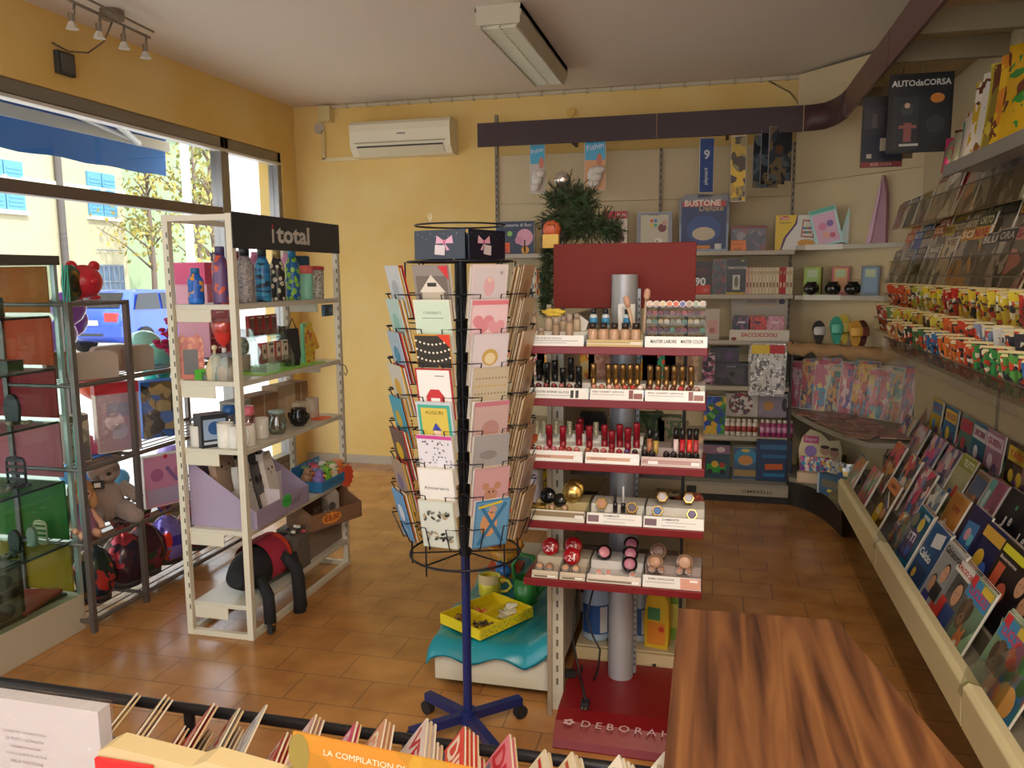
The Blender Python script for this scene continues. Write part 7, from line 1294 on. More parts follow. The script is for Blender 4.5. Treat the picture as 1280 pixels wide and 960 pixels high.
f = curve((.50, 5.80), (.82, 5.72), (1.16, 5.36), 24); b = B(); b.sheet([[(x+.0, y+.12, CS[2]+.004+.004*math.sin(i*1.7)) for i, (x, y) in enumerate(f)], [(x, y-.015, CS[2]+.012+.008*math.sin(i*1.3)) for i, (x, y) in enumerate(f)], [(x, y-.03, CS[2]-.04-.03*abs(math.sin(i*.55))-.01*math.sin(i*1.9)) for i, (x, y) in enumerate(f)]], mat('A8845A', .7))
solo(b, 'kraft_paper', 'crumpled brown kraft paper hanging over the third corner shelf', 'paper').modifiers.new('s', 'SOLIDIFY').thickness = .002
# bagged comics behind and on the wide shelf
rd = random.Random(21)
PAL = (('B85070', 'A82A48', 'C8A0A8', '5A4280', 'B04A60'), ('A82A2E', 'C89030', '2E5080', 'B03A3A', '22222A'), ('C890A0', 'B83058', '3A7A98', 'C8A860', 'B04060'), ('2E6A6A', 'A89C80', 'A83A30', '2A3258', 'C08840'))
pn = ('pink and violet', 'red and blue', 'rose and aqua', 'teal and red'); 
for k in range(11):
    s = k/10; y = 5.98-.95*s*.95; px = 1000+15.5*k; h = .33+.02*(k % 3)
    x, yy, zz = cn(px, .662, 5.86-.06*k)
    t = thing('bagged_comic', '%s bagged comic, %s, standing row on wide corner shelf' % (pn[k % 4], nth(k, 11)), 'comic', (x, yy, .662), R(-14-5*k), rx=R(-8), group='bagged comics standing on the wide corner shelf')
    b = B(); b.d = .004; b.box(-.085, -.004, .0, .085, .004, h, c_('C8C0B8')); b.rect(0, h/2, .165, h*.97, busy(PAL[k % 4], 26, dist=.12, stretch=(1.6, 1, .6))); b.rect(0, h*.9, .13, .03, c_(PAL[k % 4][1]), 2); b.obj('comic', t)
    b = B(); rows = [[(-.095+.19*i/6, -.008-.022*math.sin(PI*i/6)*(1 if 0 < j < 5 else .3), h*1.08*j/5) for i in range(7)] for j in range(6)]; b.sheet(rows, film(.08, 18)); b.obj('clear_wrap', t)
for k in range(12):
    q = k % 6; x = .64+.09*(q % 3)+.10*(k//6); y = 5.60-.155*q-.02*(k % 2); x = max(x, .60); x = min(x, 1.0)
    yl = 5.60-.14*(k//2); xx = (.66+.04*(k//2))+.17*(k % 2)
    t = thing('bagged_comic', 'bagged comic lying flat on the wide corner shelf, %s of the %s line' % (nth(k//2, 6, 'far'), 'front' if k % 2 == 0 else 'inner'), 'comic', (xx, yl, .664+.004*(k % 3)), rd.uniform(-.5, .5), group='bagged comics lying on the wide corner shelf')
    b = B(); b.box(-.08, -.11, 0, .08, .11, .004, busy(('8A6A5A', 'A88A74', 'C8A894', 'B06A6A', '6A5A50'), 24, dist=.2)); b.obj('comic', t)
    b = B(); rows = [[(-.09+.18*i/6, -.12+.24*j/5, .006+.012*math.sin(PI*i/6)*math.sin(PI*j/5)) for i in range(7)] for j in range(6)]; b.sheet(rows, film(.16, 22)); b.obj('clear_wrap', t)
# low corner shelf: round-headed display boxes, pouches
x, y, z = cn(1022, .201, 5.62)
t = thing('surprise_box', 'cream display box of blind bags with a cloud-shaped header of two cartoon children', 'display box', (x, y, z), R(-15)); b = B(); b.box(-.12, -.08, 0, .12, .08, .07, c_('D8BC98')); b.d = .08; b.rect(0, .035, .22, .05, c_('E0C8AC')); b.obj('tray', t)
b = B(); b.prism([(-.13, .07), (.13, .07), (.14, .2), (.12, .28), (.05, .27), (.0, .32), (-.07, .34), (-.12, .28), (-.14, .2)], .07, .076, c_('E0D0A8')); b.d = -.07; b.rect(-.06, .27, .1, .05, c_('C85A8A')); b.txt('Super', -.06, .27, .08, c_('F0E0E8'), 2); b.disc(-.06, .19, .04, c_('9A7AC0'), 1); b.disc(.03, .2, .032, c_('C89A80'), 1); b.disc(.09, .19, .03, c_('C09078'), 1); b.disc(.03, .225, .03, c_('3A2A24'), 2, rz=.012); b.disc(.09, .215, .028, c_('4A3024'), 2, rz=.012); b.obj('header', t)
for k in range(5):
    b = B(); b.prism([(-.03, 0), (.03, 0), (.032, .1), (-.032, .1)], -.006, .006, busy(('D86AA0', 'E8B840', '3A9AC0', '7A4AA0', 'E8E0D8'), 50)); solo(b, 'blind_bag', 'small coloured blind bag in the cloud-headed box, %s of five' % nth(k, 5), 'blind bag', (x-.085+.042*k, y+.0+.002*k-.02*k/2, z+.071), rz=-.3+.1*k)
x, y, z = cn(1052, .201, 5.28); 
t = thing('blue_display_box', 'dark blue display box of silver sachets with torn white edge', 'display box', (x, y, z), R(-50)); b = B(); b.box(-.12, -.07, 0, .12, .07, .13, c_('2A5A84')); b.d = .07; b.rect(0, .03, .1, .02, c_('D8C030')); b.rect(0, .075, .2, .05, c_('6A6458')); b.obj('tray', t); b = B(); b.box(-.13, -.074, .0, -.115, .02, .13, c_('B8C8D8')); b.obj('torn_flap', t)
for k in range(6):
    b = B(); b.prism([(-.03, 0), (.03, 0), (.035, .08), (-.035, .08)], -.004, .004, busy(('C8CCD0', '3A6AA8', 'E0E4E8', '8A98A8', 'D8B860'), 45, metal=.3)); solo(b, 'silver_sachet', 'silver and blue sachet, %s of the six in the dark blue display box' % nth(k, 6), 'sachet', (x-.06+.022*k, y+.06-.024*k, z+.131), rz=-.9+.2*k, rx=.4*(k % 2)-.2, ry=.3*(k % 3-1))
b = B(); b.lathe([(.0, 0), (.10, .005), (.12, .03), (.115, .05), (0, .06)], mat('7A7454', .35), n=24); solo(b, 'olive_disc', 'olive-grey plastic lidded bowl at the end of the low corner shelf', 'bowl', (.845, 5.12, .202), rx=0)
b = B(); b.tube([(-.06, 0, 0), (-.06, 0, .1), (-.03, 0, .14), (.03, 0, .14), (.06, 0, .1), (.06, 0, 0)], .008, mat('C83A34', .4), n=8); solo(b, 'red_hoop', 'red plastic hoop sticking up behind the orange bag', 'handle', (.93, 5.10, .2), rz=.5)
bookb = B(); bookb.box(-.13, -.05, 0, .13, .05, .16, c_('6A7A3A')); bookb.d = .05; bookb.rect(-.03, .09, .12, .1, c_('8A9A40'), 1); bookb.rect(.03, .08, .1, .07, c_('3A3A34'), 2); solo(bookb, 'green_box', 'dull green box at the back of the low corner shelf', 'box', (.80, 5.82, .201), rz=-.6)
b = B(); b.box(-.14, -.04, 0, .14, .04, .14, mat('5A78A0', .4)); b.d = .04; b.rect(-.0, .07, .2, .06, c_('B8C4D0')); b.rect(.08, .07, .03, .08, c_('2A4A7A'), 2); solo(b, 'blue_box', 'blue and white box at the right of the low corner shelf', 'box', (1.02, 5.30, .201), rz=-.8)
# ================================================================ RIGHT WALL RACKS
BX = 1.22; RY0, RY1 = 1.0, 5.44
t = thing('magazine_wall_unit', 'long cream wall unit with stepped magazine racks along the right wall', 'shelf unit', (BX, RY0, 0)); ox = BX; oy = RY0; cre = mat('DCCFA4', .4); grm = mat('8F8C88', .4, .3)
for y0, y1 in ((1.0, 2.4), (2.405, 3.85), (3.855, 5.44)): B().box(0, y0-oy, .1, .02, y1-oy, 2.98, mat('C4B493', .6)).obj('back_panel', t)
for y in (2.4, 3.85): B().box(-.006, y-oy-.012, .1, .01, y-oy+.012, 2.98, mat('8A7E6A', .5)).obj('upright', t)
b = B(); b.box(.90-ox, 0, 0, .915-ox, 5.05-oy, .17, mat('8C8678', .5)); b.obj('kick_board', t)
b = B(); b.box(.80-ox, 0, .17, 0, 5.05-oy, .30, mat('6E675C', .5)); b.obj('bin_base', t)
# stepped bin tiers
TIER = ((.775, .335), (.895, .43), (1.01, .525), (1.12, .615))
b = B()
for i, (x, z) in enumerate(TIER): b.box(x-ox-.005, 0, .30, (TIER[i+1][0] if i < 3 else BX-.001)-ox-.005, 5.05-oy, z, mat('8A8170', .6))
b.obj('bin_steps', t)
for y0, y1 in ((1.0, 2.36), (2.375, 3.61), (3.625, 4.70)):
    b = B(); b.prism([(.715-ox, .315), (.745-ox, .305), (.765-ox, .34), (.76-ox, .445), (.725-ox, .455), (.71-ox, .44)], y0-oy, y1-oy, cre, 'y'); b.prism([(.745-ox, .29), (.78-ox, .285), (.80-ox, .31), (.765-ox, .325)], y0-oy, y1-oy, mat('C9BC94', .4), 'y'); b.obj('cream_lip', t, bev=.004)
for y in (2.367, 3.617): b = B(); b.prism([(.70, .42), (.72, .50), (.82, .56), (.90, .60), (.90, .45), (.76, .36)], y-.002-oy, y+.002-oy, glass('EDEFE8', .22), 'y'); b.T = Matrix.Identity(4); o = b.obj('clear_divider', t); o.location.x = -ox
# rack rows: lip x, lip top z, start (far) y
ROWS = dict(A=(1.02, 1.962, 5.0), B=(1.0, 1.663, 5.12), C=(.98, 1.583, 5.0), D=(.95, 1.484, 4.95), E=(.92, 1.347, 5.05), F=(.88, 1.268, 4.55))
for k, (x, z, ye) in ROWS.items():
    dp = {'A': .11, 'B': .07, 'C': .05, 'D': .09, 'E': .07, 'F': .05}[k]
    b = B(); b.box(x-ox, 0, z-dp-.01, -.001 if k not in 'DEF' else -.001, ye-oy, z-dp, glass('F4F2EC', .05)); b.obj('rack_shelf', t)
    b = B(); b.box(x-.004-ox, 0, z-dp-.01, x-ox, ye-oy, z, glass('F6F3EC', .05, .08)); b.obj('clear_front', t)
    b = B(); b.box(x-.005-ox, 0, z-.004, x+.001-ox, ye-oy, z+.001, mat('5C574E', .3)); b.obj('front_edge', t)
b = B(); b.box(.865-ox, 0, 1.178, .878-ox, 4.5-oy, 1.262, film(.2, 10)); b.obj('wrapped_front', t)
# top shelf with grey lip
b = B(); b.box(.955-ox, 0, 2.02, -.001, 3.87-oy, 2.035, mat('A8A294', .5)); b.box(.945-ox, 0, 2.0, .957-ox, 3.87-oy, 2.05, grm); b.obj('top_shelf', t)
# ---------------------------------------------------------------- magazines
def mag(loc, w, h, base, deco, lab, rx=-20, rz=-90, name='magazine', cat='magazine', wrap=False, group=None, th=.006, art=None):
    b = B(); b.d = th/2; b.box(-w/2, -th/2, 0, w/2, th/2, h, mat('E0DCD0', .5)); b.rect(0, h/2, w, h, art or mat(base, .3, coat=.3), 1)
    if deco: deco(b, w, h)
    if not wrap: return solo(b, name, lab, cat, loc, rz=R(rz), rx=R(rx), group=group)
    t = thing(name, lab, cat, loc, R(rz), group, rx=R(rx)); b.obj('cover', t)
    b = B(); rows = [[(-w*.54+w*1.08*i/6, -th-.014*math.sin(PI*i/6)*(1 if 0 < j < 5 else .2), -.003+h*1.05*j/5) for i in range(7)] for j in range(6)]; b.sheet(rows, film(.07, 20)); b.obj('clear_wrap', t); return t
def T(s, u, v, w, c, h=None, a=0, lay=4): return lambda b, W, H: b.txt(s, u*W, v*H, w*W, c_(c), lay, h=h*H if h else None, bold=.03, a=a)
def Rc(u, v, w, h, c, lay=2, a=0): return lambda b, W, H: b.rect(u*W, v*H, w*W, h*H, c_(c) if isinstance(c, str) else c, lay, a)
def Dc(u, v, r, c, lay=3, rz=None): return lambda b, W, H: b.disc(u*W, v*H, r*W, c_(c), lay, 16, (rz or r)*W)
def ALL(*fs): return lambda b, W, H: [f(b, W, H) for f in fs]
def face(u, v, r, sk='D8A888', hr='3A2A20', sh=None): return ALL(Dc(u, v+.02, r*1.12, hr, 3, r*1.3), Dc(u, v, r, sk, 4, r*1.2), Dc(u-r*.35, v+.02, r*.1, '2A2020', 5), Dc(u+r*.35, v+.02, r*.1, '2A2020', 5), Rc(u, v-r*.45, r*.5, .008, 'A85A50', 5), *([Rc(u, v-r*1.9, r*3, r*1.6, sh, 2)] if sh else []))
def dogcat(t1='D8482E', t2='E0C03A'):
    return ALL(Rc(0, .5, .98, .98, 'A8C8A0', 1), Rc(0, .84, .95, .26, '3A8AC0', 2), Rc(.25, .93, .45, .1, t2, 3), T('CUCCIOLI', .02, .82, .8, 'D83A6A', .12), Rc(-.36, .93, .2, .12, 'D8303A', 3), Dc(-.12, .52, .2, '6A5444', 3, .28), Dc(-.26, .56, .08, '4A382C', 4, .16), Dc(.04, .58, .08, '4A382C', 4, .16), Dc(-.13, .44, .1, '8A7058', 4), Dc(-.13, .47, .03, '1E1A18', 5), Dc(.12, .22, .15, 'C87A4A', 4, .17), Dc(.04, .36, .04, 'C87A4A', 4, .07), Dc(.2, .36, .04, 'C87A4A', 4, .07), Dc(.12, .17, .07, 'E8D8C8', 5), Dc(.07, .26, .014, '2A3A20', 6), Dc(.17, .26, .014, '2A3A20', 6))
def place(i, px, zoff=.13): x, z = TIER[i]; return (x+.012, ysolve(px, x+.06, z+zoff), z+.001)
J = ALL
bin_mags = [
 # tier, px, w, h, base, deco, label, wrap, art
 (0, 1262, .22, .27, '3A8AC8', J(Rc(0, .5, .95, .95, '2E8ED0', 1), Dc(-.2, .7, .2, 'C8442E'), Dc(.15, .3, .22, 'D8A050'), Dc(.1, .75, .16, '3A8A3A'), Dc(-.25, .25, .18, 'D86A3A'), Dc(.3, .55, .12, '2A5A2A')), 'blue bag with red, green and orange shapes nearest the camera in the front bin', 1, busy(('2E8ED0', 'C8442E', '3A8A3A', 'D8A050', '2E8ED0'), 14)),
 (0, 1246, .21, .27, '9AC0A0', dogcat(), 'puppy and kitten magazine, nearer copy in the front bin', 0, None),
 (0, 1205, .21, .27, '9AC0A0', dogcat(), 'puppy and kitten magazine, farther copy in the front bin', 0, None),
 (0, 1188, .21, .27, 'D8D4D0', J(Rc(0, .5, .96, .96, '3A3A44', 1), Rc(0, .9, .96, .16, 'E4E0D8', 2), T('CALCIO 2023', 0, .9, .85, 'C83A3A', .07), face(.1, .6, .16, 'C89878', '2A2020', '2A4A8A'), Rc(-.25, .3, .3, .3, 'C83A34', 2)), 'dark football album cover with a player, behind the farther puppy magazine', 0, None),
 (0, 1172, .21, .28, 'D8D8D8', J(Rc(0, .5, .96, .96, 'C8CCD0', 1), T('CalciatoriA', .0, .9, .88, '2A2A2A', .1), face(.08, .62, .14, 'D0A080', '2A2020', '26282E'), face(-.22, .4, .12, 'C09070', '1E1A18', '3A3A8A'), Rc(.3, .15, .3, .2, 'C8402E', 2)), 'white Calciatori sticker album with a footballer', 0, None),
 (0, 1154, .21, .29, '2A6AB8', J(Rc(0, .5, .97, .97, '2A78B8', 1), T('Calcio', -.1, .55, .7, 'E4E8EC', .12), Rc(.1, .82, .5, .2, 'D8DCE0', 2, .2), Rc(0, .25, .8, .3, '1E3A6A', 2), Dc(-.2, .25, .1, 'D8B040')), 'blue football magazine with white figure and Calcio title', 0, None),
 (0, 1136, .20, .29, '2A88B8', J(Rc(0, .5, .97, .97, '2E90C0', 1), Dc(.1, .78, .16, 'D8C040'), Rc(-.05, .45, .7, .45, '4A2A6A', 2, .1), T('STi', -.05, .55, .5, 'E8E4EC', .14, .1), Dc(.1, .35, .12, '3A6AB8'), Dc(-.2, .3, .1, '7A8AC8'), T('STITCH', .0, .93, .5, 'B8D0E0', .05) if 0 else Rc(.2, .92, .4, .05, 'B8D0E0', 3)), 'turquoise and purple magazine with STi letters beside the first divider', 0, None),
 (0, 1124, .16, .2, '6AA050', None, 'green and orange toy pack at the far side of the first divider', 1, busy(('6AA050', 'E08A3A', 'E4DCC8', 'C8503A', '3A6A8A'), 30)),
 (0, 1103, .21, .27, 'D8A030', J(Rc(0, .5, .97, .97, '2E2A30', 1), Rc(0, .9, .97, .2, 'D8803A', 2), T('ALBO', .0, .91, .5, '3A2A1A', .07), Rc(.1, .6, .7, .08, '3A5A9A', 3, -.5), Rc(.15, .66, .6, .05, 'E4DCC8', 3, -.5), Dc(-.15, .3, .25, 'E0C030', 2, .3), Dc(-.22, .36, .06, 'F0F0E8', 4), Dc(-.08, .36, .06, 'F0F0E8', 4), Dc(-.22, .36, .02, '2A2A2A', 5), Dc(-.08, .36, .02, '2A2A2A', 5), Dc(.25, .4, .15, 'D89A7A'), Dc(-.1, .68, .1, '7A8A5A')), 'orange and black comic bag with a yellow cartoon blob', 1, None),
 (0, 1085, .2, .24, 'D84A5A', None, 'multicoloured stick toys in a clear bag, far end in the front bin', 1, busy(('D84A5A', '3AA0A0', 'E8B8C8', '5AA050', 'E0903A', 'C83A7A'), 30, stretch=(2, 1, .5))),
 (0, 1070, .2, .22, '4AA0A0', None, 'second bag of striped toys, very far end in the front bin', 1, busy(('4AA0A0', 'D8505A', 'E8D8C8', '8AB050', 'E0903A'), 30, stretch=(2, 1, .5))),
 (1, 1270, .21, .28, '2A2A30', J(Rc(0, .5, .96, .96, '26222A', 1), face(-.15, .65, .15, 'C89878'), face(.2, .5, .15, 'B88868'), T('VIRA', .1, .2, .5, 'D8D8D8', .1), Rc(.0, .92, .9, .1, 'D8D030', 3)), 'dark magazine with a yellow strip and two faces in the second bin row', 0, None),
 (1, 1246, .21, .28, '3A2A2A', J(Rc(0, .5, .96, .96, '2E2024', 1), Rc(.0, .88, .9, .1, 'D8D82A', 3), Rc(-.2, .5, .3, .4, 'C85A3A', 2), Dc(.2, .4, .18, 'C8664A'), T('Buongiorno', -.05, .76, .7, 'D8C8C0', .06)), 'black and red cover with a lime strip in the second bin row', 0, None),
 (1, 1222, .21, .28, '2E2A6A', J(Rc(0, .5, .97, .97, '2A3A80', 1), Rc(0, .87, .9, .15, 'D8A83A', 2), Dc(-.1, .5, .2, 'E0B83A'), Dc(.2, .4, .18, '3A6AC8'), Rc(.0, .15, .9, .12, '3A9AC8', 2)), 'indigo and yellow cartoon magazine in the second bin row', 0, None),
 (1, 1203, .2, .29, '3A2A6A', J(Rc(0, .5, .97, .97, '2E2A60', 1), Rc(-.05, .6, .6, .4, '3A7AB8', 2, .1), Dc(-.1, .62, .13, 'D8A0B0'), Dc(.12, .58, .12, '6AC0D0'), Rc(.1, .2, .6, .1, 'D83A3A', 2)), 'deep purple magazine with a light blue square in the second bin row', 0, None),
 (1, 1181, .19, .28, 'E0A030', J(Rc(0, .5, .95, .95, 'D8902A', 1), Rc(0, .2, .95, .4, 'E0C03A', 2), T('SUPER', .05, .78, .5, 'A8302A', .08), Dc(.0, .25, .12, '4A3A2A'), Dc(-.2, .5, .1, 'D8D0C0')), 'orange and yellow comic pack in the second bin row', 1, None),
 (1, 1160, .18, .24, 'B0B4B8', None, 'silvery bubble pack with blue lettering in the second bin row', 1, busy(('9AA8B0', 'C8D0D0', '3A6A9A', '6A5A50', 'D8D4C8'), 25)),
 (1, 1146, .2, .27, 'C8A8A8', None, 'grey and pink bagged magazine behind the silvery pack', 1, busy(('B88A98', 'E0C8C8', 'DC4A72', '4A80C0', '6A4A50'), 22)),
 (1, 1129, .2, .27, '8A3A4A', None, 'bagged magazine with red lettering, second from far in the second bin row', 1, busy(('4A7A9A', 'C8504A', 'D8C8B8', '3A3A44', 'D8A04A'), 24)),
 (1, 1112, .2, .27, 'D8703A', None, 'orange-headed toy comic at the far end of the second bin row', 1, busy(('D8703A', 'E0A050', 'D8506A', 'D8C8A8', '6A4A3A'), 24)),
 (2, 1276, .21, .28, '20202A', J(Rc(0, .5, .97, .97, '1E1C26', 1), T('J', .2, .35, .12, 'E8E8E8', .2), T('e', -.0, .5, .12, 'D8D8E0', .12), T('J', -.25, .5, .1, 'E8E8E8', .14), Rc(-.05, .25, .25, .06, '9A9AA0', 3), Rc(.1, .85, .7, .06, 'C8D0C8', 3, .1), face(.35, .15, .12)), 'black magazine with big white J letters in the third bin row', 0, None),
 (2, 1252, .21, .28, '242230', J(Rc(0, .5, .97, .97, '22202C', 1), T('J', -.1, .55, .14, 'E8E8E8', .16), T('e', .15, .6, .12, 'D8D8E0', .12), Rc(-.2, .3, .2, .05, '9A9AA0', 3), Dc(.1, .8, .05, '3AA060')), 'second black magazine with white letters, farther in the third bin row', 0, None),
 (2, 1229, .17, .27, 'C86A9A', J(Rc(.15, .5, .6, .95, 'C8608C', 1), Rc(-.3, .5, .36, .95, '5AB0B0', 2), Dc(.15, .5, .12, 'E0A0C0'), Rc(-.3, .6, .2, .4, 'C8E0E0', 3)), 'pink and turquoise doll pack in the third bin row', 1, None),
 (2, 1212, .16, .26, 'C8A890', J(Rc(0, .5, .95, .95, '8A6A50', 1), Rc(0, .75, .9, .3, '3A5A8A', 2), Dc(-.05, .3, .15, 'E0E0D8'), Dc(.15, .55, .12, 'C88A5A')), 'brown cartoon pack with a white ghostly shape in the third bin row', 1, None),
 (2, 1193, .2, .28, 'C8C85A', J(Rc(0, .5, .97, .97, 'C8C49A', 1), Rc(0, .88, .97, .2, '9AA03A', 2), T('TELETTE', .1, .88, .7, 'F0F0D8', .1), Rc(.1, .4, .2, .2, 'C83A3A', 3), Rc(-.15, .3, .2, .2, '3A6AB8', 3), Rc(.25, .2, .15, .15, 'E0A03A', 3)), 'olive-headed magazine TELETTE with small coloured pictures', 0, None),
 (2, 1176, .19, .27, 'B8B0B0', None, 'plastic-bagged grey magazine in the third bin row', 1, busy(('9A8AA8', 'D8D0D0', '5A4A78', 'E090A0', '6A7AA0'), 22)),
 (2, 1158, .2, .27, 'B8A0A0', None, 'bagged comic with pink lettering left of the grey bagged magazine', 1, busy(('B080B0', 'E8C8D0', 'E0408A', '3A5AA8', 'D8A880'), 22)),
 (2, 1140, .2, .27, 'A0A090', None, 'bagged purple and white comic, second from far in the third bin row', 1, busy(('9A8AA0', 'C8C0C8', 'C86A7A', '5A5A70', 'B8A890'), 22)),
 (2, 1124, .2, .27, 'A0A090', None, 'bagged comic leaning farthest in the third bin row', 1, busy(('5A80B0', 'D8B8A8', 'D83A50', '30305A', 'D0A840'), 22)),
 (3, 1278, .21, .27, 'D84A7A', J(Rc(0, .5, .97, .97, '3A8AC8', 1), Dc(-.05, .85, .15, 'E8E0E8'), T('QUIZ', -.05, .85, .25, 'C8407A', .07, lay=5), Dc(-.1, .55, .16, '7A7A9A'), face(.15, .2, .18, 'D8A080', '3A2A20'), Rc(-.2, .2, .3, .2, 'D8C040', 2)), 'light blue quiz magazine with a child face in the top bin row', 0, None),
 (3, 1258, .21, .28, 'E8D030', J(Rc(0, .5, .97, .97, 'E0C830', 1), T('I GIOCHI', .0, .8, .7, 'C8402A', .15), Rc(.1, .6, .6, .02, '8A7A3A', 3), Dc(.1, .25, .16, '3A9A3A', 3, .2), Rc(-.3, .3, .25, .4, 'D87AA8', 2)), 'bright yellow games magazine with a green shape in the top bin row', 0, None),
 (3, 1240, .2, .27, '4AA080', J(Rc(0, .5, .97, .97, '5AA890', 1), Rc(0, .9, .97, .15, '3A7A6A', 2), Dc(-.1, .5, .16, 'D8B0C8'), Dc(.2, .35, .14, '6A8AD0'), Dc(.1, .65, .12, 'D8D8A0')), 'green and pastel cartoon pack in the top bin row', 1, None),
 (3, 1222, .18, .22, '6A4A3A', J(Rc(0, .5, .97, .97, '5A4434', 1), Dc(-.1, .6, .18, 'D8803A'), Rc(.2, .5, .4, .4, 'C8A83A', 2)), 'brown and orange small magazine in the top bin row', 0, None),
 (3, 1204, .21, .27, '6A8A9A', None, 'bagged comic with red zigzag lettering in the top bin row', 1, busy(('5A6A60', '8A8A78', 'C84A4A', '3A4A4A', 'B8B0A0'), 22)),
 (3, 1186, .2, .27, 'A89AA8', None, 'bagged mauve comic in the top bin row', 1, busy(('8A6AA8', 'D8C0D0', 'E0508A', 'C8A048', '3A5AA0'), 22)),
 (3, 1170, .2, .27, 'A89AA8', None, 'bagged blue and gold comic in the top bin row', 1, busy(('4A6A98', 'C8B8A0', 'D8A04A', '3A4A5A', '8A9AA8'), 22)),
 (3, 1153, .2, .27, 'A89AA8', None, 'bagged comic farthest in the top bin row', 1, busy(('6A6A78', 'B8A8A0', 'C85A6A', '8A7A4A'), 22)),
]
for tr, px, w, h, base, deco, lab, wrap, art in bin_mags:
    loc = place(tr, px); mag(loc, w, h, base, deco, lab, wrap=bool(wrap), art=art, rx=-24, th=.007)
    n = 2 if tr == 0 and not wrap else 1
    for j in range(n):
        l2 = (loc[0]+.012+.009*j, loc[1]+.022+.012*j, loc[2]); mag(l2, w*.98, h*.985, base, (lambda b, W, H, c=base: b.rect(0, H*.93, W, H*.1, c_(c), 2)), '%scopy behind the %s' % (('', 'farther ')[j], lab.split(' in the ')[0]), rx=-24, th=.006, art=busy((base, 'C8C0B0', '3A3A40', 'A85A4A'), 12))
# row of albums standing against the panel behind the top bin row
for k, (px, b1, c2, tx, nm, wd) in enumerate(((1272, 'D8B0A8', 'E0C03A', 'TAO TAO', 'yellow TAO TAO magazine with orange lettering', .2), (1262, '4A3020', 'E0C03A', 'TAO', 'brown and yellow TAO magazine', .18), (1236, 'D8A0C0', 'E8D0E0', 'GUEEN', 'pink and white doll magazine', .23), (1218, '4A90B0', 'D8D8E0', 'UNICORNI', 'blue and pink unicorn magazine', .2), (1202, '7AA8A0', 'C83A4A', 'BEE', 'teal magazine with a red figure', .19), (1183, '3A8AC0', 'E0B830', 'GIOCO', 'bright blue magazine with a yellow box', .22), (1166, 'E0C030', '3A8AC0', 'GIOCO', 'blue and yellow magazine copy, farthest', .2))):
    x = 1.175; z = .616; y = ysolve(px, x, z+.24)
    mag((x, y, z), wd, .30, b1, J(Rc(0, .5, .97, .97, b1, 1), Rc(0, .84, .9, .2, c2, 2), T(tx, 0, .84, .7, 'A83A6A' if k > 1 else 'D8602A', .1), Dc(-.1, .55, .15, c2), Dc(.2, .45, .14, '6A4A8A')), '%s against the panel above the bins' % nm, rx=-6, th=.006)
# ---------------------------------------------------------------- rack rows
names3 = ('TTT', 'SPAZIO', 'MODA', 'VIP', 'CASA', 'SALE', 'RETE', 'CUCINA', 'ARTE', 'MAX')
def rack_mag(row, y, w, h, art, lab, title, tc, base, lean=-22, tb=None, wrap=False):
    x, z, _ = ROWS[row]; dp = {'A': .11, 'B': .07, 'C': .05}[row]
    return mag((x+.03, y, z-dp+.001), w, h, base, J(Rc(0, .88, .98, .2, tb or base, 2), T(title, 0, .88, .8, tc, .13)), lab, rx=lean, art=art, wrap=wrap)
spec = {'A': [(1127, '8A5A40', 'C8C0B0', 'GARA', .12), (1142, '4A5A78', 'D8D0C0', 'VELA', .13), (1157, 'A89050', '4A3A2A', 'BOSCO', .14), (1172, 'B8A890', '8A3A34', 'LAGO', .2), (1190, 'D8D0C0', 'B8202A', 'TTT', .26), (1215, 'C89068', 'E0D8D0', 'CASA', .25), (1238, '6A5A54', 'C8C0B8', 'VIP', .28), (1256, '4A4240', 'B8B0A8', 'MODA', .28), (1276, '7A3A4A', 'C8A0A8', 'ROSA', .28)],
        'B': [(1130, 'C85A34', 'E0C8A0', 'CORSA', .2), (1141, '3A5A9A', 'D8D8D8', 'MOTO', .2), (1152, '4A4440', 'C8A880', 'AUTO', .2), (1165, 'A84A34', 'E0D0B0', 'GOL', .21), (1178, 'B89A3A', '4A3A2A', 'SPORT', .2), (1191, '6A5E50', 'C8B8A0', 'FOTO', .21), (1204, '8A7A60', 'D8C8B0', 'ARTE', .21), (1222, '5A5A40', 'D8D0A0', 'ORTO', .22), (1246, '22201E', '6A6258', 'NERO', .26), (1272, '4A2A22', 'D8A83A', 'LUNA', .24)],
        'C': [(1118, '6A625A', 'B8B0A0', 'TEMPI', .16), (1132, '7A7066', 'C0B8A8', 'STILE', .16), (1146, '5A564E', 'B0A898', 'ARIA', .17), (1162, '8A8070', 'D8D0C0', 'MARE', .17), (1180, 'C8B8A0', '8A6A50', 'VIE', .2), (1197, 'C8903A', 'E8E0D0', 'SCI', .23), (1213, 'D8A050', 'B8303A', 'NUVE', .23), (1228, '6A6660', 'C8C4BC', 'BLU', .19), (1248, '4A4844', 'A8A49C', 'ORA', .2), (1271, 'B87A70', '8A2A34', 'SALE', .2)]}
CN = {}
def cname(h):
    r, g, b = [int(h[i:i+2], 16) for i in (0, 2, 4)]; mx = max(r, g, b); mn = min(r, g, b)
    if mx-mn < 26: return 'dark' if mx < 90 else 'grey' if mx < 160 else 'pale'
    if r == mx: return ('dark brown' if mx < 100 else 'red' if g < 80 and b < 90 else 'tan' if mx-mn < 70 else 'pink' if b > g else 'yellow' if g > 165 else 'orange')
    if g == mx: return 'olive' if mx < 110 else 'green'
    return 'navy' if mx < 110 else 'blue'
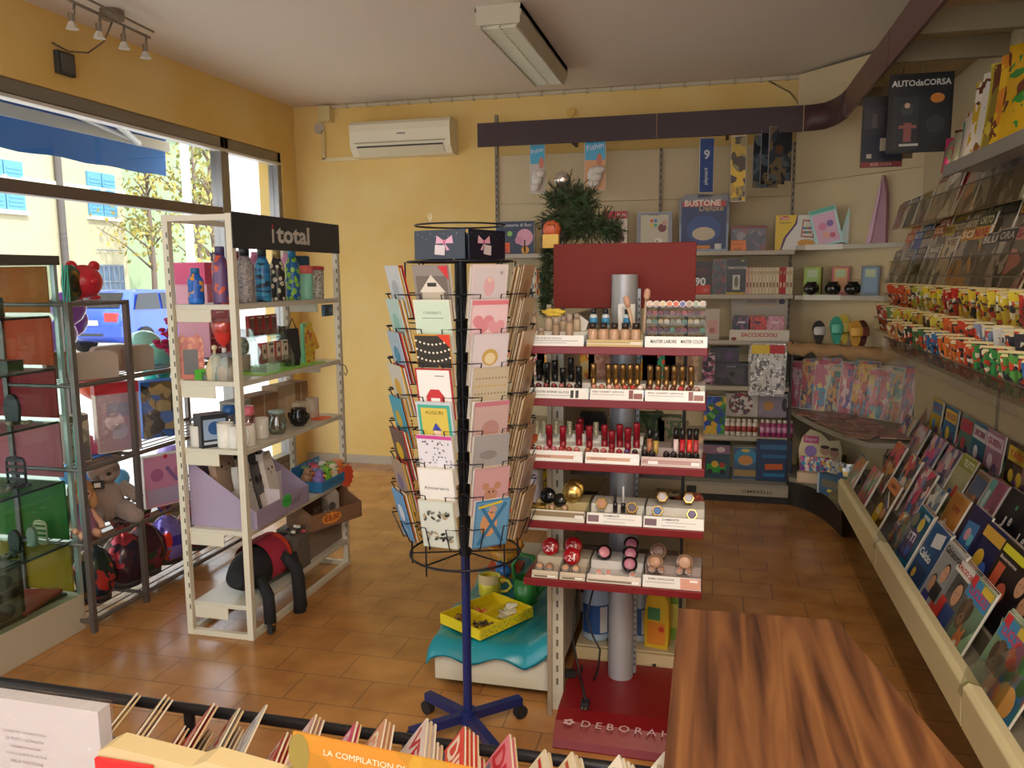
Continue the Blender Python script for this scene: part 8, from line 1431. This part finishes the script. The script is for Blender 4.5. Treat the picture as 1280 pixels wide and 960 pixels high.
for row, L_ in spec.items():
    wn = {'A': 'top', 'B': 'second', 'C': 'third'}[row]; x, z, _ = ROWS[row]
    for k, (px, b1, tc, ti, h) in enumerate(L_):
        y = ysolve(px, x+.05, z+.03)
        rack_mag(row, y, .2, h+(.08 if row == 'B' else .05), busy((b1, b1, '8A8070', 'B0A48C', tc, 'D0C6B0'), 15, dist=.2), '%s magazine titled %s, %s, %s rack row on right wall' % (cname(b1), ti, nth(k, len(L_), 'far'), wn), ti, tc, b1, wrap=(k % 4 == 2), lean=-18-3*(k % 3))
        rack_mag(row, y+.03, .2, h+.035, busy((b1, '6A625A', 'A89E90'), 13), 'copy behind the %s magazine titled %s in the %s rack row' % (cname(b1), ti, wn), ti, tc, b1, lean=-16)
# far-end magazines on row B side and A, near end extra beyond frame
# filed comic books in the three lower rows
CB = {'D': [('C8502E', 4), ('D87A34', 2), ('A8A83A', 3), ('D8C03A', 4), ('B8302A', 3), ('D8B83A', 5), ('E0C840', 4), ('B83A3A', 2), ('3A7A3A', 2), ('E0D040', 3)],
      'E': [('B0503A', 3), ('6A8A5A', 2), ('C8B83A', 5), ('B89A3A', 3), ('5A4A34', 2), ('D8C850', 3), ('D86A3A', 3), ('C84A34', 3), ('8A9AB8', 3), ('D0CCC8', 2), ('3A3A44', 2), ('D85A34', 3), ('C8C8C8', 2)],
      'F': [('C89A5A', 4), ('3A4A34', 3), ('4A7A4A', 3), ('3A7AB0', 4), ('D87A3A', 4), ('C85A34', 3), ('3A8A4A', 4), ('5A9A4A', 4), ('3A6AA8', 3)]}
for row, L_ in CB.items():
    x, z, ye = ROWS[row]; dp = {'D': .09, 'E': .07, 'F': .05}[row]; tot = sum(n for _, n in L_); y0 = ye-.12; y1 = 2.45; idx = 0; protos = {}
    wn = {'D': 'fourth', 'E': 'fifth', 'F': 'lowest'}[row]
    for gi, (c, n) in enumerate(L_):
        for j in range(n):
            s = idx/(tot-1); y = y0+(y1-y0)*(s**.9); idx += 1
            if c not in protos:
                b = B(); w = .135; h = .14; th = .016; b.d = th/2; b.box(-w/2, -th/2, 0, w/2, th/2, h, mat('E4D6A4', .7)); b.rect(0, h/2, w, h, busy((c, c, {'C8502E': 'E0C8A0'}.get(c, 'E4DCC0'), '3A3A44', c, 'C84A34'), 60), 1); b.rect(0, h*.86, w*.9, h*.18, mat(c, .35), 2)
                if c == '3A7A3A': b.txt('COLOSSAL', 0, h*.86, w*.8, c_('E8E0C8'), 3, bold=.03)
                else: b.txt(('SUPER', 'TOPO', 'EROI', 'LUPO', 'STAR')[gi % 5], 0, h*.86, w*.6, c_('F0E8D0' if gi % 2 else '8A2A20'), 3, bold=.03)
                p = solo(b, 'comic_book', '', 'comic book', (0, 0, 0)); protos[c] = p; o = p
            else: o = dup(protos[c])
            o.location = (x+.075, y, z-dp+.001); o.rotation_euler = (R(26), 0, R(-34+7*((idx*7) % 3-1))); o.scale = (1, 1, 1+.07*((idx*5) % 3))
            o['label'] = '%s comic book, %s, in the %s rack row on the right wall' % (cname(c), nth(idx-1, tot, 'far'), wn); o['group'] = 'comic books in the %s rack row' % wn
# gold and silver foil packs on the top shelf
for k in range(13):
    px = 1186+7.6*k; y = ysolve(px, .99, 2.12); big = k > 5; h = (.15+.02*k) if not big else .26+.012*(k % 3)+.006*k; w = .09 if not big else .2
    c = (('D8407A', '8A8A6A'), ('B0A890', 'C8503A'), ('8A8A80', '3A8A7A'), ('D8C8C0', 'A84A3A'), ('C8B43A', 'D8D0A0'), ('7A3A34', 'C8A878'), ('C8A828', 'E8E0D8'), ('D8D4CC', '8A5A34'), ('B8A830', 'E0C850'), ('8A7A2A', 'C8B440'), ('E0B820', 'D88A2A'), ('D8A818', 'E8D8A0'), ('D0A418', '3A8A3A'))[k]
    b = B(); n = 7; fr = []; bk_ = []
    for j in range(6):
        v = j/5; wd = w/2*(1-.10*math.sin(PI*v*1.0)*.4+(.06 if j == 5 else 0)); dd = .022*math.sin(PI*v)
        fr.append([(-wd+2*wd*i/n, -.003-dd*math.sin(PI*i/n), v*h) for i in range(n+1)]); bk_.append([(-wd+2*wd*i/n, .003+dd*math.sin(PI*i/n), v*h) for i in range(n+1)])
    m_ = busy((c[0], c[0], c[1], c[0], '6A3A24'), 14, .22, metal=.45, dist=.25); b.sheet(fr, m_); b.sheet(bk_, m_)
    b.add([fr[0][0], fr[0][-1], bk_[0][-1], bk_[0][0]], [(0, 1, 2, 3)], m_)
    solo(b, 'foil_pack', '%s foil sachet, %s on the top shelf of the right wall' % (('pink', 'silver', 'grey', 'pale', 'gold', 'maroon', 'gold and white', 'white', 'olive gold', 'dark gold', 'bright yellow', 'large golden', 'gold with green')[k], nth(k, 13, 'far')), 'foil pack', (.995+.012*(k % 3), y, 2.036), rz=R(-62+5*(k % 3)), rx=R(-8))
# hanging magazines under the soffit
HM = {}
def hangmag(px0, px1, py0, py1, y, deco, base, lab, rz=0, art=None, curl=0):
    a = at(px0, py0, y=y); c = at(px1, py1, y=y); w = c.x-a.x; h = a.z-c.z; b = B(); b.d = .004; b.box(-w/2, -.004, 0, w/2, .004, h, mat(base, .3)); b.rect(0, h/2, w*.98, h*.98, art or c_(base), 1); deco(b, w, h)
    HM[y] = solo(b, 'hanging_magazine', lab, 'magazine', ((a.x+c.x)/2, y, c.z))
def autod(b, w, h): b.txt('AUTOdaCORSA', 0, h*.88, w*.92, c_('C8C4BC'), 4, h=h*.08, bold=.03); b.rect(-w*.22, h*.38, w*.4, h*.66, c_('24242A'), 2); b.disc(-w*.2, h*.55, .028, c_('3A3A3A'), 3); b.disc(-w*.2, h*.6, .012, c_('B89880'), 4); b.rect(-w*.18, h*.26, w*.12, h*.24, c_('8A4A48'), 3); b.rect(-w*.18, h*.33, w*.28, h*.04, c_('8A5048'), 4); b.disc(w*.26, h*.68, w*.11, c_('C87A2A'), 3, rz=w*.08); b.rect(w*.25, h*.3, w*.4, h*.4, c_('1A1A1E'), 2); b.disc(w*.25, h*.35, .04, c_('2E3034'), 3); b.rect(-w*.15, h*.1, w*.3, h*.03, c_('B8B4A8'), 3)
hangmag(1112, 1187, 94, 189, 4.1, autod, '121214', 'black AUTOdaCORSA magazine hanging under the soffit', rz=.05)
def room(b, w, h): b.rect(-w*.1, h*.7, w*.7, h*.3, c_('3A3438'), 2); b.rect(-w*.2, h*.66, w*.12, h*.2, c_('5A5250'), 3); b.rect(w*.1, h*.68, w*.15, h*.26, c_('242024'), 3); b.rect(.0, h*.28, w*.94, h*.34, c_('1E1E30'), 2); b.rect(w*.1, h*.32, w*.3, h*.18, c_('A89C88'), 3); b.rect(-w*.3, h*.16, w*.12, h*.06, c_('B0A898'), 3); b.rect(0, h*.04, w*.98, h*.07, c_('8A2A28'), 2); b.txt('IDEE CASA', 0, h*.04, w*.5, c_('C8B0A8'), 3)
hangmag(1079, 1127, 122, 208, 4.45, room, '2A282A', 'dark home magazine with a red foot hanging left of the AUTOdaCORSA one', rz=.15)
def beige(b, w, h): b.disc(0, h*.1, .02, c_('C87A3A'), 2)
hangmag(1112, 1140, 150, 198, 4.55, beige, '8A7A58', 'beige leaflet hanging behind the two dark magazines', rz=0)
for px, y in ((1150, 4.1), (1103, 4.45), (1126, 4.55)):
    p = at(px, 95 if y == 4.1 else 124 if y == 4.45 else 152, y=y); o = HM[y]; q = o.location; B().tube([(p.x-q.x, .002, p.z-.006-q.z), (p.x-q.x+.008, .004, p.z+.03-q.z), (p.x-q.x, 0, 2.618-q.z)], .002, mat('7A6A50', .5), n=5).obj('cord', o)
# ================================================================ WOODEN COUNTER AND FOREGROUND
def wood():
    m = bpy.data.materials.new('dark_walnut_laminate'); m.use_nodes = True; nt = m.node_tree; p = nt.nodes['Principled BSDF']; L = nt.links
    t = nt.nodes.new('ShaderNodeTexCoord'); mp = nt.nodes.new('ShaderNodeMapping'); mp.inputs['Scale'].default_value = (12, .8, 12); L.new(t.outputs['Object'], mp.inputs['Vector'])
    n = nt.nodes.new('ShaderNodeTexNoise'); n.inputs['Scale'].default_value = 2.2; n.inputs['Detail'].default_value = 8; n.inputs['Distortion'].default_value = 1.6; L.new(mp.outputs[0], n.inputs['Vector'])
    w = nt.nodes.new('ShaderNodeTexWave'); w.inputs['Scale'].default_value = .55; w.inputs['Distortion'].default_value = 5; w.inputs['Detail'].default_value = 3; w.inputs['Detail Scale'].default_value = 1.2; L.new(mp.outputs[0], w.inputs['Vector'])
    mx = nt.nodes.new('ShaderNodeMixRGB'); mx.inputs[0].default_value = .14; L.new(n.outputs['Fac'], mx.inputs[1]); L.new(w.outputs['Fac'], mx.inputs[2])
    r = nt.nodes.new('ShaderNodeValToRGB'); e = r.color_ramp.elements; e.new(.5); e.new(.4); e[0].position = .28; e[0].color = lin('321D10'); e[1].position = .42; e[1].color = lin('573521'); e[2].position = .55; e[2].color = lin('6C4529'); e[3].position = .75; e[3].color = lin('835834')
    L.new(mx.outputs[0], r.inputs[0]); L.new(r.outputs[0], p.inputs['Base Color']); p.inputs['Roughness'].default_value = .38
    return m
WD = wood(); pts = [(-.045, .25), (.52, .25), (.241, 1.541), (-.05, 1.531)]
t = thing('wooden_counter', 'dark walnut counter end in the right foreground', 'counter', (0, .9, 0)); b = B(); b.prism([(x, y-.9) for x, y in pts], .915, .95, WD, 'z'); b.obj('worktop', t, bev=.002)
b = B(); b.prism([(-.03, .3-.9), (.30, .3-.9), (.16, 1.50-.9), (-.03, 1.49-.9)], 0, .914, mat('5A3A26', .5), 'z'); b.obj('body', t)
# foreground press rack
FYB = 1.30
t = thing('press_rack', 'low newspaper rack with a dark tubular rail in the foreground', 'rack', (-.8, FYB, 0)); za = at(0, 857, y=FYB).z; zb = at(690, 944, y=FYB).z; zr = (za+zb)/2
b = B(); b.cyl((-1.0, 0, zr), (.74, 0, zr), .011, mat('26262A', .3, .5), n=12); b.obj('rail', t)
for x in (-.98, -.2, .72): B().cyl((x, 0, 0), (x, 0, zr), .011, mat('26262A', .3, .5), n=12).obj('leg', t)
b = B(); b.box(-1.0, -.62, .42, .74, .0, .44, mat('8A8478', .5)); b.obj('tray', t)
b = B(); b.box(-1.0, -.012, .44, .74, -.008, zr-.08, glass('D8D8D0', .12)); b.obj('clear_front', t)
for x in (-.98, .72): B().cyl((x, -.6, 0), (x, -.6, .43), .011, mat('26262A', .3, .5), n=12).obj('leg', t)
def fmag(px, py, copies, base, tcol, title, lab, w=.2, lean=-38, rz=-73, h=.285):
    tip = at(px, py, y=FYB-.015); M_ = Euler((R(lean), 0, R(rz))).to_matrix(); o = tip-M_ @ Vector((-w/2, 0, h))
    for j in range(copies):
        b = B(); b.d = .0018; b.box(-w/2, -.0018, 0, w/2, .0018, h, mat('D8CDB8' if j % 2 == 0 else 'C8B08A', .6)); b.rect(0, h/2, w, h, busy((base, 'D8C0B0', '5A6A80', 'C8B8A8', base), 12, dist=.2), 1); b.rect(0, h*.90, w, h*.2, mat(base, .35), 2); b.txt(title, 0, h*.89, w*.9, c_(tcol), 3, h=h*.13, bold=.03)
        solo(b, 'weekly_magazine', lab if j == 0 else '%s copy behind the %s' % (ORD[j], lab.split(',')[0]), 'magazine', o+Vector((.008*j, -.001*j, -.004*j)), rz=R(rz), rx=R(lean))
fl = [(172, 866, 2, 'B83A34', 'E8D0A0', 'TELE', 'dark red magazine, leftmost tip above the rail'), (208, 868, 3, 'C8A890', 'B83A34', 'OGGI', 'thin cream-edged magazines, second tip from left'), (268, 879, 2, 'D8382E', 'F4EDE8', 'TELE', 'white and red TELE magazine, tall tip over the rail'), (232, 907, 2, 'D03A34', 'F4EDE8', 'TELE', 'lower red TELE magazine in front of the tall one'), (300, 885, 2, 'D8C8B8', 'B8383A', 'NUOVO', 'cream NUOVO magazine behind the rail, fourth tip'), (262, 912, 2, 'C8B0A0', 'B03A40', 'NUOVO', 'lower NUOVO magazine in front'),
      (334, 881, 1, 'D8D8DC', 'A8A8B8', 'CHI', 'silvery wrapped magazine with a sharp tip'), (300, 908, 2, 'D8B0A8', 'A84A5A', 'NUOVO', 'pinkish magazine left of the silvery one, lower'), (396, 893, 3, 'D8A8A0', 'F0E8F0', 'DIVA', 'pink and lilac magazine in front of the floor tiles'), (360, 915, 3, 'C8382E', 'F0E0D8', 'DIVA', 'red magazine pile left of the orange booklet'), (447, 902, 2, 'D84A7A', 'F0E0E8', 'ROSA', 'hot pink magazine behind the orange booklet'), (483, 899, 3, 'D89A7A', 'F0E8E0', 'GENTE', 'salmon magazine next to the hot pink one'),
      (535, 898, 3, 'D8C8C8', 'B83040', 'VERO', 'white VERO magazine with red letters at the frame middle'), (582, 908, 4, 'D8483A', 'F0E0D0', 'DIPIU', 'red and yellow magazine pile left of the red base'), (548, 928, 2, 'D8B8A0', 'B03A34', 'DIPIU', 'lower cream magazine before the red and yellow pile'), (638, 918, 2, 'D87A8A', 'C02A3A', 'DIVA', 'pink wrapped magazine below the red base'), (600, 945, 2, 'C8303A', 'E8D8D8', 'DIVA', 'lower red magazine before the pink wrapped one'), (682, 937, 2, 'E0D4B8', 'B8302E', 'TV', 'cream magazine with a red square, wide flat tip'), (716, 940, 3, 'D8C8A8', 'B04A34', 'TV', 'cream magazine pile under the red base corner'), (775, 944, 4, 'E4DCCC', 'B8A088', 'SET', 'cream page-edged pile near the counter'), (832, 940, 2, 'E8E0D0', 'C8B8A0', 'SET', 'pale magazine at the counter edge')]
for px, py, n, b1, tc, ti, lab in fl: fmag(px, py, n, b1, tc, ti, lab)
# white wrapped book block at the lower left
p = at(122, 890, y=.98); q = at(-40, 880, y=.98)
t = thing('white_book_box', 'thick white shrink-wrapped book with grey lettering at the lower left', 'book', (p.x, .98, .44))
H_ = p.z-.44; W_ = p.x-q.x; b = B(); b.d = 0; b.box(-W_, 0, 0, 0, .026, H_, mat('C6C2C6', .35)); 
for k, ww in enumerate((.8, .7, .55, .75, .6)):
    vs, fs, tw, th = text_mesh(('I CLASSICI DELLA NOSTRA CUCINA', 'DI TUTTI I GIORNI DA', 'LEGGERE E RILEGGERE', 'CON LE RICETTE PIU BUONE', 'DELLA TRADIZIONE')[k]); s_ = W_*.42*ww/tw; b.add([(-W_*.57+v.x*s_, -.0008, H_-.055-.013*k+v.y*s_) for v in vs], fs, c_('8C8A94'))
b.obj('book', t, bev=.003); b = B(); b.box(-W_-.003, -.003, -.0, .003, .029, H_+.004, film(.12, 12)); b.obj('shrink_wrap', t)
p = at(118, 948, y=.90); q = at(225, 950, y=.90)
t = thing('red_cream_book', 'cream paged book with a red cover at the bottom edge', 'book', (p.x, .90, .44)); b = B(); H_ = p.z-.44; b.box(0, 0, 0, .095, .006, H_, mat('C8262E', .4)); b.obj('cover', t)
b = B(); r_ = at(362, 944, y=.93).x-p.x; b.prism([(.0, 0), (r_, 0), (r_, H_+.002), (.18, H_+.017), (.155, H_+.005), (.02, H_+.017), (.0, H_+.006)], .008, .045, mat('C4B084', .7), 'y'); b.obj('pages', t)
a = at(366, 915, y=.93); c = at(570, 957, y=.93); t = thing('orange_booklet', 'orange and yellow booklet with a title leaning at the bottom edge', 'booklet', (a.x, .93, .44)); ang = math.atan2(c.z-a.z, c.x-a.x); w = (c-a).length
b = B(); b.rot((0, -ang, 0), (0, 0, a.z-.44)); b.box(0, 0, -.30, w+.04, .004, 0, busy(('B8701E', 'C07E2A', 'B89030', 'A8621E'), 9, smooth=1, dist=.4)); b.d = .0; b.txt('LA COMPILATION DI', w*.45, -.02, w*.5, c_('F0DCC0'), 2); b.disc(.01, -.03, .016, c_('8A7A3A'), 1, rz=.03); b.rect(.03, -.07, .12, .03, c_('C8602E'), 1) if 0 else None
b.obj('cover', t)
# added ceiling fixture, unseen behind the viewer, whose fill light brightens the interior
t = fitting(.1, .35, -1.5, .6, 'added fill light shaped as a long louvred fixture, unseen behind the viewer')
ld = bpy.data.lights.new('fill_light', 'AREA'); ld.shape = 'RECTANGLE'; ld.size = .18; ld.size_y = 2.0; ld.energy = FILL_W; ld.color = (1, .86, .68); lo = bpy.data.objects.new('fill_light', ld); COL.objects.link(lo); lo.parent = t; lo.location = (0, 0, -.125)
